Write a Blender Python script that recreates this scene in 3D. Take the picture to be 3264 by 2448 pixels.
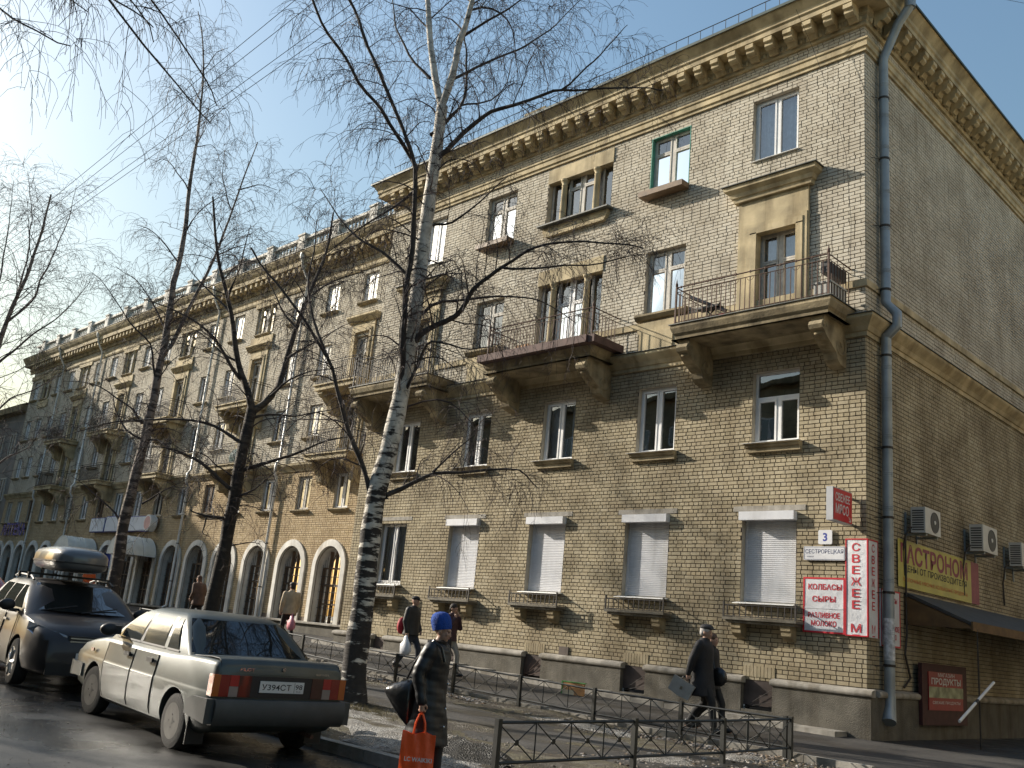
import bpy, bmesh, math, random
import numpy as np
from mathutils import Vector, Matrix, Euler
rnd = random.Random(7)
R = math.radians
for o in list(bpy.data.objects): bpy.data.objects.remove(o)
S = bpy.context.scene
COL = S.collection
# ---------------------------------------------------------------- camera
cam = bpy.data.cameras.new('camera'); co = bpy.data.objects.new('camera', cam); COL.objects.link(co)
def cam_axes(yaw, pitch, roll):
    cy, sy, cp, sp = math.cos(yaw), math.sin(yaw), math.cos(pitch), math.sin(pitch)
    f = Vector((sy*cp, cy*cp, sp)); r = Vector((cy, -sy, 0)); u = r.cross(f)
    cr, sr = math.cos(roll), math.sin(roll)
    return cr*r+sr*u, -sr*r+cr*u, f
cr_, cu_, cf_ = cam_axes(R(-46.05658784537354), R(14.88474160588611), R(5.506477430104221))
mw = Matrix((cr_, cu_, -cf_)).transposed().to_4x4(); mw.translation = Vector((8.345396837, -18.21931907, 1.2533491))
co.matrix_world = mw
cam.sensor_fit = 'HORIZONTAL'; cam.sensor_width = 36; cam.lens = 32.964574; cam.clip_start = .05; cam.clip_end = 3000
S.camera = co
# ---------------------------------------------------------------- light
SUN = Vector((-2.7, -1.0, 1.3)).normalized()          # towards the sun
w = bpy.data.worlds.new('World'); S.world = w; w.use_nodes = True
nt = w.node_tree; bg = nt.nodes['Background']
sky = nt.nodes.new('ShaderNodeTexSky'); sky.sky_type = 'NISHITA'; sky.sun_disc = False
sky.sun_elevation = math.asin(SUN.z); sky.sun_rotation = math.atan2(SUN.x, SUN.y)
sky.air_density = 2.1; sky.dust_density = 3.5; sky.ozone_density = 5.5; sky.altitude = 10
nt.links.new(sky.outputs[0], bg.inputs[0]); bg.inputs[1].default_value = 0.115
sl = bpy.data.lights.new('sun', 'SUN'); sl.energy = 5.0; sl.angle = R(.5); sl.color = (1, .92, .80)
so = bpy.data.objects.new('sun', sl); COL.objects.link(so); so.rotation_euler = (-SUN).to_track_quat('-Z', 'Y').to_euler()
so.location = (-30, -20, 40)
vs = S.view_settings; vs.view_transform = 'Standard'; vs.look = 'None'; vs.gamma = 1; vs.exposure = 0.70
vs.use_curve_mapping = False
S.cycles.max_bounces = 8; S.cycles.transparent_max_bounces = 12
try: S.cycles.use_denoising = True
except Exception: pass
# ---------------------------------------------------------------- ground profile
def zg(x):
    return float(np.interp(-x, [-100, 0, 1.5, 4, 8.4, 12, 20, 34, 60, 260], [0, 0, 0, .06, .17, .32, .5, .8, 1.25, 2.2]))
# ---------------------------------------------------------------- materials
MATS = {}
def M(name, col, rough=.8, var=.12, scale=6., bump=0., bscale=40., metal=0., spec=.5, coat=0., col2=None, detail=4., trans=0., emit=None):
    if name in MATS: return MATS[name]
    m = bpy.data.materials.new(name); m.use_nodes = True; MATS[name] = m
    n, l = m.node_tree.nodes, m.node_tree.links; b = n['Principled BSDF']
    b.inputs['Roughness'].default_value = rough; b.inputs['Metallic'].default_value = metal
    b.inputs['Specular IOR Level'].default_value = spec; b.inputs['Coat Weight'].default_value = coat
    b.inputs['Coat Roughness'].default_value = .06
    tc = n.new('ShaderNodeTexCoord')
    c1 = tuple(c*(1-var) for c in col); c2 = col2 or tuple(min(1, c*(1+var)) for c in col)
    if var > 0 or col2:
        no = n.new('ShaderNodeTexNoise'); no.inputs['Scale'].default_value = scale; no.inputs['Detail'].default_value = detail
        l.new(tc.outputs['Object'], no.inputs['Vector'])
        r = n.new('ShaderNodeValToRGB'); r.color_ramp.elements[0].position = .32; r.color_ramp.elements[1].position = .68
        r.color_ramp.elements[0].color = (*c1, 1); r.color_ramp.elements[1].color = (*c2, 1)
        l.new(no.outputs['Fac'], r.inputs[0]); l.new(r.outputs[0], b.inputs['Base Color'])
    else: b.inputs['Base Color'].default_value = (*col, 1)
    if bump:
        nb = n.new('ShaderNodeTexNoise'); nb.inputs['Scale'].default_value = bscale; nb.inputs['Detail'].default_value = 5
        l.new(tc.outputs['Object'], nb.inputs['Vector'])
        bp = n.new('ShaderNodeBump'); bp.inputs['Strength'].default_value = min(1, bump); bp.inputs['Distance'].default_value = .02
        l.new(nb.outputs['Fac'], bp.inputs['Height']); l.new(bp.outputs[0], b.inputs['Normal'])
    if emit:
        b.inputs['Emission Color'].default_value = (*emit[:3], 1); b.inputs['Emission Strength'].default_value = emit[3]
    return m
def streaks(n, l, pos, col, b, lo=(.80, .785, .765), th=(.52, .70)):
    mp = n.new('ShaderNodeMapping'); mp.inputs['Scale'].default_value = (2.3, 2.3, .20); l.new(pos, mp.inputs[0])
    s = n.new('ShaderNodeTexNoise'); s.inputs['Scale'].default_value = 1.; s.inputs['Detail'].default_value = 6; s.inputs['Roughness'].default_value = .6; l.new(mp.outputs[0], s.inputs['Vector'])
    r = n.new('ShaderNodeValToRGB'); r.color_ramp.elements[0].position = th[0]; r.color_ramp.elements[1].position = th[1]; r.color_ramp.elements[0].color = (1, 1, 1, 1); r.color_ramp.elements[1].color = (*lo, 1); l.new(s.outputs['Fac'], r.inputs[0])
    m = n.new('ShaderNodeMix'); m.data_type = 'RGBA'; m.blend_type = 'MULTIPLY'; m.inputs[0].default_value = 1; l.new(col, m.inputs[6]); l.new(r.outputs[0], m.inputs[7]); l.new(m.outputs[2], b.inputs['Base Color'])
def add_streaks(m, lo=(.64, .61, .56), th=(.48, .66)):
    n, l = m.node_tree.nodes, m.node_tree.links; b = n['Principled BSDF']; src = b.inputs['Base Color'].links[0].from_socket; g = n.new('ShaderNodeNewGeometry')
    streaks(n, l, g.outputs['Position'], src, b, lo, th)
def brick_mat(name, cols, dirt):
    m = bpy.data.materials.new(name); m.use_nodes = True; MATS[name] = m
    n, l = m.node_tree.nodes, m.node_tree.links; b = n['Principled BSDF']; b.inputs['Roughness'].default_value = .9
    b.inputs['Specular IOR Level'].default_value = .2
    g = n.new('ShaderNodeNewGeometry'); oi = n.new('ShaderNodeObjectInfo')
    ad = n.new('ShaderNodeMath'); ad.operation = 'ADD'; fr = n.new('ShaderNodeMath'); fr.operation = 'FRACT'
    l.new(g.outputs['Random Per Island'], ad.inputs[0]); l.new(oi.outputs['Random'], ad.inputs[1]); l.new(ad.outputs[0], fr.inputs[0])
    r = n.new('ShaderNodeValToRGB'); e = r.color_ramp.elements
    while len(e) < len(cols): e.new(.5)
    for i, c in enumerate(cols): e[i].position = i/(len(cols)-1); e[i].color = (*c, 1)
    l.new(fr.outputs[0], r.inputs[0])
    no = n.new('ShaderNodeTexNoise'); no.inputs['Scale'].default_value = .75; no.inputs['Detail'].default_value = 7; no.inputs['Roughness'].default_value = .62
    l.new(g.outputs['Position'], no.inputs['Vector'])
    r2 = n.new('ShaderNodeValToRGB'); r2.color_ramp.elements[0].position = .36; r2.color_ramp.elements[1].position = .62
    r2.color_ramp.elements[0].color = (*dirt, 1); r2.color_ramp.elements[1].color = (1, 1, 1, 1); l.new(no.outputs['Fac'], r2.inputs[0])
    mx = n.new('ShaderNodeMix'); mx.data_type = 'RGBA'; mx.blend_type = 'MULTIPLY'; mx.inputs[0].default_value = 1
    l.new(r.outputs[0], mx.inputs[6]); l.new(r2.outputs[0], mx.inputs[7]); streaks(n, l, g.outputs['Position'], mx.outputs[2], b)
    nb = n.new('ShaderNodeTexNoise'); nb.inputs['Scale'].default_value = 60; l.new(g.outputs['Position'], nb.inputs['Vector'])
    bp = n.new('ShaderNodeBump'); bp.inputs['Strength'].default_value = .5; bp.inputs['Distance'].default_value = .01
    l.new(nb.outputs['Fac'], bp.inputs['Height']); l.new(bp.outputs[0], b.inputs['Normal'])
    return m
WB = brick_mat('white_brick', [(.52, .475, .385), (.575, .53, .44), (.545, .50, .405), (.60, .56, .47), (.555, .505, .41)], (.70, .68, .66))
YB = brick_mat('yellow_brick', [(.415, .355, .24), (.455, .39, .27), (.39, .335, .225), (.48, .42, .30), (.435, .37, .25)], (.58, .56, .54))
OB = brick_mat('ochre_brick', [(.47, .36, .22), (.52, .41, .26), (.44, .34, .20), (.55, .44, .29)], (.8, .78, .76))
MORTAR = M('mortar', (.072, .056, .050), .95, .25, 3)
MORTARB = M('mortar_pale', (.20, .15, .11), .95, .25, 3)
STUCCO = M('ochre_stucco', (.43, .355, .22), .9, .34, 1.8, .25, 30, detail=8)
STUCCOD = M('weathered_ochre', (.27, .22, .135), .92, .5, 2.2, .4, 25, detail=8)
PLINTH = M('plinth_render', (.12, .11, .09), .95, .25, 3, 1., 55, detail=8)
PLASTER = M('reveal_plaster', (.40, .36, .29), .9, .2, 3)
CONC = M('grey_concrete', (.30, .28, .245), .92, .25, 4, .3, 30, detail=8)
DCONC = M('dark_concrete', (.17, .155, .125), .92, .35, 4, .4, 30, detail=8)
WPAINT = M('white_paint', (.72, .71, .68), .6, .08, 5)
WRIM = M('white_arch_paint', (.62, .60, .55), .8, .14, 2.5, .2, 25)
PVC = M('white_frame', (.70, .70, .70), .4, .05, 4)
OLDF = M('weathered_frame', (.48, .45, .40), .7, .2, 7)
GREENF = M('green_frame', (.09, .29, .22), .7, .2, 7)
BROWNF = M('brown_frame', (.16, .10, .055), .6, .25, 7)
IRON = M('dark_iron', (.035, .030, .026), .65, .3, 12)
RUST = M('rusty_iron', (.085, .045, .03), .75, .35, 10)
GALV = M('galvanised_steel', (.27, .305, .33), .48, .15, 3, metal=.3)
GALVL = M('pale_downpipe', (.62, .62, .60), .45, .12, 3, metal=.3)
TIN = M('tin_flashing', (.08, .085, .075), .6, .35, 3)
ROOF = M('roof_edge', (.045, .065, .055), .6, .25, 3)
SHUT = M('shutter_metal', (.62, .63, .66), .45, .05, 6)
CURT = M('curtain_cloth', (.62, .63, .66), .95, .14, 9)
ROOM = M('room_dark', (.035, .035, .035), .95, .3, 2)
for m_ in (STUCCO, STUCCOD, PLINTH, WRIM, CONC, DCONC): add_streaks(m_)
add_streaks(SHUT, (.80, .79, .77), (.5, .7))
def glass_mat(name, refl, tint, rough=.01, dark=None):
    m = bpy.data.materials.new(name); m.use_nodes = True; n, l = m.node_tree.nodes, m.node_tree.links
    for x in list(n):
        if x.type != 'OUTPUT_MATERIAL': n.remove(x)
    out = [x for x in n if x.type == 'OUTPUT_MATERIAL'][0]
    gl = n.new('ShaderNodeBsdfGlossy'); gl.inputs['Roughness'].default_value = rough; gl.inputs['Color'].default_value = (.95, .97, 1, 1)
    if dark is None: tr = n.new('ShaderNodeBsdfTransparent'); tr.inputs['Color'].default_value = (*tint, 1)
    else: tr = n.new('ShaderNodeBsdfDiffuse'); tr.inputs['Color'].default_value = (*dark, 1)
    fr = n.new('ShaderNodeFresnel'); fr.inputs['IOR'].default_value = 1.5
    mp = n.new('ShaderNodeMath'); mp.operation = 'ADD'; mp.use_clamp = True; mp.inputs[1].default_value = refl
    l.new(fr.outputs[0], mp.inputs[0])
    tc = n.new('ShaderNodeTexCoord'); no = n.new('ShaderNodeTexNoise'); no.inputs['Scale'].default_value = 1.6; no.inputs['Detail'].default_value = 1
    l.new(tc.outputs['Object'], no.inputs['Vector']); bp = n.new('ShaderNodeBump'); bp.inputs['Strength'].default_value = .12; bp.inputs['Distance'].default_value = .02
    l.new(no.outputs['Fac'], bp.inputs['Height']); l.new(bp.outputs[0], gl.inputs['Normal'])
    mx = n.new('ShaderNodeMixShader'); l.new(mp.outputs[0], mx.inputs[0]); l.new(tr.outputs[0], mx.inputs[1]); l.new(gl.outputs[0], mx.inputs[2])
    l.new(mx.outputs[0], out.inputs[0]); MATS[name] = m; return m
GLASS = glass_mat('window_glass', .16, (.8, .85, .88))
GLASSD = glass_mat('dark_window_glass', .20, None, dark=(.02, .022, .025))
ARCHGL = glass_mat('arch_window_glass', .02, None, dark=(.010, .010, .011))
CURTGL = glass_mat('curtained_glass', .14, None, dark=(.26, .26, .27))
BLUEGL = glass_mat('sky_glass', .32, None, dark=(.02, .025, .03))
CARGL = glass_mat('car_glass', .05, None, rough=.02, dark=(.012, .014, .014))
# ---------------------------------------------------------------- mesh helpers
class MB:
    def __init__(s): s.v = []; s.f = []; s.mi = []
    def add(s, vs, fs, mi=0):
        b = len(s.v); s.v += [tuple(v) for v in vs]; s.f += [tuple(b+i for i in f) for f in fs]; s.mi += [mi]*len(fs); return s
    def box(s, x0, x1, y0, y1, z0, z1, mi=0):
        vs = [(x, y, z) for z in (z0, z1) for y in (y0, y1) for x in (x0, x1)]
        return s.add(vs, [(0, 2, 3, 1), (4, 5, 7, 6), (0, 1, 5, 4), (1, 3, 7, 5), (3, 2, 6, 7), (2, 0, 4, 6)], mi)
    def prism(s, poly, a0, a1, axis='x', mi=0):   # poly of (p,q); axis x: (y,z), y: (x,z), z: (x,y)
        n = len(poly)
        def P(p, q, a): return (a, p, q) if axis == 'x' else (p, a, q) if axis == 'y' else (p, q, a)
        vs = [P(p, q, a0) for p, q in poly]+[P(p, q, a1) for p, q in poly]
        fs = [tuple(range(n))[::-1], tuple(range(n, 2*n))]+[(i, (i+1) % n, n+(i+1) % n, n+i) for i in range(n)]
        return s.add(vs, fs, mi)
    def tube(s, pts, r, n=6, mi=0, caps=True):
        pts = [Vector(p) for p in pts]; k = len(pts); rr = r if hasattr(r, '__len__') else [r]*k
        base = len(s.v); up = Vector((0, 0, 1))
        t0 = (pts[1]-pts[0]).normalized(); a = t0.cross(up)
        if a.length < 1e-3: a = t0.cross(Vector((1, 0, 0)))
        a.normalize()
        for i in range(k):
            t = (pts[min(i+1, k-1)]-pts[max(i-1, 0)]).normalized()
            a = (a-t*a.dot(t)); a = a.normalized() if a.length > 1e-6 else t.orthogonal().normalized(); b = t.cross(a)
            for j in range(n):
                an = 2*math.pi*j/n; s.v.append(tuple(pts[i]+(a*math.cos(an)+b*math.sin(an))*rr[i]))
        for i in range(k-1):
            for j in range(n):
                s.f.append((base+i*n+j, base+i*n+(j+1) % n, base+(i+1)*n+(j+1) % n, base+(i+1)*n+j)); s.mi.append(mi)
        if caps:
            s.f.append(tuple(base+j for j in range(n))[::-1]); s.mi.append(mi)
            s.f.append(tuple(base+(k-1)*n+j for j in range(n))); s.mi.append(mi)
        return s
    def lathe(s, prof, c=(0, 0, 0), n=12, axis='z', mi=0):
        base = len(s.v); k = len(prof)
        for r, h in prof:
            for j in range(n):
                a = 2*math.pi*j/n; p, q = r*math.cos(a), r*math.sin(a)
                s.v.append((c[0]+p, c[1]+q, c[2]+h) if axis == 'z' else (c[0]+p, c[1]+h, c[2]+q) if axis == 'y' else (c[0]+h, c[1]+p, c[2]+q))
        for i in range(k-1):
            for j in range(n):
                s.f.append((base+i*n+j, base+i*n+(j+1) % n, base+(i+1)*n+(j+1) % n, base+(i+1)*n+j)); s.mi.append(mi)
        s.f.append(tuple(base+j for j in range(n))[::-1]); s.f.append(tuple(base+(k-1)*n+j for j in range(n))); s.mi += [mi, mi]
        return s
    def ell(s, c, r, n=10, m=7, mi=0):
        base = len(s.v)
        for i in range(1, m):
            t = math.pi*i/m
            for j in range(n):
                a = 2*math.pi*j/n; s.v.append((c[0]+r[0]*math.sin(t)*math.cos(a), c[1]+r[1]*math.sin(t)*math.sin(a), c[2]-r[2]*math.cos(t)))
        for i in range(m-2):
            for j in range(n): s.f.append((base+i*n+j, base+i*n+(j+1) % n, base+(i+1)*n+(j+1) % n, base+(i+1)*n+j)); s.mi.append(mi)
        s.v += [(c[0], c[1], c[2]-r[2]), (c[0], c[1], c[2]+r[2])]; b, t_ = len(s.v)-2, len(s.v)-1
        for j in range(n):
            s.f.append((b, base+(j+1) % n, base+j)); s.f.append((t_, base+(m-2)*n+j, base+(m-2)*n+(j+1) % n)); s.mi += [mi, mi]
        return s
    def mesh(s, name, mats, smooth=None):
        me = bpy.data.meshes.new(name); me.from_pydata(s.v, [], s.f)
        for m in (mats if isinstance(mats, (list, tuple)) else [mats]): me.materials.append(m)
        if len(me.materials) > 1: me.polygons.foreach_set('material_index', s.mi)
        bm = bmesh.new(); bm.from_mesh(me); bmesh.ops.recalc_face_normals(bm, faces=bm.faces); bm.to_mesh(me); bm.free()
        if smooth:
            me.polygons.foreach_set('use_smooth', [True]*len(me.polygons)); me.set_sharp_from_angle(angle=R(smooth))
        return me
    def build(s, name, mats, parent=None, smooth=None, loc=None, rot=None):
        return link(name, s.mesh(name, mats, smooth), parent, loc, rot)
def link(name, me, parent=None, loc=None, rot=None):
    o = bpy.data.objects.new(name, me); COL.objects.link(o)
    if parent: o.parent = parent
    if loc: o.location = loc
    if rot: o.rotation_euler = rot
    return o
def tag(o, label=None, cat=None, group=None, kind=None):
    if label: o['label'] = label
    if cat: o['category'] = cat
    if group: o['group'] = group
    if kind: o['kind'] = kind
    return o
def thing(name, label, cat, loc=(0, 0, 0), rz=0, group=None):
    o = bpy.data.objects.new(name, None); COL.objects.link(o); o.location = loc; o.rotation_euler = (0, 0, rz); o.empty_display_size = .3
    return tag(o, label, cat, group)
KIDS = {}
def kids(o): return [c for c in bpy.data.objects if c.parent == o]
def copy_tree(o, parent=None, loc=None, rz=None, tree=None):
    if tree is None:
        tree = {}
        for c in bpy.data.objects:
            if c.parent: tree.setdefault(c.parent.name, []).append(c)
    c = o.copy(); COL.objects.link(c)
    if parent: c.parent = parent
    if loc is not None: c.location = loc
    if rz is not None: c.rotation_euler = (0, 0, rz)
    for ch in tree.get(o.name, []): copy_tree(ch, c, tree=tree)
    return c
def quads_mesh(name, V, nq, mats, mi=None):
    """V: (4*nq,3) array, nq separate quads"""
    me = bpy.data.meshes.new(name); me.vertices.add(len(V)); me.vertices.foreach_set('co', V.astype(np.float32).ravel())
    return me
def mesh_np(name, V, F, mats, mi=None, smooth=False):
    me = bpy.data.meshes.new(name); k = F.shape[1]
    me.vertices.add(len(V)); me.vertices.foreach_set('co', np.asarray(V, np.float32).ravel())
    me.loops.add(F.size); me.loops.foreach_set('vertex_index', F.astype(np.int32).ravel())
    me.polygons.add(len(F)); me.polygons.foreach_set('loop_start', np.arange(0, F.size, k, dtype=np.int32))
    for m in (mats if isinstance(mats, (list, tuple)) else [mats]): me.materials.append(m)
    if mi is not None: me.polygons.foreach_set('material_index', np.asarray(mi, np.int32))
    me.polygons.foreach_set('use_smooth', np.full(len(F), bool(smooth)))
    me.update(calc_edges=True); me.validate(); return me
def text_mesh(s, size, font_squash=1., bold=0.):
    cu = bpy.data.curves.new('lettering', 'FONT'); cu.body = s; cu.size = size; cu.align_x = 'CENTER'; cu.align_y = 'CENTER'
    cu.offset = bold; cu.resolution_u = 3; cu.space_line = .9
    o = bpy.data.objects.new('lettering', cu); COL.objects.link(o)
    dg = bpy.context.evaluated_depsgraph_get(); me = bpy.data.meshes.new_from_object(o.evaluated_get(dg))
    bpy.data.objects.remove(o); bpy.data.curves.remove(cu)
    if len(me.vertices):
        co_ = np.empty(len(me.vertices)*3); me.vertices.foreach_get('co', co_); co_ = co_.reshape(-1, 3)
        me['w'] = float(np.ptp(co_[:, 0])); me['h'] = float(np.ptp(co_[:, 1]))
        c = (co_.max(0)+co_.min(0))/2; co_ -= c; me.vertices.foreach_set('co', co_.ravel())
    return me
def lettering(s, w, h, mat, parent, origin, xdir, zdir=(0, 0, 1), bold=0., name='lettering'):
    """flat letters w x h metres centred at origin; xdir = reading direction, stands proud along xdir x zdir"""
    me = text_mesh(s, 1., bold=bold); me.materials.clear(); me.materials.append(mat)
    n = len(me.vertices); a = np.empty(n*3); me.vertices.foreach_get('co', a); a = a.reshape(-1, 3)
    a[:, 0] *= w/max(me['w'], 1e-6); a[:, 1] *= h/max(me['h'], 1e-6)
    X, Z = np.array(xdir, float), np.array(zdir, float); X /= np.linalg.norm(X); Z /= np.linalg.norm(Z)
    P = np.array(origin)+a[:, :1]*X+a[:, 1:2]*Z
    me.vertices.foreach_set('co', P.ravel()); me.update()
    return link(name, me, parent)
# ================================================================ CORNER BUILDING
PIT = .0885
def snap(z): return .8+round((z-.8)/PIT)*PIT
def holes_at(z, ops):
    out = []
    for o in ops:
        if o[0] == 'r':
            if o[3]-1e-4 <= z <= o[4]+1e-4: out.append((o[1], o[2]))
        else:                                    # arch: ('a', cx, halfwidth, base, spring)
            _, cx, hw, b, sp = o
            if b <= z <= sp: out.append((cx-hw, cx+hw))
            elif sp < z < sp+hw: q = math.sqrt(hw*hw-(z-sp)**2); out.append((cx-q, cx+q))
    return out
def brick_rects(u0, u1, z0, z1, ops, bond, seed):
    rr = random.Random(seed); out = []; g = .006
    rows = int(round((z1-z0)/PIT))
    for k in range(rows):
        za = z0+k*PIT; zm = za+PIT/2
        if bond == 'english': head = k % 2 == 0
        else: head = k % 6 == 5
        u = u0; off = (0 if head else .13) if k % 2 else (.065 if head else 0)
        cuts = sorted(holes_at(zm, ops)); first = True
        while u < u1-.02:
            L = .13 if head else .262
            if not head and rr.random() < .10: L = .13
            if head and rr.random() < .06: L = .262
            if first: L = max(.13, L-off); first = False
            ua, ub = u, min(u+L, u1); u = u+L
            if u1-ub < .05: ub = u1; u = u1
            segs = [(ua, ub)]
            for ca, cb in cuts:
                ns = []
                for a, b in segs:
                    if cb <= a or ca >= b: ns.append((a, b)); continue
                    if ca > a: ns.append((a, ca))
                    if cb < b: ns.append((cb, b))
                segs = ns
            for a, b in segs:
                if b-a > .035:
                    j = rr.uniform(-.002, .002)
                    out.append((a+g, b-g, za+g+j, za+PIT-g*.8+j, rr.uniform(-.0035, .0035)))
    return np.array(out)
def brick_geo(rects, O, U, N, depth=.02):
    O, U, N = np.array(O, float), np.array(U, float), np.array(N, float); Z = np.array((0, 0, 1.)); c = .004; n = len(rects)
    ua, ub, za, zb, d = rects.T
    def P(u, z, o): return O+u[:, None]*U+z[:, None]*Z+np.asarray(o)[:, None]*N
    z0 = np.full(n, -depth)
    V = np.stack([P(ua, za, z0), P(ub, za, z0), P(ub, zb, z0), P(ua, zb, z0), P(ua+c, za+c, d), P(ub-c, za+c, d), P(ub-c, zb-c, d), P(ua+c, zb-c, d)], 1).reshape(-1, 3)
    f = np.array([(4, 5, 6, 7), (0, 1, 5, 4), (1, 2, 6, 5), (2, 3, 7, 6), (3, 0, 4, 7)])
    F = (f[None]+8*np.arange(n)[:, None, None]).reshape(-1, 4)
    return V, F
CAMP = np.array(mw.translation)
def brick_parts(parent, sets, nsingle=300):
    """sets: (rects, O, U, N, material). The nearest bricks become parts of their own, the rest one 'stuff' part per material"""
    alld = []
    for si, (rc, O, U, N, m) in enumerate(sets):
        ctr = np.array(O)+((rc[:, 0]+rc[:, 1])/2)[:, None]*np.array(U, float)+((rc[:, 2]+rc[:, 3])/2)[:, None]*np.array((0, 0, 1.))
        v = CAMP-ctr; d = np.linalg.norm(v, axis=1); foc = np.clip((v*np.array(N, float)).sum(1)/d, .05, 1)
        size = foc**.5*(rc[:, 1]-rc[:, 0])/d
        p = (ctr-CAMP); zc = p@np.array(cf_); uu = p@np.array(cr_)/zc; vv = p@np.array(cu_)/zc
        ok = (abs(uu) < .54) & (abs(vv) < .405) & (zc > 0)
        alld += [(size[i] if ok[i] else 0, si, i) for i in range(len(rc))]
    alld.sort(reverse=True); pick = {}
    for _, si, i in alld[:nsingle]: pick.setdefault(si, set()).add(i)
    unit = {}
    bymat = {}
    for si, (rc, O, U, N, m) in enumerate(sets):
        sel = pick.get(si, set()); keep = np.array([i for i in range(len(rc)) if i not in sel], int)
        if len(keep):
            V, F = brick_geo(rc[keep], O, U, N); bymat.setdefault(m.name, []).append((V, F))
        for i in sorted(sel):
            ua, ub, za, zb, d = rc[i]; key = (m.name, tuple(U))
            if key not in unit:
                V, F = brick_geo(np.array([(-.5, .5, -.5, .5, 0)]), (0, 0, 0), U, N)
                V = V-0
                # unit brick with the chamfer scaled for a stretcher
                V = []
                for (a, b, o) in ((-.5, -.5, -.02), (.5, -.5, -.02), (.5, .5, -.02), (-.5, .5, -.02), (-.484, -.45, 0), (.484, -.45, 0), (.484, .45, 0), (-.484, .45, 0)):
                    V.append(np.array(U, float)*a+np.array((0, 0, b))+np.array(N, float)*o)
                unit[key] = mesh_np('brick', np.array(V), F, m)
            o = bpy.data.objects.new('brick', unit[key]); COL.objects.link(o); o.parent = parent
            o.location = Vector(O)+Vector(U)*((ua+ub)/2)+Vector((0, 0, (za+zb)/2))+Vector(N)*d
            uu = [abs(c) for c in U]; o.scale = [(ub-ua) if uu[0] > .5 else 1, (ub-ua) if uu[1] > .5 else 1, zb-za]
    for mn, parts in bymat.items():
        off = 0; Vs, Fs = [], []
        for V, F in parts: Vs.append(V); Fs.append(F+off); off += len(V)
        o = link('brickwork', mesh_np('brickwork', np.concatenate(Vs), np.concatenate(Fs), MATS[mn]), parent); o['kind'] = 'stuff'
def panel_with_holes(u0, u1, z0, z1, ops, O, U, N, off, mb, mi=0):
    us = sorted({u0, u1, *[o[1] for o in ops], *[o[2] for o in ops]}); zs = sorted({z0, z1, *[o[3] for o in ops], *[o[4] for o in ops]})
    us = [u for u in us if u0 <= u <= u1]; zs = [z for z in zs if z0 <= z <= z1]
    O, U, N = Vector(O), Vector(U), Vector(N)
    for a, b in zip(us[:-1], us[1:]):
        run = None
        for c, d in list(zip(zs[:-1], zs[1:]))+[(None, None)]:
            inside = c is None or any(o[1]-1e-5 <= a and b <= o[2]+1e-5 and o[3]-1e-5 <= c and d <= o[4]+1e-5 for o in ops)
            if inside:
                if run: 
                    P = lambda u, z: O+U*u+Vector((0, 0, z))+N*off
                    mb.add([P(a, run[0]), P(b, run[0]), P(b, run[1]), P(a, run[1])], [(0, 1, 2, 3)], mi); run = None
            else: run = (run[0], d) if run else (c, d)
def reveals(ops, O, U, N, d0, d1, mb, mi=0, room=None):
    O, U, N = Vector(O), Vector(U), Vector(N)
    for _, a, b, c, d in ops:
        P = lambda u, z, o: O+U*u+Vector((0, 0, z))-N*o
        q = [(a, c), (b, c), (b, d), (a, d)]
        for i in range(4):
            (u, z), (u2, z2) = q[i], q[(i+1) % 4]
            mb.add([P(u, z, d0), P(u2, z2, d0), P(u2, z2, d1), P(u, z, d1)], [(0, 1, 2, 3)], mi)
        if room is not None:
            e = .25; q = [(a-e, c-.1), (b+e, c-.1), (b+e, d+.1), (a-e, d+.1)]; D = d1+1.6
            for i in range(4):
                (u, z), (u2, z2) = q[i], q[(i+1) % 4]
                mb.add([P(u, z, d1), P(u2, z2, d1), P(u2, z2, D), P(u, z, D)], [(0, 1, 2, 3)], room)
            mb.add([P(u, z, D) for u, z in q], [(0, 1, 2, 3)], room)
def frame_rect(mb, x0, x1, z0, z1, t, y0, y1, mi=0, tb=None):
    tb = tb or t
    mb.box(x0, x0+t, y0, y1, z0, z1, mi).box(x1-t, x1, y0, y1, z0, z1, mi).box(x0+t, x1-t, y0, y1, z0, z0+tb, mi).box(x0+t, x1-t, y0, y1, z1-t, z1, mi)
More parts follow.
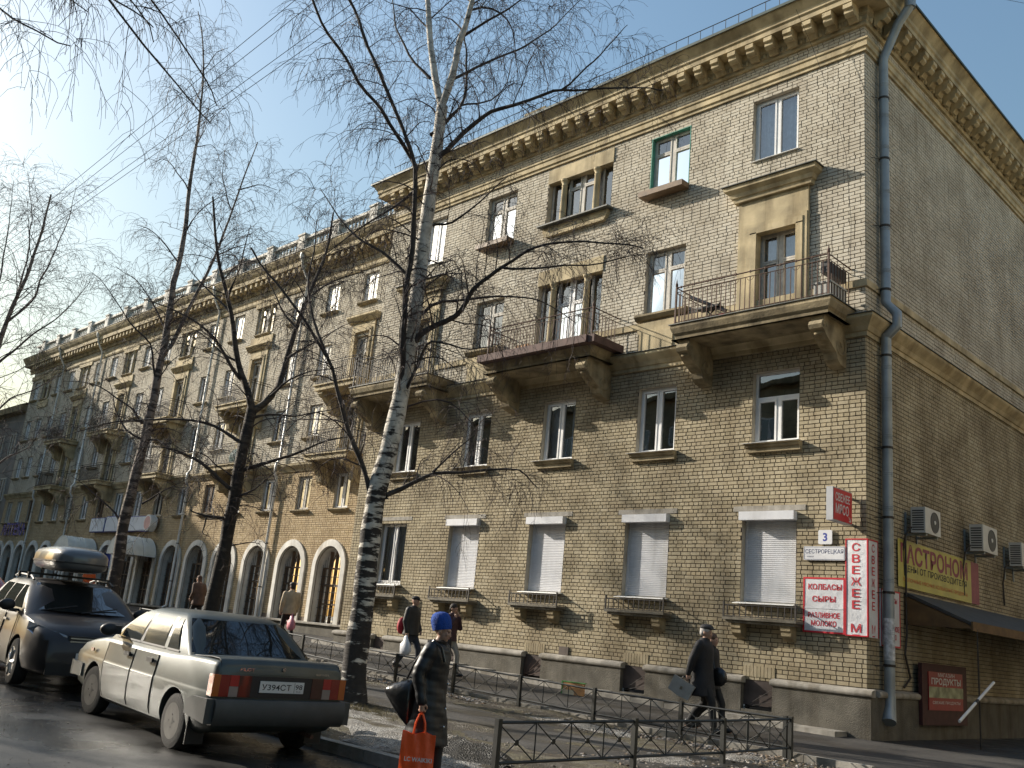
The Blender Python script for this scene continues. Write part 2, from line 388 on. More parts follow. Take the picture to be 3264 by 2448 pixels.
def window(parent, w, h, style, fm, curtain=0, glass=None, loc=(0, 0, 0), tint=None):
    glass = glass or GLASS; x0, x1 = -w/2, w/2
    f = MB(); frame_rect(f, x0, x1, 0, h, .055, 0, .07)
    cells = []
    if style == 'two': f.box(-.035, .035, .002, .068, .055, h-.055); cells = [(x0+.055, -.035, .055, h-.055), (.035, x1-.055, .055, h-.055)]
    elif style == 'old':
        t = h*.70; f.box(-.05, .05, .002, .068, .055, h-.055)
        cells = [(x0+.055, -.05, .055, t), (.05, x1-.055, .055, t), (x0+.055, -.05, t, h-.055), (.05, x1-.055, t, h-.055)]
    elif style == 'T':
        t = h*.64; f.box(x0+.055, x1-.055, .002, .068, t-.035, t+.035); f.box(-.035, .035, .003, .067, .055, t-.035)
        cells = [(x0+.055, -.035, .055, t-.035), (.035, x1-.055, .055, t-.035), (x0+.055, x1-.055, t+.035, h-.055)]
    elif style == 'one': cells = [(x0+.055, x1-.055, .055, h-.055)]
    o = f.build('window', fm, parent, loc=loc)
    for i, (a, b, c, d) in enumerate(cells):
        if style in ('two', 'T', 'old') and (i < 2 or style == 'old'):
            k = MB(); frame_rect(k, a+.004, b-.004, c+.004, d-.004, .045, -.012, .05); k.build('casement', fm, o); e = .03
        else: e = 0
        g = MB().add([(a+e, .03, c+e), (b-e, .03, c+e), (b-e, .03, d-e), (a+e, .03, d-e)], [(0, 1, 2, 3)]); g.build('pane', glass, o)
    if curtain:
        n = 36; V = []; F = []
        for i in range(n+1):
            u = x0+w*i/n
            y = .22+.025*math.sin(i*1.9)+.012*math.sin(i*.7)
            if curtain == 2 and abs(u) < w*.16: y = None
            V.append((u, y, .05)); V.append((u, y, h-.03))
        V2, ok = [], []
        for v in V: V2.append((v[0], v[1] if v[1] is not None else .22, v[2]))
        for i in range(n):
            if V[2*i][1] is None or V[2*i+2][1] is None: continue
            F.append((2*i, 2*i+2, 2*i+3, 2*i+1))
        MB().add(V2, F).build('curtain', CURT, o, smooth=60)
    return o
CB = thing('corner_building', 'pale brick four storey corner block with ochre stucco cornices and grey shuttered ground floor windows', 'building')
ZA = .8; zs = snap
cA = [-2.08, -5.34, -8.60, -11.86, -15.12]; LA = -17.4
OPA = []; WIN = []
def op(c, w_, z0, z1): OPA.append(('r', c-w_/2, c+w_/2, zs(z0), zs(z1))); return OPA[-1]
# ground floor (shuttered) / second / third / fourth
for i, c in enumerate(cA): op(c-.1 if i < 4 else -15.25, 1.30, 2.36, 4.28)
for i, c in enumerate(cA): WIN.append((op(c, 1.15, 5.85, 7.56), ['T', 'two', 'two', 'two', 'two'][i], PVC, [0, 0, 2, 0, 0][i]))
for i, c in ((1, -5.31), (3, -11.85)): WIN.append((op(c, 1.22, 9.45, 11.25 if i == 1 else 11.08), 'old', OLDF, 1))
DOOR = {0: op(-2.11, 1.08, 8.50, 11.02), 4: op(-15.06, 1.08, 8.50, 11.02)}
TRI3 = op(-8.62, 2.40, 8.50, 11.27)
WIN.append((op(-2.24, 1.22, 12.93, 14.63), 'two', PVC, 1))
WIN.append((op(-5.34, 1.26, 12.93, 14.63), 'old', OLDF, 0)); TRI4 = op(-8.54, 2.46, 12.93, 14.55)
WIN.append((op(-11.76, 1.27, 12.93, 14.63), 'old', OLDF, 0)); WIN.append((op(-14.95, 1.04, 12.93, 14.63), 'two', PVC, 1))
BW = [(-2.68, -1.95), (-5.88, -5.17), (-9.12, -8.42), (-12.4, -11.7), (-15.53, -14.9)]
ZT = snap(15.56)
mort = MB()
UX, NX = (1, 0, 0), (0, -1, 0); UY, NY = (0, 1, 0), (1, 0, 0)
panel_with_holes(LA, -.014, .3, 16.3, OPA, (0, 0, 0), UX, NX, -.014, mort, 0)
reveals(OPA, (0, 0, 0), UX, NX, .0, .26, mort, 1, room=2)
SIDE_D = 17.0
mort.add([(-.014, -.0, -.5), (-.014, SIDE_D, -.5), (-.014, SIDE_D, 16.3), (-.014, -.0, 16.3)], [(0, 1, 2, 3)], 0)
mort.add([(LA, 0.014, -.5), (LA, SIDE_D, -.5), (LA, SIDE_D, 16.3), (LA, 0.014, 16.3)], [(0, 1, 2, 3)], 0)
mort.add([(LA, SIDE_D, -.5), (-.014, SIDE_D, -.5), (-.014, SIDE_D, 16.3), (LA, SIDE_D, 16.3)], [(0, 1, 2, 3)], 0)
mort.build('wall', [MORTAR, PLASTER, ROOM], CB)
zl = snap(8.1)
sets = [(brick_rects(LA, 0.0, ZA, zl, OPA, 'english', 1), (0, 0, 0), UX, NX, YB), (brick_rects(LA, 0.0, zl, ZT, OPA, 'run', 2), (0, 0, 0), UX, NX, WB),
        (brick_rects(0.016, SIDE_D, ZA, zl, [], 'english', 3), (0, 0, 0), UY, NY, YB), (brick_rects(0.016, SIDE_D, zl, ZT, [], 'run', 4), (0, 0, 0), UY, NY, WB),
        (brick_rects(.016, 2.9, ZA, ZT, [], 'english', 5), (LA, 0, 0), UY, (-1, 0, 0), WB)]
brick_parts(CB, sets)
for (o, style, fm, cu) in WIN:
    _, a, b, c, d = o
    window(CB, b-a-.004, d-c-.004, style, fm, cu, loc=((a+b)/2, .13, c+.002))
# profile running round the facade and the side: (projection, z) list, closed
def run_profile(prof, name, mat, parent, x0=LA, x1=0., y1=SIDE_D, left_return=True, smooth=None, front=0.):
    """sweeps a moulding along the facade, round the corner and along the side, mitred"""
    n = len(prof); V = []; F = []
    def sec(kind):
        out = []
        for p, z in prof:
            if kind == 'L0': out.append((x0-p, front+1.2, z))
            elif kind == 'L': out.append((x0-p, front-p, z))
            elif kind == 'C': out.append((x1+p, front-p, z))
            else: out.append((x1+p, y1, z))
        return out
    ks = (['L0'] if left_return else [])+['L', 'C', 'E']
    for k in ks: V += sec(k)
    m = len(ks)
    for i in range(m-1):
        for j in range(n): F.append((i*n+j, i*n+(j+1) % n, (i+1)*n+(j+1) % n, (i+1)*n+j))
    F.append(tuple(range(n))); F.append(tuple((m-1)*n+j for j in range(n)))
    mb = MB().add(V, F); return mb.build(name, mat, parent, smooth=smooth)
run_profile([(-.03, 14.89), (.05, 14.89), (.05, 14.97), (.09, 14.99), (.09, 15.12), (.12, 15.15), (.12, 15.2), (-.03, 15.24)], 'string_course', STUCCO, CB)
run_profile([(-.03, 9.12), (.05, 9.12), (.05, 9.27), (-.03, 9.29)], 'string_course', STUCCO, CB)
run_profile([(-.03, 8.0), (.04, 8.0), (.04, 8.1), (.07, 8.11), (.12, 8.2), (.24, 8.33), (.26, 8.36), (.26, 8.42), (-.03, 8.42)], 'ledge_cornice', STUCCO, CB)
run_profile([(-.03, 8.424), (.29, 8.424), (.29, 8.436), (-.03, 8.50)], 'ledge_flashing', TIN, CB)
cor = run_profile([(-.03, 15.56), (.06, 15.56), (.08, 15.60), (.08, 15.66), (.10, 15.68), (.10, 15.78), (.14, 15.82), (.14, 15.98), (.50, 15.98), (.50, 16.10), (.54, 16.14), (.54, 16.24), (.60, 16.32), (.68, 16.42), (.70, 16.46), (-.03, 16.50)], 'cornice', STUCCO, CB)
run_profile([(-.05, 16.52), (.66, 16.47), (.74, 16.44), (.74, 16.50), (.62, 16.62), (-.05, 16.85)], 'roof_edge', ROOF, CB)
# modillions and the egg row under the cornice: one shared mesh each, one part per piece
md = MB(); md.prism([(0, 0), (-.33, 0), (-.36, -.04), (-.36, -.14), (-.30, -.17), (-.30, -.24), (-.22, -.30), (-.14, -.27), (-.06, -.36), (0, -.36)], -.11, .11, 'x')
md_me = md.mesh('modillion', STUCCO)
eg = MB(); eg.ell((0, 0, 0), (.05, .045, .075), 8, 6); eg.box(-.075, -.06, -.02, .04, -.08, .08); eg_me = eg.mesh('egg_moulding', STUCCO, 60)
nm = int(17.5/.512)
for i in range(nm): link('modillion', md_me, cor, (-.18-.512*i, -.139, 15.979))
for i in range(32): link('modillion', md_me, cor, (.139, .30+.512*i, 15.979), (0, 0, R(90)))
for i in range(106): link('egg_moulding', eg_me, cor, (-.06-.164*i, -.10, 15.73))
for i in range(80): link('egg_moulding', eg_me, cor, (.10, .12+.164*i, 15.73), (0, 0, R(90)))
MB().add([(LA-.05, -.05, 16.84), (-.0+.05, -.05, 16.84), (.05, SIDE_D, 16.84), (LA-.05, SIDE_D, 16.84), (LA+5, 6, 19.2), (-6, 6, 19.2), (-6, SIDE_D, 19.2), (LA+5, SIDE_D, 19.2)],
         [(0, 1, 5, 4), (1, 2, 6, 5), (0, 4, 7, 3), (4, 5, 6, 7)]).build('roof', ROOF, CB)
rr_ = MB().tube([(LA, -.34, 17.12), (.34, -.34, 17.12)], .012, 5).build('roof_railing', IRON, CB)
bar_me = MB().tube([(0, 0, 16.66), (0, 0, 17.12)], .010, 4).mesh('baluster', IRON)
for i in range(46): link('baluster', bar_me, rr_, (.3-.385*i, -.34, 0))
ch = MB().box(-12.3, -11.5, 1.2, 1.9, 16.9, 18.1); ch.box(-12.38, -11.42, 1.12, 1.98, 18.1, 18.22); ch.build('chimney', YB, CB)
# plinth
pl = MB(); segs = [LA-.12]+[v for b in sorted(BW) for v in b]+[.12]
for a, b in zip(segs[0::2], segs[1::2]): pl.box(a, b, -.12, .0, -.6, .76)
for a, b in sorted(BW): pl.box(a, b, -.115, .0, -.6, .22); pl.box(a, b, .1, .3, .1, .8, 1)
pl.box(.0, .12, 0.0, SIDE_D, -.6, .757); pl.build('plinth', [PLINTH, ROOM], CB)
led = [(-.0, .735), (-.15, .735), (-.175, .765), (-.18, .80), (-.16, .84), (-.10, .862), (0, .88)]
for a, b in zip(segs[0::2], segs[1::2]): MB().prism(led, a-.04, b+.04, 'x').build('plinth_ledge', CONC, CB, smooth=40)
MB().prism([(-p, z) for p, z in led], .17, SIDE_D, 'y').build('plinth_ledge', CONC, CB, smooth=40)
for k, (a, b) in enumerate(sorted(BW)):
    g = MB(); g.add([(a, .06, .22), (b, .06, .22), (b, .06, .78), (a, .06, .78)], [(0, 1, 2, 3)]); bwn = g.build('basement_window', ARCHGL, CB)
    ir = MB()
    for t in range(5 if k == 2 else 2):
        an = R(14+t*17); L = .9
        ir.tube([(a+.02, -.03, .24), (a+.02+min(b-a-.03, L*math.cos(an)), -.03, .24+min(.52, L*math.sin(an))*min(1, (b-a)/(L*math.cos(an)+.01) if L*math.cos(an) > b-a else 1))], .006, 4)
    ir.build('grille', RUST if k == 2 else IRON, bwn)
    so_ = MB()
    for j in range(9): so_.box(a-.02+j*(b-a+.02)/9, a-.02+(j+1)*(b-a+.02)/9-.012, -.012, .01, .87, 1.09)
    so_.build('soldier_course', YB, CB)
bs = MB()
x = -.35
while x > LA:
    L = rnd.uniform(.9, 1.1); z = zg(x-.5); bs.box(x-L+.012, x, -.62, -.13, z-.2, z+.07+rnd.uniform(-.008, .008)); x -= L
bs.build('pavement_slab', CONC, CB)
# ground floor: roller shutters, lintels, planters with railing
slat = MB(); H = 1.80
for k in range(42):
    z = .02+k*H/42; slat.add([(-.61, 0, z), (.61, 0, z), (.61, -.012, z+.012), (-.61, -.012, z+.012), (.61, -.012, z+.034), (-.61, -.012, z+.034), (.61, 0, z+H/42), (-.61, 0, z+H/42)], [(0, 1, 2, 3), (3, 2, 4, 5), (5, 4, 6, 7)])
slat_me = slat.mesh('slat_curtain', SHUT)
shb = MB(); shb.box(-.66, .66, -.15, .02, 1.745, 1.93); shb.box(-.645, -.60, .14, .18, -.02, 1.92); shb.box(.60, .645, .14, .18, -.02, 1.92)
sh_me = shb.mesh('roller_shutter', SHUT)
sill_me = MB().prism([(.1, 0.03), (-.17, -.01), (-.175, -.025), (.1, 0.0)], -.74, .70, 'x').mesh('sill', WPAINT)
pln = MB(); pln.box(-.86, .86, -.36, -.0, -.40, -.345); pln.box(-.80, .80, -.31, -.0, -.46, -.40); pln_me = pln.mesh('planter_shelf', DCONC)
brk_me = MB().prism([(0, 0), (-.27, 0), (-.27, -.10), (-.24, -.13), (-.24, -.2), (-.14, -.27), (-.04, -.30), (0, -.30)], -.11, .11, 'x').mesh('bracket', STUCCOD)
rl = MB(); rl.box(-.84, .84, -.345, -.325, -.10, -.08); rl.box(-.84, .84, -.345, -.325, -.335, -.315)
for s_ in (-1, 1): rl.box(s_*.84-.012, s_*.84+.012, -.35, -.0, -.10, -.08); rl.box(s_*.84-.012, s_*.84+.012, -.35, -.0, -.335, -.315); rl.box(s_*.84-.016, s_*.84+.016, -.352, -.32, -.345, -.02)
rl_me = rl.mesh('railing', IRON)
bl_me = MB().box(-.009, .009, -.009, .009, -.316, -.099).mesh('baluster', IRON)
lin_me = MB().box(-.88, .86, -.012, .03, 1.955, 2.07).mesh('lintel', CONC)
for i, c in enumerate(cA):
    cx = c-.1 if i < 4 else -15.25; zb = zs(2.36)
    link('lintel', lin_me, CB, (cx, 0, zb))
    link('sill', sill_me, CB, (cx, 0, zb-.02))
    if i < 4:
        s_ = link('roller_shutter', sh_me, CB, (cx, 0, zb)); link('slat_curtain', slat_me, s_, (0, .165, 0))
    else:
        wn = window(CB, 1.28, 1.88, 'two', PVC, 1, loc=(cx, .13, zb+.01))
        gr = MB()
        for k in range(7): gr.tube([(-.6+.2*k, -.08, .02), (-.6+.2*k+.06*math.sin(k), -.08, 1.2), (-.6+.2*k+.1*math.sin(k*2), -.08, 1.85)], .008, 4)
        gr.build('grille', IRON, wn)
    p_ = link('planter_shelf', pln_me, CB, (cx, 0, zb))
    for s_ in (-1, 1): link('bracket', brk_me, p_, (s_*.58, 0, -.46))
    r_ = link('railing', rl_me, p_)
    for k in range(11): link('baluster', bl_me, p_, (-.75+.15*k, -.335, 0))
# second floor sills, third floor sills and panels, fourth floor sills
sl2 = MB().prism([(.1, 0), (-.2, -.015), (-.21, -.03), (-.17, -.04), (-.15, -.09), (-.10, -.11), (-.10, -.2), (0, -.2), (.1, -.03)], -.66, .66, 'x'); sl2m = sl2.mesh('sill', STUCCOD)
fl2m = MB().prism([(.1, .012), (-.22, -.006), (-.22, -.012), (.1, .004)], -.72, .68, 'x').mesh('sill_flashing', WPAINT)
for i, c in enumerate(cA): link('sill', sl2m, CB, (c, 0, zs(5.85))); link('sill_flashing', fl2m, CB, (c, 0, zs(5.85)))
pm = MB(); pm.prism([(-.58, 0), (.58, 0), (.72, -.02), (.72, -.10), (.66, -.16), (.66, -.66), (-.66, -.66), (-.66, -.16), (-.72, -.10), (-.72, -.02)], -.07, .02, 'y'); pm.box(-.40, .40, -.10, -.069, -.62, -.13)
pm_me = pm.mesh('sill_panel', STUCCO)
for c in (-5.31, -11.85):
    link('sill_panel', pm_me, CB, (c, 0, 9.115)); MB().prism([(.1, .02), (-.16, 0), (-.16, -.05), (-.09, -.13), (0, -.15), (.1, -.15)], -.80, .80, 'x').build('sill', STUCCOD, CB, loc=(c, 0, zs(9.45)))
# fourth floor: triple windows with two columns
def column(h): 
    m = MB(); m.lathe([(.125, 0), (.125, .05), (.10, .07), (.095, .10), (.10, .3), (.085, h-.22), (.10, h-.20), (.085, h-.17), (.09, h-.12), (.12, h-.06), (.13, h-.05), (.13, h)], n=14); return m.mesh('column', STUCCO, 40)
def triple(opn, z_door, colmat, curt):
    _, a, b, c, d = opn; cx = (a+b)/2; h = d-c
    ws = [(a+.02, a+.50), (cx-.56, cx+.56), (b-.50, b-.02)]
    for k, (p, q) in enumerate(ws):
        zz = c+.01 if (k == 1 or not z_door) else z_door
        window(CB, q-p, d-.01-zz, 'old' if k == 1 else 'one', PVC if z_door else OLDF, curt if k == 1 else 0, loc=((p+q)/2, .17, zz))
        if z_door and k != 1: MB().box(p, q, .12, .26, c, zz-.002).build('breast_wall', STUCCO, CB)
    me = column(h-.16)
    for s_ in (-1, 1): link('column', me, CB, (cx+s_*.63, .05, c+.0))
    MB().box(a-.02, b+.02, -.03, .16, d-.16, d+.28).box(a, b, .17, .25, d-.16, d-.002).build('lintel_beam', STUCCO, CB)
triple(TRI4, None, STUCCO, 1); triple(TRI3, 9.40, STUCCO, 0)
MB().prism([(.1, .015), (-.28, -.01), (-.28, -.05), (.1, -.05)], -1.34, 1.34, 'x').build('sill_flashing', TIN, CB, loc=(-8.54, 0, zs(12.93)))
MB().prism([(-1.22, -.05), (1.22, -.05), (1.22, -.20), (1.10, -.36), (-1.10, -.36), (-1.22, -.20)], -.12, .02, 'y').build('sill_panel', STUCCO, CB, loc=(-8.54, 0, zs(12.93)))
fb = MB(); fb.box(-.74, .66, -.34, -.02, -.17, -.02); fb.box(-.70, .62, -.30, -.06, -.03, -.015, 1)
fb_me = fb.mesh('flower_box', [BROWNF, M('soil', (.05, .035, .025), 1, .3, 20)])
tag(link('flower_box', fb_me, None, (-5.34, -.0, zs(12.93))), 'weathered wooden flower box below the green framed top window', 'flower box')
tag(link('flower_box', fb_me, None, (-11.72, -.0, zs(12.93))), 'weathered wooden flower box at the top window left of the column window', 'flower box')
MB().prism([(.1, .012), (-.06, 0), (-.06, -.012), (.1, 0)], -.62, .62, 'x').build('sill_flashing', WPAINT, CB, loc=(-2.24, 0, zs(12.93)))
MB().prism([(.1, .012), (-.06, 0), (-.06, -.012), (.1, 0)], -.54, .54, 'x').build('sill_flashing', WPAINT, CB, loc=(-14.95, 0, zs(12.93)))
gv = MB(); frame_rect(gv, -.63, .63, 0, 1.69, .02, -.003, .125, 0); gv.build('reveal_lining', GREENF, CB, loc=(-5.34, 0, zs(12.93)))
# balcony doors with stucco surround and hood
for i, c in ((0, -2.22), (4, -15.10)):
    o = DOOR[i]; _, a, b, z0, z1 = o
    s_ = MB(); s_.box(c-.91, a, -.075, .02, 8.5, z1); s_.box(b, c+.91, -.075, .02, 8.5, z1); s_.box(c-.91, c+.91, -.075, .02, z1, 11.9)
    s_.box(a-.14, a+.03, -.12, .1, 8.5, z1+.0); s_.box(b-.03, b+.14, -.12, .1, 8.5, z1+.0); s_.box(a-.14, b+.14, -.12, .1, z1-.03, z1+.14)
    s_.box(a-.24, a-.14, -.10, .0, 8.5, z1+.14); s_.box(b+.14, b+.24, -.10, .0, 8.5, z1+.14); s_.box(a-.24, b+.24, -.10, .0, z1+.14, z1+.24)
    sr = s_.build('door_surround', STUCCO, CB)
    hd = MB(); V = []; prof = [(0, 11.86), (.08, 11.86), (.10, 11.95), (.14, 11.97), (.17, 12.06), (.27, 12.14), (.28, 12.24), (0, 12.24)]; n = len(prof)
    for k in range(4):
        for p, z in prof: V.append([(c-.93-p, .02, z), (c-.93-p, -.075-p, z), (c+.93+p, -.075-p, z), (c+.93+p, .02, z)][k])
    F = [(i2*n+j, i2*n+(j+1) % n, (i2+1)*n+(j+1) % n, (i2+1)*n+j) for i2 in range(3) for j in range(n)]+[tuple(range(n)), tuple(3*n+j for j in range(n))]
    hd.add(V, F).build('hood', STUCCO, sr)
    MB().box(c-1.25, c+1.25, -.40, .02, 12.243, 12.262).build('hood_flashing', TIN, sr)
    dr = window(CB, b-a-.01, z1-z0-.01, 'old', OLDF, 1, loc=((a+b)/2, .14, z0+.005)); dr.name = 'balcony_door'
# balconies
def balcony(cx, hw, dep, ztop, rail, seed):
    b_ = MB(); h = hw; prof = [(0, ztop-.36), (-.10, ztop-.36), (-.08, ztop-.26), (-.03, ztop-.20), (.02, ztop-.08), (.02, ztop)]
    V = []; n = len(prof)
    for k in range(4):
        for p, z in prof: V.append([(cx-h-p, .0, z), (cx-h-p, -dep-p, z), (cx+h+p, -dep-p, z), (cx+h+p, .0, z)][k])
    F = [(i*n+j, i*n+j+1, (i+1)*n+j+1, (i+1)*n+j) for i in range(3) for j in range(n-1)]
    F += [(n-1, 2*n-1, 3*n-1, 4*n-1), (0, 3*n, 2*n, n)]
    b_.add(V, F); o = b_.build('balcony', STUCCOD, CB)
    fl = MB().box(cx-h-.05, cx+h+.05, -dep-.05, -.0, ztop+.002, ztop+.022); fl.build('slab_flashing', TIN, o)
    # scroll brackets
    pr = []
    for t in range(9): a = R(90-t*22); pr.append((-dep+.22+.10*-math.cos(a)*1.0, -.50+.10*math.sin(a)))
    body = [(0, -.36), (-dep+.10, -.36), (-dep+.10, -.46), (-dep+.02, -.50), (-dep-.02, -.58), (-dep+.02, -.66), (-dep+.10, -.68), (-dep+.24, -.80), (-.46, -1.02), (-.40, -1.16), (-.28, -1.24), (-.10, -1.27), (0, -1.27)]
    for s_ in (-1, 1):
        k = MB().prism([(y, z) for y, z in body], cx+s_*(h-.32)-.15, cx+s_*(h-.32)+.15, 'x').build('bracket', STUCCOD, o, loc=(0, 0, ztop))
        sc = MB()
        for e in (-1, 1):
            xx = cx+s_*(h-.32)+e*.155
            pts = [(xx, -.30+(.05+.016*t)*math.cos(t*.55), -.86+(.05+.016*t)*math.sin(t*.55)) for t in range(14)]; sc.tube(pts, .022, 5)
            pts = [(xx, -dep+.10+(.02+.007*t)*math.cos(-t*.6), -.57+(.02+.007*t)*math.sin(-t*.6)) for t in range(12)]; sc.tube(pts, .016, 5)
        for t in range(6): sc.ell((cx+s_*(h-.32), -dep+.16+t*.13, -.72-.075*t), (.12, .05, .05), 8, 5)
        sc.build('carving', STUCCOD, k, smooth=50)
    z0, z1 = ztop+.03, ztop+.96
    rl = MB(); e = .06
    for z, r in ((z1, .017), (z1-.12, .011), (z0+.06, .011)): rl.tube([(cx-h+e, 0, z), (cx-h+e, -dep+e, z), (cx+h-e, -dep+e, z), (cx+h-e, 0, z)], r, 5)
    for s_ in (-1, 1):
        rl.box(cx+s_*(h-e)-.02, cx+s_*(h-e)+.02, -dep+e-.02, -dep+e+.02, z0-.02, z1+.02); rl.ell((cx+s_*(h-e), -dep+e, z1+.07), (.035, .035, .06), 8, 6); rl.lathe([(.02, .0), (.004, .1)], (cx+s_*(h-e), -dep+e, z1+.12), 6)
    n1 = int(2*h/.125)
    for i in range(1, n1, 3):
        x = cx-h+e+(2*h-2*e)*i/n1; rl.ell((x, -dep+e, z1+.0), (.028, .02, .035), 6, 5)
        rl.tube([(x+.09*math.cos(t), -dep+e, z1-.12-.09*math.sin(t)) for t in [math.pi*q/6 for q in range(7)]], .006, 4)
    ra = rl.build('railing', rail, o)
    bm_ = MB().box(-.008, .008, -.008, .008, z0, z1-.11).mesh('baluster', rail)
    for i in range(1, n1): link('baluster', bm_, o, (cx-h+e+(2*h-2*e)*i/n1, -dep+e, 0))
    n2 = int(dep/.125)
    for i in range(1, n2):
        for s_ in (-1, 1): link('baluster', bm_, o, (cx+s_*(h-e), -dep+e+(dep-e)*i/n2, 0))
    return o
balcony(-2.24, 1.98, 1.10, 8.60, RUST, 1); b3 = balcony(-8.66, 1.98, 1.10, 8.60, RUST, 2); balcony(-15.1, 1.98, 1.10, 8.60, IRON, 3)
# rust red apron boards hung along the outside of the middle balcony
ap = M('red_brown_board', (.10, .058, .050), .8, .25, 5)
for k, (x0, x1) in enumerate(((-10.66, -9.65), (-9.63, -8.15), (-8.13, -6.64))): tag(MB().box(x0, x1, -1.36, -1.12, 8.52, 8.72).build('flower_trough', ap), ['left', 'middle', 'right'][k]+' red brown trough on the front edge of the middle balcony', 'flower trough', 'red brown troughs round the middle balcony')
tag(MB().box(-6.63, -6.42, -1.30, -.10, 8.52, 8.72).build('flower_trough', ap), 'red brown trough on the right hand end of the middle balcony', 'flower trough', 'red brown troughs round the middle balcony')
# ================================================================ LONG WING WITH THE ARCADE
YBW = 3.0; XR, XL_ = -16.9, -63.4
LW = thing('arcade_building', 'long five storey brick block with white arched ground floor windows and roof balustrade', 'building', (0, YBW, 0))
cB = [-22.88, -25.64, -28.41, -31.22, -33.87, -36.47, -39.17, -41.71, -44.25, -46.62, -48.98, -51.46, -53.61, -55.86, -58.12, -60.37, -62.35]
BAL = {0, 3, 6, 9, 12}; TRIP = {3, 6, 9, 12, 15}
OPB = []
def opb(c, w_, z0, z1): OPB.append(('r', c-w_/2, c+w_/2, snap(z0), snap(z1))); return OPB[-1]
WB2 = []
for i, c in enumerate(cB):
    c2 = c+.15
    WB2.append((opb(c2, .98, 5.40, 6.78), 'two', [PVC, OLDF, PVC, PVC, BROWNF][i % 5], 0))
    for (dz, z0, z1) in ((7.45, 8.50, 9.88), (10.35, 11.17, 12.56)):
        WB2.append((opb(c2, .98, dz if i in BAL else z0, z1), 'old' if i in BAL else 'two', OLDF if i in BAL else PVC, 0))
    if i in TRIP: WB2.append((opb(c2, 1.7, 14.0, 15.4), 'old', OLDF, 0))
    else: WB2.append((opb(c2, .98, 14.06, 15.38), 'two', PVC, 0))
OPN = []                                         # arch openings
for c in cB: OPN.append(('a', c, 1.0, .95, 3.06))
wall = MB(); OPW = OPB+[('r', c-.8, c+.8, .95, 3.06) for c in cB]
panel_with_holes(XL_, XR, -.4, 3.06, [o for o in OPW if o[4] < 3.2], (0, 0, 0), UX, NX, -.016, wall, 0)
panel_with_holes(XL_, XR, 4.3, 17.2, OPB, (0, 0, 0), UX, NX, -.016, wall, 0)
edges = [XL_]; n = 16
for c in sorted(cB): edges += [c-.8, c+.8]
edges += [XR]
for a, b in zip(edges[0::2], edges[1::2]): wall.add([(a, .016, 3.06), (b, .016, 3.06), (b, .016, 4.3), (a, .016, 4.3)], [(0, 1, 2, 3)])
for c in cB:
    arc = [(c+.8*math.cos(math.pi*k/n), 3.06+.8*math.sin(math.pi*k/n)) for k in range(n+1)]
    for (x0, z0), (x1, z1) in zip(arc[:-1], arc[1:]): wall.add([(x0, .016, z0), (x1, .016, z1), (x1, .016, 4.3), (x0, .016, 4.3)], [(0, 1, 2, 3)])
reveals(OPB, (0, 0, 0), UX, NX, 0, .2, wall, 1)
wall.add([(XL_, .016, -.5), (XL_, 14, -.5), (XL_, 14, 17.2), (XL_, .016, 17.2)], [(0, 1, 2, 3)]); wall.add([(XR, 14, -.5), (XL_, 14, -.5), (XL_, 14, 17.2), (XR, 14, 17.2)], [(0, 1, 2, 3)])
wall.add([(XR, .016, 15), (XR, 14, 15), (XR, 14, 17.2), (XR, .016, 17.2)], [(0, 1, 2, 3)]); wall.add([(XR, 0, 17.19), (XL_, 0, 17.19), (XL_, 14, 17.19), (XR, 14, 17.19)], [(0, 1, 2, 3)])
wall.build('wall', [MORTARB, PLASTER], LW)
zm = snap(7.2); zt = snap(16.2)
brick_parts(LW, [(brick_rects(-63.3, XR, snap(1.15), zm, OPB+OPN, 'english', 11), (0, 3, 0), UX, NX, OB), (brick_rects(-63.3, XR, zm, zt, OPB, 'run', 12), (0, 3, 0), UX, NX, WB)], 300)
for o in bpy.data.objects:
    if o.parent == LW and o.name.startswith('brick'): o.location.y -= 3.0
PW = {}
for (o, st, fm, cu) in WB2:
    _, a, b, c, d = o; gk = rnd.randrange(5); key = (round(b-a, 2), round(d-c, 2), st, fm.name, gk)
    if key not in PW: PW[key] = window(LW, b-a-.004, d-c-.004, st, fm, cu, glass=[GLASSD, ARCHGL, CURTGL, BLUEGL, GLASSD][gk], loc=((a+b)/2, .10, c+.002)); PW[key]['k'] = 1
    else: copy_tree(PW[key], LW, ((a+b)/2, .10, c+.002), tree={PW[key].name: kids(PW[key])})
sB = MB().prism([(.1, 0), (-.16, -.012), (-.16, -.05), (-.09, -.12), (0, -.13), (.1, -.03)], -.62, .62, 'x').mesh('sill', STUCCOD)
for i, c in enumerate(cB):
    link('sill', sB, LW, (c+.15, 0, snap(5.40)))
    if i not in BAL: link('sill', sB, LW, (c+.15, 0, snap(11.17))); link('sill', sB, LW, (c+.15, 0, snap(8.5)))
    link('sill', sB, LW, (c+.15, 0, snap(14.06 if i not in TRIP else 14.0)))
spm = MB(); spm.box(-1.0, 1.0, -.07, .02, -.5, -.13); spm.prism([(-1.0, -.5), (1, -.5), (.8, -.62), (-.8, -.62)], -.07, .02, 'y'); spm = spm.mesh('sill_panel', STUCCO)
lpm = MB().box(-1.05, 1.05, -.06, .02, 0, .24).mesh('lintel_beam', STUCCO)
colB = MB().lathe([(.07, 0), (.06, .08), (.055, 1.25), (.08, 1.34), (.08, 1.4)], n=8).mesh('column', STUCCO, 40)
for i in TRIP:
    c = cB[i]+.15; link('sill_panel', spm, LW, (c, 0, snap(14.0))); link('lintel_beam', lpm, LW, (c, 0, snap(15.4)))
    for s_ in (-1, 1): link('column', colB, LW, (c+s_*.42, .03, snap(14.0)))
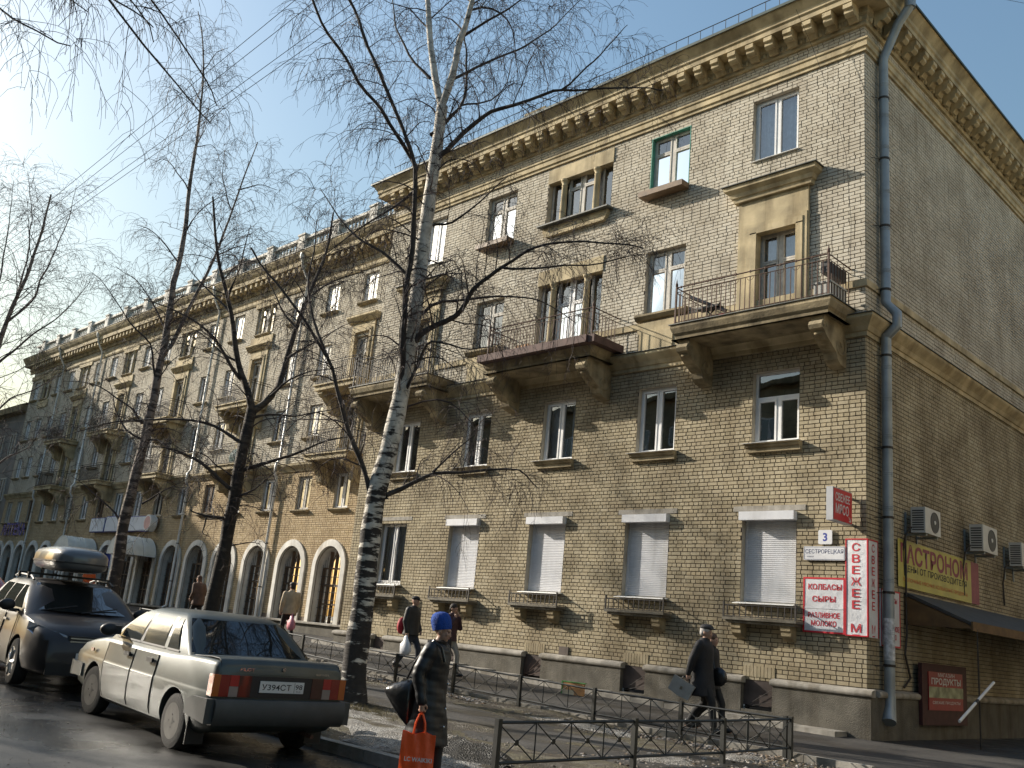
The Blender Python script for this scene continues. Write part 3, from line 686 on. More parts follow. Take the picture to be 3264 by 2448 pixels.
# arched windows: one is built, the rest are copies
def arch_poly(r, base, spring, cx=0, n=20): return [(cx-r, base)]+[(cx-r*math.cos(math.pi*k/n), spring+r*math.sin(math.pi*k/n)) for k in range(n+1)]+[(cx+r, base)]
def arch_window(loc):
    m = MB(); P0, P1 = arch_poly(1.12, 0, 2.10), arch_poly(.86, 0, 2.10); k = len(P0)
    V = [(x, -.07, z) for x, z in P0]+[(x, -.085, z) for x, z in P1]+[(x, .0, z) for x, z in P0]+[(x*.93, .34, z*1 if z <= 2.1 else 2.1+(z-2.1)*.93) for x, z in P1]
    F = []
    for i in range(k-1): F += [(i, i+1, k+i+1, k+i), (2*k+i, 2*k+i+1, i+1, i), (k+i, k+i+1, 3*k+i+1, 3*k+i)]
    m.add(V, F)
    o = m.build('arched_window', WRIM, LW, loc=loc, smooth=40)
    P2 = arch_poly(.80, 0, 2.10); MB().add([(x, .335, z) for x, z in P2], [tuple(range(len(P2)))]).build('pane', ARCHGL, o)
    f = MB()
    for x in (-.38, 0, .38): f.box(x-.03, x+.03, .27, .33, .02, 2.1+math.sqrt(.64-x*x)-.03)
    for z in (.75, 1.45, 2.12): f.box(-.79, .79, .275, .325, z-.03, z+.03)
    for s_ in (-1, 1): f.box(s_*.77-.03, s_*.77+.03, .27, .33, 0, 2.1)
    g = f.build('glazing_bars', BROWNF, o); gr = MB()
    for t in range(-5, 6): gr.tube([(.14*t, .2, 0), (.14*t, .2, 2.05+math.sqrt(max(.01, .55-(.14*t)**2))*.8)], .008, 4)
    for z in (.3, .6, .9, 1.2, 1.5, 1.8): gr.tube([(-.78, .2, z), (.78, .2, z)], .008, 4)
    gr.build('grille', IRON, o)
    return o
AW = arch_window((cB[0], 0, .96)); tr_ = {AW.name: kids(AW)}
for c in cB[1:]: copy_tree(AW, LW, (c, 0, .96), tree=tr_)
gs = M('lit_green_panel', (.3, .6, .1), .6, .1, 5, emit=(.45, .9, .12, .35))
for c in cB[:2]:
    for dx in (.12, .36): MB().box(c+dx, c+dx+.17, .36, .37, 2.35, 2.62).build('green_panel', gs, LW)
pm2 = MB(); pm2.box(XL_, XR, -.14, .02, -.6, .90); pm2.build('plinth', PLINTH, LW)
pl2 = MB().prism([(0, .9), (-.2, .9), (-.23, .92), (-.23, .98), (0, 1.0)], XL_, XR, 'x').build('plinth_ledge', CONC, LW)
def straight(prof, name, mat, x0=XL_-.0, x1=XR, left=0.): return MB().prism([(-p, z) for p, z in prof], x0-left, x1, 'x').build(name, mat, LW)
straight([(-.02, 7.05), (.05, 7.05), (.10, 7.15), (.22, 7.28), (.24, 7.36), (-.02, 7.42)], 'ledge_cornice', STUCCO)
straight([(-.02, 15.6), (.05, 15.6), (.09, 15.68), (.09, 15.82), (.13, 15.88), (-.02, 15.92)], 'string_course', STUCCO)
co2 = straight([(-.02, 16.2), (.08, 16.2), (.10, 16.38), (.16, 16.42), (.16, 16.6), (.55, 16.62), (.56, 16.82), (.66, 16.95), (.76, 17.12), (.78, 17.2), (-.02, 17.2)], 'cornice', STUCCO, left=.7)
md2 = MB().box(-.09, .09, -.50, -.15, 16.36, 16.60).mesh('modillion', STUCCO)
for i in range(int(46/.48)): link('modillion', md2, co2, (-17.3-.48*i, 0, 0))
straight([(-.02, 17.205), (.80, 17.205), (.80, 17.225), (-.02, 17.26)], 'roof_flashing', TIN, left=.7)
bal = MB(); bal.box(XL_+.6, XR-.2, -.44, -.20, 17.27, 17.36); bal.box(XL_+.6, XR-.2, -.46, -.18, 17.98, 18.10); bal = bal.build('balustrade', WRIM, LW)
bm_ = MB().lathe([(.05, 0), (.05, .05), (.03, .09), (.075, .22), (.06, .34), (.03, .48), (.05, .55), (.05, .60)], n=6).mesh('baluster', WRIM, 50)
pd = MB(); pd.box(-.26, .26, -.54, -.12, 17.262, 18.16); pd.box(-.30, .30, -.58, -.08, 18.16, 18.24); pd.box(-.18, .18, -.553, -.539, 17.45, 17.98); pd = pd.mesh('pedestal', WRIM)
x = XR-.5; k = 0
while x > XL_+.8:
    if k % 9 == 8: link('pedestal', pd, bal, (x-.12, 0, 0)); x -= .52
    else: link('baluster', bm_, bal, (x, -.32, 17.37)); x -= .28
    k += 1
MB().add([(XL_, .4, 17.25), (XR, .4, 17.25), (XR, 5, 19.3), (XL_, 5, 19.3), (XL_, 14, 17.25), (XR, 14, 17.25)], [(0, 1, 2, 3), (3, 2, 5, 4)]).build('roof', ROOF, LW)
# downpipes of the wing
for x in (-27.5, -35.7, -50.7, -57.1):
    m = MB(); m.lathe([(.14, 17.15), (.16, 16.95), (.07, 16.75)], (x, -.62, 0), 8)
    m.tube([(x, -.62, 16.8), (x, -.55, 16.5), (x, -.16, 15.9), (x, -.16, 7.6), (x, -.30, 7.4), (x, -.30, 7.0), (x, -.16, 6.8), (x, -.16, zg(x)+.25), (x, -.35, zg(x)+.1)], .065, 8)
    o = m.build('downpipe', GALVL, LW, smooth=50)
    c = MB()
    for z in (14.5, 12.5, 10.3, 8.2, 6, 4, 2.2): c.lathe([(.078, -.02), (.078, .02)], (x, -.16, z), 8)
    c.build('clamp', IRON, o)
# balconies of the wing
def balcony_proto():
    m = MB(); m.box(-1.45, 1.45, -1.05, 0, -.24, -.05); m.box(-1.52, 1.52, -1.12, 0, -.05, 0); o = m.build('balcony', STUCCO, LW)
    body = [(0, -.24), (-.95, -.24), (-.98, -.36), (-.90, -.46), (-.76, -.50), (-.5, -.75), (-.42, -1.0), (-.2, -1.1), (0, -1.1)]
    for s_ in (-1, 1): MB().prism(body, s_*1.1-.15, s_*1.1+.15, 'x').build('bracket', STUCCO, o)
    r_ = MB()
    for z in (.95, .85, .08): r_.tube([(-1.42, 0, z), (-1.42, -1.02, z), (1.42, -1.02, z), (1.42, 0, z)], .016, 4)
    r_.build('railing', IRON, o); bm = MB().box(-.01, .01, -.01, .01, .02, .86).mesh('baluster', IRON)
    for i in range(22): link('baluster', bm, o, (-1.38+2.76*i/21, -1.02, 0))
    for i in range(1, 7):
        for s_ in (-1, 1): link('baluster', bm, o, (s_*1.42, -1.02+i*.15, 0))
    return o
bp = balcony_proto(); bp.location = (cB[0]+.15, 0, 7.43); tb = {bp.name: kids(bp)}
surm = MB()
for (a, b, c, d) in ((-.78, -.49, 0, 2.45), (.49, .78, 0, 2.45), (-.78, .78, 2.45, 2.85)): surm.box(a, b, -.07, .015, c, d)
for (a, b, c, d) in ((-.62, -.485, 0, 2.46), (.485, .62, 0, 2.46), (-.62, .62, 2.42, 2.55)): surm.box(a, b, -.11, .06, c, d)
surm.prism([(.02, 2.85), (-.12, 2.85), (-.3, 3.05), (-.3, 3.12), (.02, 3.12)], -1.0, 1.0, 'x'); surm = surm.mesh('door_surround', STUCCO)
for i in sorted(BAL):
    for z in (7.43, 10.33):
        if not (i == 0 and z < 8): copy_tree(bp, LW, (cB[i]+.15, 0, z), tree=tb)
        link('door_surround', surm, LW, (cB[i]+.15, 0, z-.02 if z > 8 else z-.02))
# clutter on the wing balconies
tarp = M('blue_green_tarp', (.04, .16, .16), .6, .3, 6)
m = MB(); m.ell((0, 0, .35), (.6, .3, .42), 10, 8); tag(m.build('tarpaulin', tarp, None, smooth=60, loc=(cB[3]+1.0, 2.3, 7.43)), 'blue green tarpaulin bundle on the lower balcony behind the dark tree', 'tarpaulin')
# awnings
cloth = M('awning_cloth', (.72, .70, .62), .7, .06, 3, col2=(.8, .78, .7))
cl = cloth.node_tree.nodes['Principled BSDF']; cl.inputs['Transmission Weight'].default_value = 0
for i, lab in ((6, 'white barrel shaped awning right of the blue arched window'), (9, 'white barrel shaped awning left of the blue arched window')):
    a = thing('awning', lab, 'awning', (cB[i], 2.9, 3.30), 0, 'white barrel awnings over the shop doors')
    m = MB(); n = 14; P = [(1.15*math.cos(math.pi*k/n), .95*math.sin(math.pi*k/n)) for k in range(n+1)]
    V = [(x, y, z) for y in (0, -.55, -1.1, -1.5) for x, z in P]; F = [(r*(n+1)+k, r*(n+1)+k+1, (r+1)*(n+1)+k+1, (r+1)*(n+1)+k) for r in range(3) for k in range(n)]
    F.append(tuple(3*(n+1)+k for k in range(n+1))); m.add(V, F); m.build('canopy_cloth', cloth, a, smooth=35)
    f = MB()
    for y in (0, -.55, -1.1, -1.5): f.tube([(x*1.005, y, z*1.005) for x, z in P], .016, 5)
    for s_ in (-1, 1): f.tube([(s_*1.15, 0, 0), (s_*1.15, -1.5, 0)], .016, 5)
    f.build('frame', WPAINT, a)
# shop sign of the wing
blu = M('sign_blue', (.03, .05, .30), .5, .1, 4); sgw = M('sign_face', (.62, .66, .72), .4, .06, 3)
sg = thing('shop_sign', 'long white shop signboard with a round end disc above the white awnings', 'sign', (-42.4, 2.86, 5.0))
for k, (a, b, r) in enumerate(((-4.2, -2.3, 0), (-2.1, -.2, 1), (0.3, 3.0, 0))): MB().box(a, b, -.16, 0, -.36+.0, .36+.06*r).build('panel', sgw, sg); MB().box(a-.04, b+.04, -.12, .02, -.40, .40+.06*r).build('panel_edge', blu, sg)
MB().lathe([(.42, 0), (.42, -.35)], (3.6, 0, 0), 20, 'y').build('disc', WPAINT, sg); MB().lathe([(.34, -.35), (.34, -.36)], (3.6, 0, 0), 20, 'y').build('disc_face', M('pale_red', (.6, .35, .33), .5), sg)
bs_ = thing('letter_sign', 'dark blue letters fixed to the shaded far end of the arcade building', 'sign', (-60.0, 2.95, 4.95))
lettering('АПТЕКА', 4.6, .85, blu, bs_, (0, -.08, 0), (1, 0, 0), bold=.03)
MB().box(-2.3, 2.3, -.05, 0, -.06, .06).build('mounting_bar', IRON, bs_)
bw = MB().add([(x, 3.2, z+.96) for x, z in arch_poly(.84, 1.75, 2.10, cB[8])], [tuple(range(len(arch_poly(.84, 1.75, 2.1, cB[8]))))]); o = bw.build('window_sign', blu, None)
o.location = (0, -.0, 0); tag(o, 'dark blue sign filling the head of the arched window between the awnings', 'sign')
# ================================================================ NEXT BUILDING ALONG THE STREET
NB = thing('far_building', 'lower grey building in shade at the far left end of the street', 'building', (-81, 3.2, 0))
m = MB(); m.box(-17, 17.4, 0, 13, -.5, 13.4); m.build('wall', M('grey_stucco', (.20, .19, .175), .9, .2, 1), NB)
MB().prism([(0, 13.4), (-.5, 13.5), (-.6, 13.9), (0, 13.9)], -17, 17.5, 'x').build('cornice', STUCCOD, NB)
MB().add([(-17.5, -.6, 13.9), (17.4, -.6, 13.9), (17.4, 6, 17), (-17.5, 6, 17), (17.4, 13, 13.9), (-17.5, 13, 13.9)], [(0, 1, 2, 3), (3, 2, 4, 5)]).build('roof', CONC, NB)
wp = window(NB, 1.2, 1.7, 'two', OLDF, 0, glass=GLASSD, loc=(15.6, -.06, 10.3)); tw = {wp.name: kids(wp)}
for i in range(12):
    for z in (10.3, 7.0, 3.7):
        if i or z < 10: copy_tree(wp, NB, (15.6-2.7*i, -.06, z), tree=tw)
# ================================================================ GROUND
def sheet(name, x0, x1, y0, y1, dz, mat, nx, ny, amp=0., freq=1., seed=0, zf=None, kind='structure', mask=None):
    rr = np.random.RandomState(seed); xs = np.linspace(x0, x1, nx); ys = np.linspace(y0, y1, ny)
    X, Y = np.meshgrid(xs, ys); Z = np.interp(-X, [-100, 0, 1.5, 4, 8.4, 12, 20, 34, 60, 260], [0, 0, 0, .06, .17, .32, .5, .8, 1.25, 2.2])+dz
    if zf is not None: Z = Z+zf(X, Y)
    if amp:
        N_ = np.zeros_like(X)
        for k in range(14):
            a = rr.uniform(0, 6.28); f = freq*rr.uniform(.6, 5); N_ += np.sin(f*(X*math.cos(a)+Y*math.sin(a))+rr.uniform(0, 6.28))/(f/freq)**.7
        Z = Z+amp*N_/3
    V = np.stack([X, Y, Z], -1).reshape(-1, 3); i = np.arange(nx*ny).reshape(ny, nx)
    F = np.stack([i[:-1, :-1], i[:-1, 1:], i[1:, 1:], i[1:, :-1]], -1).reshape(-1, 4)
    o = link(name, mesh_np(name, V, F, mat, smooth=True)); o['kind'] = kind; return o
def ground_mat(name, cols, scales, rough, wet=None, bump=.6, bsc=60, bd=.02):
    m = bpy.data.materials.new(name); m.use_nodes = True; MATS[name] = m; n, l = m.node_tree.nodes, m.node_tree.links; b = n['Principled BSDF']
    g = n.new('ShaderNodeNewGeometry'); a = n.new('ShaderNodeTexNoise'); a.inputs['Scale'].default_value = scales[0]; a.inputs['Detail'].default_value = 9; a.inputs['Roughness'].default_value = .65
    l.new(g.outputs['Position'], a.inputs['Vector']); r = n.new('ShaderNodeValToRGB'); e = r.color_ramp.elements
    while len(e) < len(cols): e.new(.5)
    for i, (p, c) in enumerate(cols): e[i].position = p; e[i].color = (*c, 1)
    l.new(a.outputs['Fac'], r.inputs[0])
    f = n.new('ShaderNodeTexNoise'); f.inputs['Scale'].default_value = scales[1]; f.inputs['Detail'].default_value = 4; l.new(g.outputs['Position'], f.inputs['Vector'])
    r3 = n.new('ShaderNodeValToRGB'); r3.color_ramp.elements[0].color = (.55, .55, .55, 1); r3.color_ramp.elements[1].color = (1.3, 1.3, 1.3, 1); r3.color_ramp.elements[0].position = .35; r3.color_ramp.elements[1].position = .65
    l.new(f.outputs['Fac'], r3.inputs[0]); mx = n.new('ShaderNodeMix'); mx.data_type = 'RGBA'; mx.blend_type = 'MULTIPLY'; mx.inputs[0].default_value = 1
    l.new(r.outputs[0], mx.inputs[6]); l.new(r3.outputs[0], mx.inputs[7]); l.new(mx.outputs[2], b.inputs['Base Color'])
    b.inputs['Roughness'].default_value = rough
    if wet:
        k = n.new('ShaderNodeTexNoise'); k.inputs['Scale'].default_value = wet[0]; k.inputs['Detail'].default_value = 5; l.new(g.outputs['Position'], k.inputs['Vector'])
        rw = n.new('ShaderNodeMapRange'); rw.inputs[1].default_value = wet[1]; rw.inputs[2].default_value = wet[2]; rw.inputs[3].default_value = wet[3]; rw.inputs[4].default_value = wet[4]
        l.new(k.outputs['Fac'], rw.inputs[0]); l.new(rw.outputs[0], b.inputs['Roughness'])
    v = n.new('ShaderNodeTexVoronoi'); v.inputs['Scale'].default_value = bsc*1.6; l.new(g.outputs['Position'], v.inputs['Vector'])
    nb = n.new('ShaderNodeTexNoise'); nb.inputs['Scale'].default_value = bsc; nb.inputs['Detail'].default_value = 6; l.new(g.outputs['Position'], nb.inputs['Vector'])
    ad = n.new('ShaderNodeMath'); ad.operation = 'ADD'; l.new(v.outputs['Distance'], ad.inputs[0]); l.new(nb.outputs['Fac'], ad.inputs[1])
    bp = n.new('ShaderNodeBump'); bp.inputs['Strength'].default_value = bump; bp.inputs['Distance'].default_value = bd; l.new(ad.outputs[0], bp.inputs['Height']); l.new(bp.outputs[0], b.inputs['Normal'])
    return m
ASPH = ground_mat('wet_asphalt', [(.3, (.018, .017, .016)), (.5, (.028, .027, .025)), (.7, (.04, .037, .033))], (.7, 40), .45, (.8, .40, .60, .10, .52), .22, 70, .010)
PATHM = ground_mat('path_asphalt', [(.3, (.030, .028, .025)), (.52, (.055, .051, .046)), (.7, (.085, .079, .071))], (.8, 30), .6, (.9, .4, .6, .30, .8), .45, 60, .012)
SIDEM = ground_mat('pavement_asphalt', [(.3, (.024, .022, .020)), (.5, (.038, .035, .032)), (.7, (.058, .054, .049))], (.6, 30), .8, (.7, .4, .6, .45, .9), .4, 60, .012)
DIRT = ground_mat('verge_dirt', [(.30, (.035, .027, .018)), (.46, (.07, .055, .035)), (.56, (.11, .095, .05)), (.66, (.10, .085, .06)), (.78, (.25, .24, .22))], (1.3, 22), .9, (2.2, .4, .6, .35, .95), .9, 35, .04)
ICE = ground_mat('dirty_ice', [(.25, (.10, .09, .075)), (.42, (.22, .205, .18)), (.6, (.36, .345, .32)), (.8, (.46, .45, .43))], (2.4, 26), .5, (3, .4, .6, .25, .8), .9, 30, .05)
gd = MB().add([(-700, -700, -.9), (700, -700, -.9), (700, 700, -.9), (-700, 700, -.9)], [(0, 1, 2, 3)]).build('ground', M('far_ground', (.09, .085, .075), .95, .2, .05)); gd['kind'] = 'structure'
sheet('road', -180, 90, -20.2, -11.36, -.235, ASPH, 420, 40, .010, .8, 3)
sheet('verge', -120, 60, -36, -20.1, -.12, DIRT, 200, 20, .03, 1.6, 4)
sheet('verge', -120, 2.6, -11.42, -5.0, -.075, DIRT, 560, 60, .035, 1.6, 5, zf=lambda X, Y: -.06*np.clip((-9-Y)/2.4, 0, 1))
sheet('path', -120, 2.2, -9.2, -6.4, -.066, PATHM, 300, 24, .012, 1.1, 6, zf=lambda X, Y: -.035*np.clip((np.abs(Y+7.8)-1.0)/.4, 0, 1))
sheet('pavement', -120, 3, -5.05, .1, -.035, SIDEM, 300, 30, .008, 1., 7, zf=lambda X, Y: .0*X)
sheet('pavement', -64, -16.8, .08, 3.05, -.03, SIDEM, 120, 10, .006, 1., 8)
sheet('side_road', 2.4, 90, -11.42, 80, -.16, SIDEM, 200, 200, .012, .7, 9, zf=lambda X, Y: .1*np.clip((3.6-X)/1.0, 0, 1))
sheet('side_pavement', .0, 3.1, -.02, 40, -.045, SIDEM, 20, 120, .006, 1., 10)
kb = MB(); x = 1.6
while x > -70:
    z = zg(x-.5); h = rnd.uniform(-.006, .006); kb.box(x-.99, x, -11.50, -11.36, z-.5, z-.105+h); x -= 1.0
kb = kb.build('kerb', CONC); kb['kind'] = 'structure'
kb2 = MB(); x = 2.4
while x > -62:
    z = zg(x-.5); kb2.box(x-.99, x, -5.12, -5.02, z-.3, z+.0+rnd.uniform(-.006, .006)); x -= 1.0
kb2 = kb2.build('path_kerb', CONC); kb2['kind'] = 'structure'
# ================================================================ DRAINPIPE, SIGNS AND FITTINGS ON THE CORNER
def clampset(parent, x, y, zs_, r):
    for z in zs_:
        c = MB().lathe([(r+.012, -.025), (r+.014, 0), (r+.012, .025)], (x, y, z), 12); c.tube([(x-.02, y-.05, z-.01), (x-.16, y-.30, z-.03)], .008, 4); c.build('clamp', IRON, parent)
m = MB(); R_ = .105
m.tube([(.16, .62, .78), (.16, .62, 8.18)], R_, 14); m.tube([(.16, .62, 8.12), (.40, .62, 8.34), (.40, .62, 8.62), (.16, .62, 8.92), (.16, .62, 14.95), (.52, .62, 15.75), (.80, .62, 16.1)], R_, 14)
m.tube([(.80, .62, 16.05), (.82, .62, 16.9)], .125, 14); m.lathe([(.13, 16.6), (.2, 16.85), (.23, 17.1), (.23, 17.2)], (.82, .62, 0), 14)
for z in (1.95, 2.95, 4.4, 5.1, 5.9, 6.7, 7.4, 9.6, 10.6, 11.5, 12.6, 13.4, 14.2):
    for e in (0, .035, .07): m.lathe([(R_, -.008), (R_+.007, 0), (R_, .008)], (.16, .62, z+e), 14)
m.tube([(.16, .62, .80), (.16, .60, .55), (.22, .44, .30)], [.11, .12, .135], 14)
dp = m.build('downpipe', GALV, CB, smooth=40)
clampset(dp, .16, .62, (1.35, 2.75, 4.25, 5.7, 7.7, 9.2, 10.7, 12.35, 13.9), R_)
paper = M('torn_poster_paper', (.50, .52, .55), .8, .35, 14)
MB().tube([(.16, .62, 1.45), (.16, .62, 2.25)], R_+.004, 14, caps=False).build('poster_remnant', paper, dp, smooth=40)
RED = M('sign_red', (.55, .02, .035), .45, .08, 3); REDL = M('lettering_red', (.50, .015, .03), .6, .05, 3); DBLUE = M('lettering_navy', (.02, .035, .13), .6); SGW = M('sign_white', (.62, .63, .66), .5, .06, 5)
BAN = M('banner_vinyl', (.66, .67, .70), .35, .10, 4, .6, 7); BLK = M('lettering_black', (.02, .02, .02), .6)
XF, YF = (1, 0, 0), (0, 1, 0)
t = thing('lightbox_sign', 'red and grey lightbox sign reading fresh meat projecting from the corner on two arms', 'sign', (0, 0, 4.32))
MB().box(-.40, -.26, -.92, -.10, -.33, .33).build('case', M('case_grey', (.42, .43, .45), .5, .05), t)
MB().box(-.262, -.252, -.90, -.12, -.31, .31).build('face', RED, t)
lettering('СВЕЖЕЕ', .62, .17, SGW, t, (-.25, -.52, .15), YF, bold=.02); lettering('МЯСО', .56, .20, SGW, t, (-.25, -.54, -.08), YF, bold=.02)
lettering('↘', .10, .10, SGW, t, (-.25, -.22, -.23), YF)
MB().box(-.36, -.31, -.12, .02, .22, .26).box(-.36, -.31, -.12, .02, -.31, -.27).build('arm', IRON, t)
def rrect(mb, w, h, r, y0, y1, n=4):
    P = []
    for cx, cz, a0 in ((w/2-r, h/2-r, 0), (-w/2+r, h/2-r, 90), (-w/2+r, -h/2+r, 180), (w/2-r, -h/2+r, 270)):
        for k in range(n+1): a = R(a0+90*k/n); P.append((cx+r*math.cos(a), cz+r*math.sin(a)))
    return mb.prism(P, y0, y1, 'y')
t = thing('house_number_plate', 'small white square house number plate with a blue numeral three', 'sign', (-.86, 0, 3.77))
rrect(MB(), .30, .29, .03, -.05, -.02).build('plate', SGW, t); lettering('3', .095, .17, M('numeral_blue', (.03, .05, .28), .5), t, (0, -.052, 0), XF, bold=.03); rrect(MB(), .06, .06, .01, -.02, .0).build('mount', IRON, t)
t = thing('street_name_plate', 'long white street name plate with navy letters under the house number', 'sign', (-.88, 0, 3.44))
rrect(MB(), .90, .28, .02, -.05, -.02).build('plate', SGW, t); lettering('СЕСТРОРЕЦКАЯ', .82, .105, DBLUE, t, (0, -.052, .03), XF); lettering('УЛИЦА', .16, .03, DBLUE, t, (-.30, -.052, -.07), XF)
lb = MB(); frame_rect(lb, -.435, .435, -.128, .128, .006, -.0525, -.0515); lb.build('border', DBLUE, t); rrect(MB(), .8, .06, .01, -.02, 0).build('mount', IRON, t)
def banner_sheet(w, h, seed, nx=14, nz=20, amp=.0012):
    rr = random.Random(seed); V = []; F = []; ph = [rr.uniform(0, 6) for _ in range(6)]
    for j in range(nz+1):
        for i in range(nx+1):
            u, v = i/nx, j/nz; y = amp*(math.sin(3*u+5*v+ph[0])+.7*math.sin(9*u-4*v+ph[1])+.5*math.sin(15*v+4*u+ph[2]))*math.sin(math.pi*min(1, max(0, u)))
            V.append((-w/2+w*u, -.035-y, -h/2+h*v))
    for j in range(nz):
        for i in range(nx): a = j*(nx+1)+i; F.append((a, a+1, a+nx+2, a+nx+1))
    return MB().add(V, F)
t = thing('food_banner', 'white red bordered banner listing sausages, cheeses and draught milk beside the last shutter', 'banner', (-.885, 0, 2.405))
banner_sheet(.90, 1.10, 2).build('sheet', BAN, t, smooth=60)
fr = MB(); rr_ = .06
frame_rect(fr, -.45, .45, -.55, .55, .035, -.041, -.038); fr.build('border', RED, t)
lettering('КОЛБАСЫ', .72, .12, REDL, t, (.02, -.0395, .36), XF, bold=.025); lettering('СЫРЫ', .50, .12, REDL, t, (0, -.0395, .12), XF, bold=.025)
lettering('РАЗЛИВНОЕ', .68, .11, REDL, t, (0, -.0395, -.20), XF, bold=.025); lettering('МОЛОКО', .54, .11, REDL, t, (0, -.0395, -.36), XF, bold=.025)
MB().box(-.44, .44, -.041, -.038, -.075, -.06).build('rule', SGW, t)
t = thing('corner_banner', 'tall white banner with vertical red letters wrapped round the building corner', 'banner', (0, 0, 2.79))
def strip(x0, x1, y0, y1, seed):
    rr = random.Random(seed); V = []; F = []; nz = 24; nx = 6; a = rr.uniform(0, 6)
    for j in range(nz+1):
        for i in range(nx+1):
            u, v = i/nx, j/nz; d = .03+.004*math.sin(7*v+3*u+a)*math.sin(math.pi*u)+.002*math.sin(23*v+a)*math.sin(math.pi*u)
            V.append((x0+(x1-x0)*u+(d if x0 == x1 else 0), y0+(y1-y0)*u-(d if x0 != x1 else 0), -.95+1.9*v))
    for j in range(nz):
        for i in range(nx): q = j*(nx+1)+i; F.append((q, q+1, q+nx+2, q+nx+1))
    return MB().add(V, F)
strip(-.43, .03, 0, 0, 1).build('sheet', BAN, t, smooth=60); strip(0, 0, -.03, .42, 2).build('sheet', BAN, t, smooth=60)
fr = MB(); frame_rect(fr, -.43, .035, -.95, .95, .022, -.040, -.034); fr.build('border', RED, t)
fr = MB()
for (y0, y1, z0, z1) in ((-.03, -.005, -.95, .95), (.40, .42, -.95, .95), (-.005, .40, .925, .95)): fr.box(.034, .040, y0, y1, z0, z1)
fr.build('border', RED, t)
for k, c in enumerate('СВЕЖЕЕ М'):
    if c == ' ': continue
    z = .78-.225*k
    lettering(c, .21 if c in 'ЖМ' else .165, .165, REDL, t, (-.21, -.0385, z), XF, bold=.015); lettering(c, .15 if c in 'ЖМ' else .13, .165, REDL, t, (.0385, .20, z), YF, bold=.01)
for o in (((-.21, -.0385, -.925), XF, .15), ((.0385, .2, -.925), YF, .12)): lettering('—', o[2], .02, REDL, t, o[0], o[1])
t = thing('side_board', 'white board with red border and letters behind the drainpipe', 'sign', (0, 1.0, 2.27))
MB().box(.0, .03, -.45, .45, -.56, .56).build('board', SGW, t); fr = MB()
for (y0, y1, z0, z1) in ((-.45, -.42, -.56, .56), (.42, .45, -.56, .56), (-.42, .42, .53, .56), (-.42, .42, -.56, -.53)): fr.box(.031, .036, y0, y1, z0, z1)
fr.build('border', RED, t)
for s_, z in (('КОЛБАСЫ', .36), ('СЫРЫ', .12), ('РАЗЛИВНОЕ', -.2), ('МОЛОКО', -.36)): lettering(s_, .085*len(s_), .11, REDL, t, (.038, 0, z), YF, bold=.02)
YEL = M('banner_yellow', (.42, .37, .07), .5, .12, 3, .3, 4); PLUM = M('lettering_plum', (.24, .045, .07), .6, .15, 6); ORR = M('lettering_orange', (.50, .12, .03), .6)
t = thing('grocery_banner', 'yellow grocery banner with plum lettering on the shaded side wall', 'banner', (0, 3.42, 3.45))
bb = banner_sheet(4.10, .98, 5, 24, 12, .0012); bb.v = [(-y, x, z) for x, y, z in bb.v]; bb.build('sheet', YEL, t, smooth=60)
lettering('ГАСТРОНОМ', 3.75, .42, PLUM, t, (.040, -.05, .22), YF, bold=.03); lettering('ЦЕНЫ ОТ ПРОИЗВОДИТЕЛЯ', 3.5, .17, BLK, t, (.040, 0, -.10), YF, bold=.012); lettering('МОЛОЧНЫЕ МЯСНЫЕ КОЛБАСНЫЕ ПРОДУКТЫ', 3.6, .10, ORR, t, (.040, 0, -.33), YF, bold=.01)
bb = banner_sheet(.50, .98, 6, 5, 12, .0012); bb.v = [(-y, x+2.30, z) for x, y, z in bb.v]; bb.build('end_strip', PLUM, t, smooth=60)
# air conditioners
ACW = M('ac_casing', (.52, .52, .50), .5, .08, 4); ACD = M('ac_fan_dark', (.05, .05, .05), .6, .1)
def ac(lab, y, z, sc=1.):
    t = thing('air_conditioner', lab, 'air conditioner', (0, y, z), 0, 'air conditioners on the side wall'); t.scale = (1, sc, sc)
    MB().box(.18, .48, 0, .82, 0, .54).build('casing', ACW, t)
    f = MB().lathe([(.20, .482), (.22, .490), (.225, .482)], (0, .50, .27), 24, 'x'); f.build('fan_ring', ACD, t); MB().lathe([(.205, .484), (.0, .486)], (0, .50, .27), 24, 'x').build('fan_grille', ACD, t)
    MB().lathe([(.045, .486), (.04, .496)], (0, .50, .27), 12, 'x').build('hub', ACW, t)
    for k in range(9): MB().box(.21, .45, -.006, .0, .05+.05*k, .075+.05*k).build('vent_slat', ACD, t)
    for yy in (.12, .70): MB().prism([(0, -.30), (.03, -.30), (.03, -.05), (.46, -.05), (.46, -.005), (.03, -.005), (.03, .45), (0, .45)], yy-.02, yy+.02, 'y').build('bracket', GALV, t)
    h = MB().tube([(.2, -.02, .12), (.1, -.08, -.05), (.03, -.06, -.4), (.03, -.02, -.9)], .02, 5).build('hose', IRON, t); return t
ac('grey white air conditioner unit nearest the drainpipe', 1.70, 4.10); ac('larger air conditioner unit above the right end of the yellow banner', 5.05, 4.14, 1.15); ac('air conditioner unit cut off by the right edge of the view', 7.75, 4.10, 1.1)
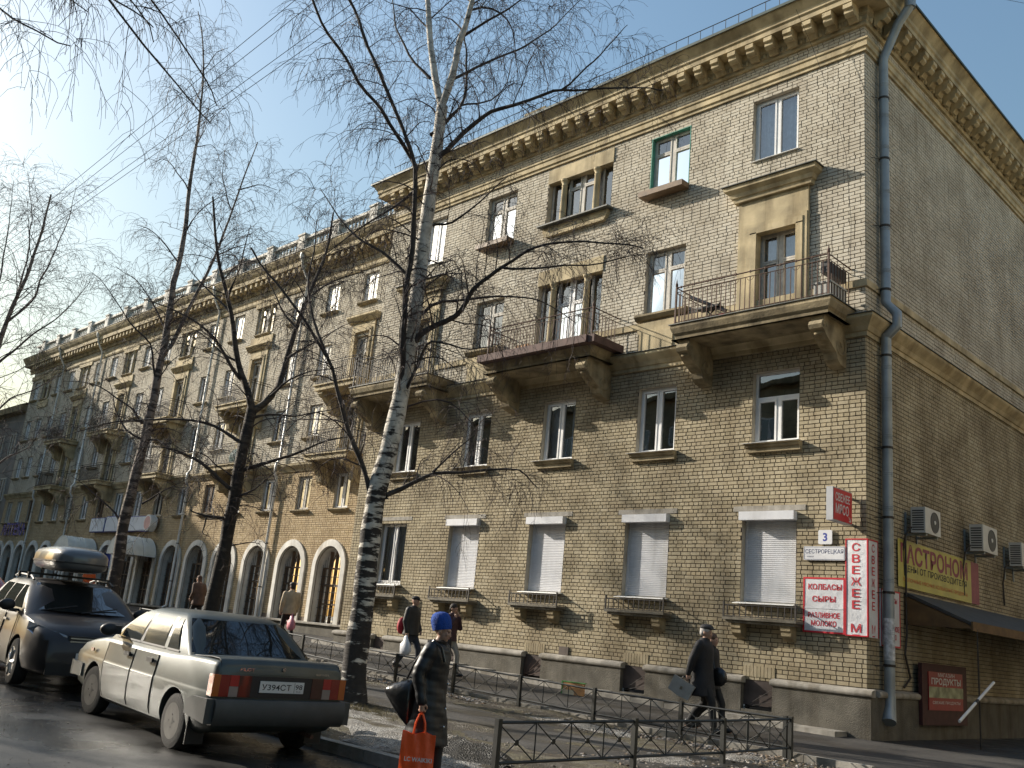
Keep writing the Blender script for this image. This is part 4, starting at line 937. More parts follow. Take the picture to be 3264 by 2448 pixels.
# canopy with entrance board
WOODC = M('canopy_boards', (.12, .068, .025), .75, .25, 5); WETAL = M('canopy_roof', (.045, .043, .04), .7, .25, 4)
t = thing('entrance_canopy', 'sloping shop entrance canopy with brown boarded underside on the shaded side wall', 'canopy', (0, 0, 0))
m = MB(); m.prism([(.02, 2.80), (1.35, 2.26), (1.35, 2.32), (.02, 2.87)], 1.72, 10.2, 'y'); m.build('roof_sheet', WETAL, t)
for k in range(40): MB().prism([(.03, 2.775), (1.33, 2.245), (1.33, 2.258), (.03, 2.79)], 1.74+.21*k, 1.74+.21*k+.2, 'y').build('board', WOODC, t)
MB().prism([(.02, 2.78), (1.34, 2.24), (1.34, 2.20), (.02, 2.2)], 1.70, 1.74, 'y').build('end_panel', WOODC, t); MB().box(1.33, 1.37, 1.7, 10.2, 2.16, 2.34).build('fascia', WOODC, t)
for y in (5.6, 9.6): MB().tube([(1.28, y, -.2), (1.28, y, 2.25)], .018, 8).build('post', IRON, t)
MAR = M('maroon_panel', (.06, .02, .02), .7, .2)
t = thing('entrance_board', 'dark maroon shop board with red and white panels under the canopy', 'sign', (0, 3.3, .0))
MB().box(.125, .20, -1.22, 1.22, .25, 1.48).build('backing', MAR, t); MB().box(.20, .22, -.93, .93, .55, 1.32).build('panel', M('panel_red', (.28, .025, .025), .5), t); MB().box(.221, .226, -.93, .93, .80, 1.02).build('picture_strip', M('picture_strip', (.28, .30, .20), .6, .5, 4), t)
lettering('ПРОДУКТЫ', 1.6, .16, SGW, t, (.226, 0, 1.12), YF, bold=.02); lettering('МАГАЗИН', .9, .08, SGW, t, (.226, 0, 1.265), YF); lettering('СВЕЖИЕ ПРОДУКТЫ', 1.5, .07, SGW, t, (.226, 0, .70), YF)
t = thing('barrier_pole', 'white diagonal barrier arm pivoting on a thin post in the dark shop entrance', 'barrier pole', (1.40, 1.93, 0))
MB().tube([(0, -1.17, .47), (0, .70, 1.22)], .028, 8).build('arm', WPAINT, t); MB().tube([(0, -.33, .805), (0, -.20, .857)], .034, 8).build('dark_band', IRON, t)
MB().tube([(-.04, 0, -.2), (-.04, 0, 2.2)], .016, 8).build('post', IRON, t)
cb = MB(); cb.tube([(.05, 1.72, 4.0), (.05, 1.72, 2.9), (.06, 1.70, 2.0), (.05, 1.62, 1.6), (.06, 1.85, 1.15), (.05, 1.55, .95)], .022, 6); tag(cb.build('cable', IRON), 'thick black cable hanging down the side wall from the first air conditioner', 'cable')
cb = MB(); cb.tube([(-1.35, -.72, 16.2), (-1.10, -.30, 15.2), (-.62, -.30, 13.6), (-.30, -.30, 12.2), (-.22, -.22, 10.6), (-.2, -.3, 9.5)], .006, 4); tag(cb.build('cable', IRON), 'thin loose wire hanging over the facade from the roof to the nearest balcony', 'cable')
tag(MB().box(-7.93, -7.62, -.03, -.006, .80, 1.08).build('wall_hatch', M('hatch_brown', (.07, .05, .04), .7, .15)), 'small brown metal hatch on the wall above the plinth', 'hatch')
# things left on the first balcony
blk = M('black_plastic', (.025, .025, .027), .5, .1)
t = thing('flower_box', 'black box hung inside the right end of the nearest balcony railing', 'flower box', (-.42, -.55, 8.65)); MB().box(-.12, .06, -.40, .40, .55, .80).build('box', blk, t); MB().box(-.10, .04, -.38, .38, .79, .81).build('soil', MATS['soil'], t)
t = thing('folded_chair', 'dark folding chair leaning at the left end of the nearest balcony', 'chair', (-3.5, -.75, 8.63))
m = MB()
m.tube([(-.45, 0, .75), (.5, .05, .25)], .05, 6).tube([(-.3, .15, .0), (.3, .15, .55)], .018, 5).tube([(.35, .1, .0), (-.2, .1, .5)], .018, 5); m.build('frame', blk, t); MB().box(-.25, .35, -.05, .2, .38, .43).build('seat', blk, t)
t = thing('storage_crate', 'pale crate on the nearest balcony under the hanging black box', 'crate', (-.55, -.55, 8.63)); MB().box(-.16, .22, -.38, .30, 0, .34).build('box', M('pale_crate', (.40, .39, .36), .8, .1), t); MB().box(-.18, .24, -.40, .32, .34, .38).build('lid', MATS['pale_crate'], t)
tag(MB().ell((-3.05, -.75, 8.72), (.14, .1, .09), 10, 6).build('bucket', M('red_plastic', (.4, .03, .03), .5), None, smooth=60), 'small red bundle on the floor of the nearest balcony', 'bundle')
t = thing('boxes', 'pale bundles stacked on the floor of the middle balcony', 'bundle', (-8.8, -.75, 8.63)); m = MB(); m.ell((0, 0, .13), (.4, .2, .14), 10, 6).ell((.6, .05, .12), (.3, .2, .12), 10, 6); m.build('sacks', M('pale_sack', (.5, .46, .42), .9, .15, 8), t, smooth=60); MB().box(-.95, -.45, -.05, .3, 0, .4).build('board', M('crate_wood', (.35, .2, .1), .8, .2), t)
t.name = 'bundle'
# overhead wires
wm = IRON
def wire(lab, a, b, sag):
    a, b = Vector(a), Vector(b); n = 24; pts = [a.lerp(b, i/n)-Vector((0, 0, sag*4*(i/n)*(1-i/n))) for i in range(n+1)]
    tag(MB().tube(pts, .006, 4).build('overhead_wire', wm), lab, 'wire', 'overhead wires crossing the sky')
for k, (z0, z1, sl) in enumerate(((10.27, 10.86, .067), (9.97, 10.5, .058), (9.55, 9.9, .040), (9.38, 9.68, .034))):
    wire(['uppermost', 'second from top', 'third from top', 'lowest'][k]+' of the four overhead wires behind the birches', (-34, -12, z0-sl*21+.3), (7, -12, z1+sl*11), .12)
wire('thin overhead wire leaving the corner drainpipe head to the right', (.85, .62, 16.75), (14, 30, 24), .3)
# ================================================================ VEHICLES
SED = M('dusty_grey_green_paint', (.055, .066, .063), .44, .18, 3, metal=.28, coat=.18, spec=.5)
DARKP = M('dark_plum_paint', (.028, .024, .024), .45, .14, 4, metal=.1, coat=.25, spec=.35)
REDP = M('red_paint', (.35, .02, .02), .3, .05, 4, coat=.7)
TYRE = M('tyre_rubber', (.022, .021, .02), .85, .3, 12, .4, 60); STEEL = M('dusty_steel_wheel', (.065, .062, .057), .6, .25, 8, metal=.3); ALLOY = M('alloy_wheel', (.45, .45, .45), .35, .05, metal=.8)
BUMP = M('bumper_plastic', (.055, .058, .056), .6, .15, 6); BUMPL = M('bumper_grey', (.12, .13, .125), .5, .12, 5); BLACKP = M('black_trim', (.015, .015, .016), .55, .05)
TRED = M('tail_lens_red', (.22, .012, .008), .25, .05, coat=.6); TAMB = M('tail_lens_amber', (.40, .10, .015), .25, .05, coat=.6); TWHT = M('tail_lens_clear', (.25, .21, .19), .3, .05, coat=.6)
PLATE = M('plate_white', (.62, .62, .60), .5, .06, 8); CHROME = M('chrome_trim', (.6, .6, .6), .15, 0, metal=1.)
HEADL = M('headlamp', (.35, .37, .42), .12, .25, 18, metal=.6, coat=1.); CARSG = glass_mat('dusty_side_glass', .10, None, rough=.10, dark=(.05, .055, .055))
DARKI = M('car_interior', (.03, .028, .026), .9, .2)
def carve(me, cyl, name, mats):
    o = link('tmp', me); cm = MB()
    for (x, z, r, y0, y1) in cyl: cm.lathe([(r, y0), (r, y1)], (x, 0, z), 28, 'y')
    c = link('tmpc', cm.mesh('c', mats[0])); b = o.modifiers.new('b', 'BOOLEAN'); b.operation = 'DIFFERENCE'; b.object = c; b.solver = 'EXACT'
    dg = bpy.context.evaluated_depsgraph_get(); me2 = bpy.data.meshes.new_from_object(o.evaluated_get(dg)); me2.name = name
    bpy.data.objects.remove(o); bpy.data.objects.remove(c)
    me2.polygons.foreach_set('use_smooth', [True]*len(me2.polygons)); me2.set_sharp_from_angle(angle=R(38)); return me2
def body_mesh(st, ring, name, mats, cyl):
    V = []; F = []
    half = len(ring(*st[0][1:])); n = 2*half-2
    for x, *a in st:
        h = ring(*a); pts = h+[(-y, z) for y, z in h[-2:0:-1]]
        V += [(x, y, z) for y, z in pts]
    for i in range(len(st)-1):
        for j in range(n): F.append((i*n+j, i*n+(j+1) % n, (i+1)*n+(j+1) % n, (i+1)*n+j))
    F += [tuple(range(n)), tuple((len(st)-1)*n+j for j in range(n))]
    return carve(MB().add(V, F).mesh(name, mats[0]), cyl, name, mats)
def cabin_mesh(layers, name, mat, n=5):
    V = []; F = []; k = 0
    for (z, x0, x1, hw, r) in layers:
        P = []
        for cx, cy, a0 in ((x1-r, hw-r, 0), (x0+r, hw-r, 90), (x0+r, -hw+r, 180), (x1-r, -hw+r, 270)):
            for q in range(n+1): a = R(a0+90*q/n); P.append((cx+r*math.cos(a), cy+r*math.sin(a), z))
        k = len(P); V += P
    for i in range(len(layers)-1):
        for j in range(k): F.append((i*k+j, i*k+(j+1) % k, (i+1)*k+(j+1) % k, (i+1)*k+j))
    F.append(tuple((len(layers)-1)*k+j for j in range(k))); return MB().add(V, F).mesh(name, mat, 40)
def lerp(a, b, t): return a+(b-a)*t
def side_pane(b0, b1, t0, t1, yb, yt, zb, zt, bulge=.02, s=1, off=.006, n=6):
    V = []; F = []
    for j in range(n+1):
        t = j/n; x0, x1 = lerp(b0, t0, t), lerp(b1, t1, t); y = lerp(yb, yt, t)+off+bulge*math.sin(math.pi*t); z = lerp(zb, zt, t); V += [(x0, s*y, z), (x1, s*y, z)]
    for j in range(n): F.append((2*j, 2*j+1, 2*j+3, 2*j+2))
    return MB().add(V, F)
def end_pane(xb, zb, hb, xt, zt, ht, bow=.05, n=8, off=.006):
    V = []; F = []
    for j in range(n+1):
        u = -1+2*j/n; V += [(xb-bow*u*u*(1 if bow > 0 else 1), u*hb, zb), (xt-bow*u*u, u*ht, zt)]
    for j in range(n): F.append((2*j, 2*j+2, 2*j+3, 2*j+1))
    return MB().add(V, F)
def wheel(t, x, y, r, wd, rim, s, spokes=0, steer=0):
    m = MB(); m.lathe([(r*.62, -wd/2), (r*.80, -wd/2-.004), (r*.95, -wd/2+.008), (r, -wd/2+.03), (r, wd/2-.03), (r*.95, wd/2-.008), (r*.80, wd/2+.004), (r*.62, wd/2)], (0, 0, 0), 32, 'y')
    w_ = m.build('wheel', TYRE, t, smooth=40, loc=(x, y, r), rot=(0, 0, steer)); k = MB(); q = s*wd/2
    k.lathe([(r*.64, q+s*.002), (r*.60, q-s*.004), (r*.55, q-s*.055), (r*.40, q-s*.065), (r*.33, q-s*.02), (r*.16, q-s*.016), (r*.13, q+s*.004), (.001, q+s*.006)], (0, 0, 0), 28, 'y'); k.build('rim', rim, w_, smooth=35)
    b = MB()
    for i in range(4 if not spokes else spokes):
        a = 2*math.pi*i/(4 if not spokes else spokes)
        if spokes: b.tube([(r*.1*math.cos(a), q, r*.1*math.sin(a)), (r*.6*math.cos(a), q-s*.01, r*.6*math.sin(a))], .03, 5)
        else: b.lathe([(.009, q-s*.012), (.009, q+s*.006)], (r*.23*math.cos(a), 0, r*.23*math.sin(a)), 6, 'y')
    for i in range(10): a = 2*math.pi*i/10; b.lathe([(.016, q-s*.062), (.016, q-s*.056)], (r*.47*math.cos(a), 0, r*.47*math.sin(a)), 6, 'y')
    b.build('wheel_bolts', BLACKP if not spokes else ALLOY, w_)
# ---- saloon seen from behind
T = thing('parked_saloon', 'dusty grey green saloon car parked at the kerb, seen from behind', 'car', (-2.72, -12.40, -.205)); T.rotation_euler = (0, -.024, math.pi-.045)
O_ = 2.1
def ring(zt, w_, zb): return [(0, zb), (.86*w_, zb), (.95*w_, zb+.05), (.985*w_, zb+.14), (w_, max(zb+.2, .46)), (w_, .655), (.992*w_, .668), (.988*w_, .69), (.955*w_, zt-.055), (.925*w_, zt-.018), (.86*w_, zt), (.4*w_, zt+.014), (0, zt+.018)]
st = [(.05, .93, .755, .42), (.075, .965, .775, .36), (.13, .985, .785, .30), (.35, .985, .80, .24), (.72, .975, .808, .21), (1.2, .95, .812, .20), (2.0, .94, .814, .20), (2.9, .95, .81, .20), (3.15, .945, .805, .21), (3.6, .885, .79, .23), (3.95, .815, .765, .28), (4.08, .77, .74, .34), (4.13, .70, .72, .40)]
st = [(x-O_, *a) for x, *a in st]
bm_ = body_mesh(st, ring, 'body', [SED], [(.82-O_, .30, .325, .52, 1.2), (.82-O_, .30, .325, -1.2, -.52), (3.28-O_, .30, .325, .52, 1.2), (3.28-O_, .30, .325, -1.2, -.52)])
BD = link('body', bm_, T)
cab = [(.925, .66, 3.12, .745, .10), (.955, .70, 3.07, .742, .10), (1.10, .90, 2.86, .700, .10), (1.24, 1.10, 2.64, .645, .10), (1.325, 1.23, 2.47, .590, .12), (1.365, 1.33, 2.36, .535, .16), (1.388, 1.48, 2.2, .42, .2), (1.396, 1.65, 2.05, .22, .15)]
link('roof', cabin_mesh([(z, a-O_, b-O_, h, r) for z, a, b, h, r in cab], 'roof', SED), T)
def gy(z): return float(np.interp(z, [.955, 1.10, 1.24, 1.325], [.742, .700, .645, .590]))
def pane_on(b0, b1, t0, t1, z0, z1, s, nm='side_window', mat=CARSG):
    V = []; F = []; n = 8
    for j in range(n+1): t = j/n; z = lerp(z0, z1, t); yy = s*(gy(z)+.007+.012*math.sin(math.pi*t)); V += [(lerp(b0, t0, t)-O_, yy, z), (lerp(b1, t1, t)-O_, yy, z)]
    for j in range(n): F.append((2*j, 2*j+1, 2*j+3, 2*j+2))
    return MB().add(V, F).build(nm, mat, T, smooth=60)
def strip_on(b0, b1, t0, t1, z0, z1, s, parent, off=.010, mat=BLACKP):
    V = []; F = []; n = 8
    for j in range(n+1): t = j/n; z = lerp(z0, z1, t); V += [(lerp(b0, t0, t)-O_, s*(gy(z)+off), z), (lerp(b1, t1, t)-O_, s*(gy(z)+off), z)]
    for j in range(n): F.append((2*j, 2*j+1, 2*j+3, 2*j+2))
    return MB().add(V, F).build('window_trim', mat, parent)
for s in (1, -1):
    for q in ((1.06, 1.33, 1.33, 1.44), (1.44, 2.06, 1.54, 2.06), (2.14, 2.83, 2.14, 2.44)):
        pw_ = pane_on(*q, .985, 1.305, s)
        strip_on(q[0]-.03, q[1]+.03, q[0]-.03, q[1]+.03, .965, .985, s, pw_)
    strip_on(2.062, 2.138, 2.062, 2.138, .97, 1.31, s, BD); strip_on(1.345, 1.43, 1.455, 1.53, .97, 1.31, s, BD, mat=SED if s < 0 else SED)
    # doors: panels a few millimetres proud of the body; dark tubes paint the shade in the gaps
    for (x0, x1, nm) in ((1.43, 2.09, 'r'), (2.11, 2.96, 'f')):
        h = ring(.945, .814, .20)[2:9]; V = []; F = []
        for k, (y, z) in enumerate(h):
            xa = x0
            if nm == 'r' and z < .66: xa = max(x0, .82+math.sqrt(max(0, .36**2-(z-.30)**2))+.02) if abs(z-.30) < .36 else x0
            if nm == 'f' and z < .55: x1_ = min(x1, 3.28-math.sqrt(max(0, .36**2-(z-.30)**2))-.03) if abs(z-.3) < .36 else x1
            else: x1_ = x1
            V += [(xa-O_, s*(y+.006), max(z, .27)), (x1_-O_, s*(y+.006), max(z, .27))]
        for k in range(len(h)-1): F.append((2*k, 2*k+1, 2*k+3, 2*k+2))
        d = MB().add(V, F).build('door', SED, T, smooth=20)
        for xx in (x0, x1):
            g = MB()
            for k in range(len(h)-1):
                i = 2*k+(0 if xx == x0 else 1); a, b = Vector(V[i]), Vector(V[i+2])
                g.tube([a+Vector((0, s*-.002, 0)), b+Vector((0, s*-.002, 0))], .006, 4)
            g.build('door_gap_shade', BLACKP, d)
        hx = x0+.08-O_; MB().box(hx-.01, hx+.15, *(sorted((s*.806, s*.832))), .800, .845).build('door_handle', BLACKP, d)
    mm = MB().box(2.72-O_, 2.80-O_, *(sorted((s*.76, s*.95))), 1.00, 1.10); mm.ell((2.76-O_, s*.90, 1.05), (.07, .11, .075), 10, 7); mm.build('mirror', BLACKP, T, smooth=50)
    MB().box(3.38-O_, 3.46-O_, *(sorted((s*.795, s*.812))), .74, .78).build('side_lamp', TAMB, T)
    wheel(T, .82-O_, s*.70, .285, .165, STEEL, s); wheel(T, 3.28-O_, s*.70, .285, .165, STEEL, s, steer=.08)
    MB().box(.40-O_, .415-O_, *(sorted((s*.60, s*.80))), .12, .40).build('mud_flap', BLACKP, T)
    # tail lamp: amber edge, red, clear strip
    y0 = s*.775
    tl = MB().box(.028-O_, .10-O_, *sorted((s*.705, s*.60)), .635, .845).build('tail_light', TRED, T)
    MB().box(.026-O_, .13-O_, *sorted((s*.785, s*.707)), .635, .845).build('amber_lens', TAMB, tl); MB().box(.028-O_, .10-O_, *sorted((s*.598, s*.50)), .635, .735).build('clear_lens', TWHT, tl)
    MB().box(.028-O_, .10-O_, *sorted((s*.598, s*.50)), .737, .845).build('red_lens', M('lens_bright_red', (.36, .015, .015), .25, .05, coat=.6), tl); MB().box(.029-O_, .10-O_, *sorted((s*.498, s*.36)), .635, .845).build('dark_lens', M('lens_dark', (.05, .012, .01), .3, .05, coat=.5), tl)
pz = end_pane(.735-O_, .985, .722, 1.215-O_, 1.318, .572, bow=-.055); pz.v = [(x-.025, y, z+.006) for x, y, z in pz.v]; pz.build('rear_window', CARGL, T, smooth=60)
pz = end_pane(3.03-O_, .985, .66, 2.49-O_, 1.31, .53, bow=.07); pz.v = [(x+.03, y, z+.006) for x, y, z in pz.v]; pz.build('windscreen', CARGL, T, smooth=60)
# boot lid: proud panel over the tail and the upper rear face
V = []; F = []; pr = [(.70, .981), (.30, 1.008), (.135, 1.008), (.085, .99), (.052, .94), (.04, .86)]; ny = 8
for x, z in pr:
    for j in range(ny+1): u = -1+2*j/ny; V.append((x-O_+.012*u*u, u*.70, z-.010*u*u))
for i in range(len(pr)-1):
    for j in range(ny): a = i*(ny+1)+j; F.append((a, a+1, a+ny+2, a+ny+1))
bl = MB().add(V, F).build('boot_lid', SED, T, smooth=50)
for s in (1, -1): MB().tube([(x-O_+.010, s*.703, z-.012) for x, z in pr], .005, 4).build('lid_gap_shade', BLACKP, bl)  # black tube paints the shade along the lid's edge
MB().lathe([(.02, .0), (.02, -.012)], (.045-O_, 0, .92), 12, 'x').build('lock', CHROME, bl)
lettering('PILOT', .16, .03, CHROME, bl, (.036-O_, .42, .905), (0, -1, 0)); lettering('SAMARA', .17, .022, CHROME, bl, (.036-O_, -.48, .885), (0, -1, 0))
MB().box(.034-O_, .09-O_, -.36, .36, .635, .845).build('plate_panel', BLACKP, T)
pl_ = MB().box(.022-O_, .033-O_, -.26, .26, .685, .800).build('number_plate', PLATE, T)
PBX = M('plate_black', (.02, .02, .02), .6)
lettering('У394СТ', .345, .062, PBX, pl_, (.0215-O_, .065, .742), (0, -1, 0), bold=.012); lettering('98', .085, .05, PBX, pl_, (.0215-O_, -.20, .750), (0, -1, 0), bold=.01); lettering('RUS', .05, .014, PBX, pl_, (.0215-O_, -.20, .705), (0, -1, 0))
fr = MB(); fr.box(.0212-O_, .022-O_, -.148, -.144, .69, .795); fr.build('divider', PBX, pl_)
pb = [(-.055, .40), (-.075, .46), (-.075, .56), (-.045, .615), (.06, .615), (.06, .36), (-.02, .36)]
bu = MB().prism([(x-O_, z) for x, z in pb], -.76, .76, 'y')
for s in (1, -1): bu.prism([(x, z) for x, z in ((-.03-O_, .38), (.45-O_, .42), (.45-O_, .56), (.30-O_, .605), (-.03-O_, .615))], *sorted((s*.74, s*.845)), 'y')
bu.build('rear_bumper', BUMP, T, smooth=30)
fbm = MB().box(4.08-O_, 4.20-O_, -.76, .76, .38, .56)
for s in (1, -1): fbm.prism([(x-O_, y*s) for x, y in ((3.68, .74), (3.68, .805), (3.95, .80), (4.14, .76), (4.14, .70))], .40, .56, 'z')
fbm.build('front_bumper', BUMPL, T, smooth=30); MB().tube([(.02-O_, -.45, .25), (.35-O_, -.45, .26)], .022, 8).build('exhaust_pipe', RUST, T)
se = MB()
for y in (-.36, .36): se.box(1.95-O_, 2.08-O_, y-.22, y+.22, .6, 1.02); se.box(2.0-O_, 2.06-O_, y-.11, y+.11, 1.02, 1.2)
se.build('seat', DARKI, T)
# ---- dark hatchback facing the camera, roof box on top
def hatch(T, paint, front=True):
    P_ = 2.17
    def ring2(zt, w_, zb): return [(0, zb), (.84*w_, zb), (.95*w_, zb+.06), (w_, zb+.2), (w_, .58), (.985*w_, .70), (.955*w_, zt-.07), (.92*w_, zt-.025), (.82*w_, zt), (.4*w_, zt+.02), (0, zt+.025)]
    st = [(.05, .90, .78, .40), (.2, 1.0, .86, .28), (.8, 1.0, .89, .2), (2.2, .98, .90, .18), (3.0, 1.0, .895, .19), (3.3, 1.005, .885, .20), (3.75, .95, .865, .22), (4.05, .88, .82, .22), (4.22, .80, .745, .23), (4.31, .68, .69, .26), (4.35, .50, .66, .30)]
    link('body', body_mesh([(x-P_, *a) for x, *a in st], ring2, 'body', [paint], [(x-P_, .33, .37, *yy) for x in (.85, 3.42) for yy in ((.55, 1.3), (-1.3, -.55))]), T)
    cab = [(.98, .30, 3.42, .82, .14), (1.02, .34, 3.34, .815, .14), (1.2, .5, 3.02, .755, .14), (1.36, .68, 2.68, .68, .16), (1.44, .85, 2.45, .62, .2), (1.485, 1.05, 2.25, .50, .25), (1.50, 1.3, 2.0, .30, .25)]
    link('roof', cabin_mesh([(z, a-P_, b-P_, h, r) for z, a, b, h, r in cab], 'roof', paint), T)
    gy2 = lambda z: float(np.interp(z, [1.02, 1.2, 1.36, 1.44], [.815, .755, .68, .62]))
    for s in (1, -1):
        for (b0, b1, t0, t1) in ((.75, 1.45, .95, 1.45), (1.53, 2.25, 1.53, 2.2), (2.32, 3.0, 2.28, 2.5)):
            V = []; F = []; n = 6
            for j in range(n+1): t = j/n; z = lerp(1.05, 1.38, t); V += [(lerp(b0, t0, t)-P_, s*(gy2(z)+.007), z), (lerp(b1, t1, t)-P_, s*(gy2(z)+.007), z)]
            for j in range(n): F.append((2*j, 2*j+1, 2*j+3, 2*j+2))
            MB().add(V, F).build('side_window', CARGL, T, smooth=60)
        m = MB(); m.ell((2.86-P_, s*.99, 1.08), (.07, .12, .085), 12, 8); m.box(2.84-P_, 2.9-P_, *sorted((s*.82, s*.95)), .99, 1.03); m.build('mirror', BLACKP, T, smooth=50)
        wheel(T, .85-P_, s*.78, .32, .2, ALLOY, s, 7); wheel(T, 3.42-P_, s*.78, .32, .2, ALLOY, s, 7)
        # swept headlamp following the front corner
        V = [(4.24-P_, s*.38, .70), (4.20-P_, s*.56, .68), (4.08-P_, s*.75, .70), (3.86-P_, s*.855, .80), (3.80-P_, s*.835, .905), (4.0-P_, s*.74, .87), (4.16-P_, s*.56, .81), (4.235-P_, s*.40, .76)]
        V2 = [(x+.035, y*1.015, z+.012) for x, y, z in V]; n = 8
        MB().add(V+V2, [tuple(range(n, 2*n))]+[(i, (i+1) % n, n+(i+1) % n, n+i) for i in range(n)]).build('headlight', HEADL, T)
        MB().lathe([(.055, 4.325-P_), (.05, 4.345-P_)], (0, s*.56, .36), 14, 'x').build('fog_lamp', HEADL, T)
        MB().tube([(1.0-P_, s*.60, 1.49), (1.3-P_, s*.60, 1.535), (2.2-P_, s*.60, 1.52), (2.4-P_, s*.60, 1.47)], .018, 6).build('roof_rail', BLACKP, T)
        for (x0, x1) in ((1.49, 2.27), (2.30, 3.12)):
            g = MB()
            for x in (x0, x1): g.tube([(x-P_, s*.893, .28), (x-P_, s*.904, .5), (x-P_, s*.893, .7), (x-P_, s*.862, .94)], .006, 4)
            d = g.build('door_gap_shade', BLACKP, T); MB().box(x0+.06-P_, x0+.24-P_, *sorted((s*.875, s*.90)), .84, .875).build('door_handle', CHROME, T)  # black tubes paint the shade of the door shut lines
    ws = end_pane(3.29-P_, 1.045, .74, 2.50-P_, 1.425, .56, bow=.10); ws.v = [(x+.06, y, z+.012) for x, y, z in ws.v]; ws.build('windscreen', CARGL, T, smooth=60)
    g = MB()
    for k in range(4): g.box(4.26-P_, 4.315-P_-.012*k*0, -.36, .36, .60+.045*k, .618+.045*k)
    g.build('grille', CHROME, T); MB().box(4.25-P_, 4.30-P_, -.38, .38, .585, .775).build('grille_recess', BLACKP, T)
    MB().box(4.30-P_, 4.355-P_, -.62, .62, .24, .40).build('lower_grille', BLACKP, T)
    p = MB().box(4.355-P_, 4.372-P_, -.26, .26, .44, .55).build('number_plate', PLATE, T)
    lettering('У917ОМ', .36, .062, PBX, p, (4.3735-P_, -.06, .495), (0, 1, 0), bold=.012); lettering('98', .085, .05, PBX, p, (4.3735-P_, .20, .50), (0, 1, 0), bold=.01)
    w_ = MB()
    for y0, y1 in ((-.05, .52), (-.62, -.08)): w_.tube([(3.36-P_, y0, 1.055), (3.17-P_, y1, 1.15)], .010, 5)
    w_.build('wiper', BLACKP, T)
    for x in (1.35, 2.05): MB().box(x-.03-P_, x+.03-P_, -.64, .64, 1.545, 1.575).box(x-.03-P_, x+.03-P_, -.64, -.60, 1.48, 1.55).box(x-.03-P_, x+.03-P_, .60, .64, 1.48, 1.55).build('roof_bar', BLACKP, T)
    se = MB()
    for y in (-.38, .38): se.box(1.9-P_, 2.05-P_, y-.24, y+.24, .6, 1.1); se.box(1.95-P_, 2.03-P_, y-.12, y+.12, 1.1, 1.28)
    se.build('seat', DARKI, T)
T2 = thing('parked_hatchback', 'dark plum hatchback with roof bars parked nose to nose with the grey saloon', 'car', (-7.79, -12.20, -.075)); T2.rotation_euler = (0, .022, -.12)
hatch(T2, DARKP)
T3 = thing('parked_hatchback', 'red hatchback just entering the left edge behind the dark car', 'car', (-13.6, -12.35, .115)); T3.rotation_euler = (0, .022, .0)
hatch(T3, REDP)
rb = MB(); V = []; F = []; n = 20
prof = [(-.98, .05, .22), (-.95, .30, .30), (-.75, .39, .38), (0, .42, .42), (.55, .42, .42), (.85, .39, .36), (1.0, .30, .26), (1.04, .10, .16)]
for x, hw, h in prof:
    for k in range(n): a = 2*math.pi*k/n; c, s_ = math.cos(a), math.sin(a); V.append((x, hw*math.copysign(abs(c)**.55, c), .20+(h*.5*math.copysign(abs(s_)**.6, s_)*(1.15 if s_ > 0 else .8))))
for i in range(len(prof)-1):
    for k in range(n): F.append((i*n+k, i*n+(k+1) % n, (i+1)*n+(k+1) % n, (i+1)*n+k))
F += [tuple(range(n)), tuple((len(prof)-1)*n+k for k in range(n))]
RBX = thing('roof_box', 'grey plastic roof box strapped across the bars of the dark hatchback', 'roof box', (-8.03, -12.20, 1.53)); RBX.rotation_euler = (0, .022, -.12)
rb.add(V, F).build('shell', M('roof_box_grey', (.10, .105, .11), .3, .06, 4, coat=.5), RBX, smooth=50)
MB().tube([(x, .0+s_*hw*1.0, .185) for s_ in (1,) for x, hw, h in prof]+[(x, -hw*1.0, .185) for x, hw, h in prof[::-1]], .014, 5).build('seam', BLACKP, RBX)
for x in (-.45, .25): MB().box(x-.03, x+.03, -.3, .3, .042, .07).build('clamp', BLACKP, RBX)
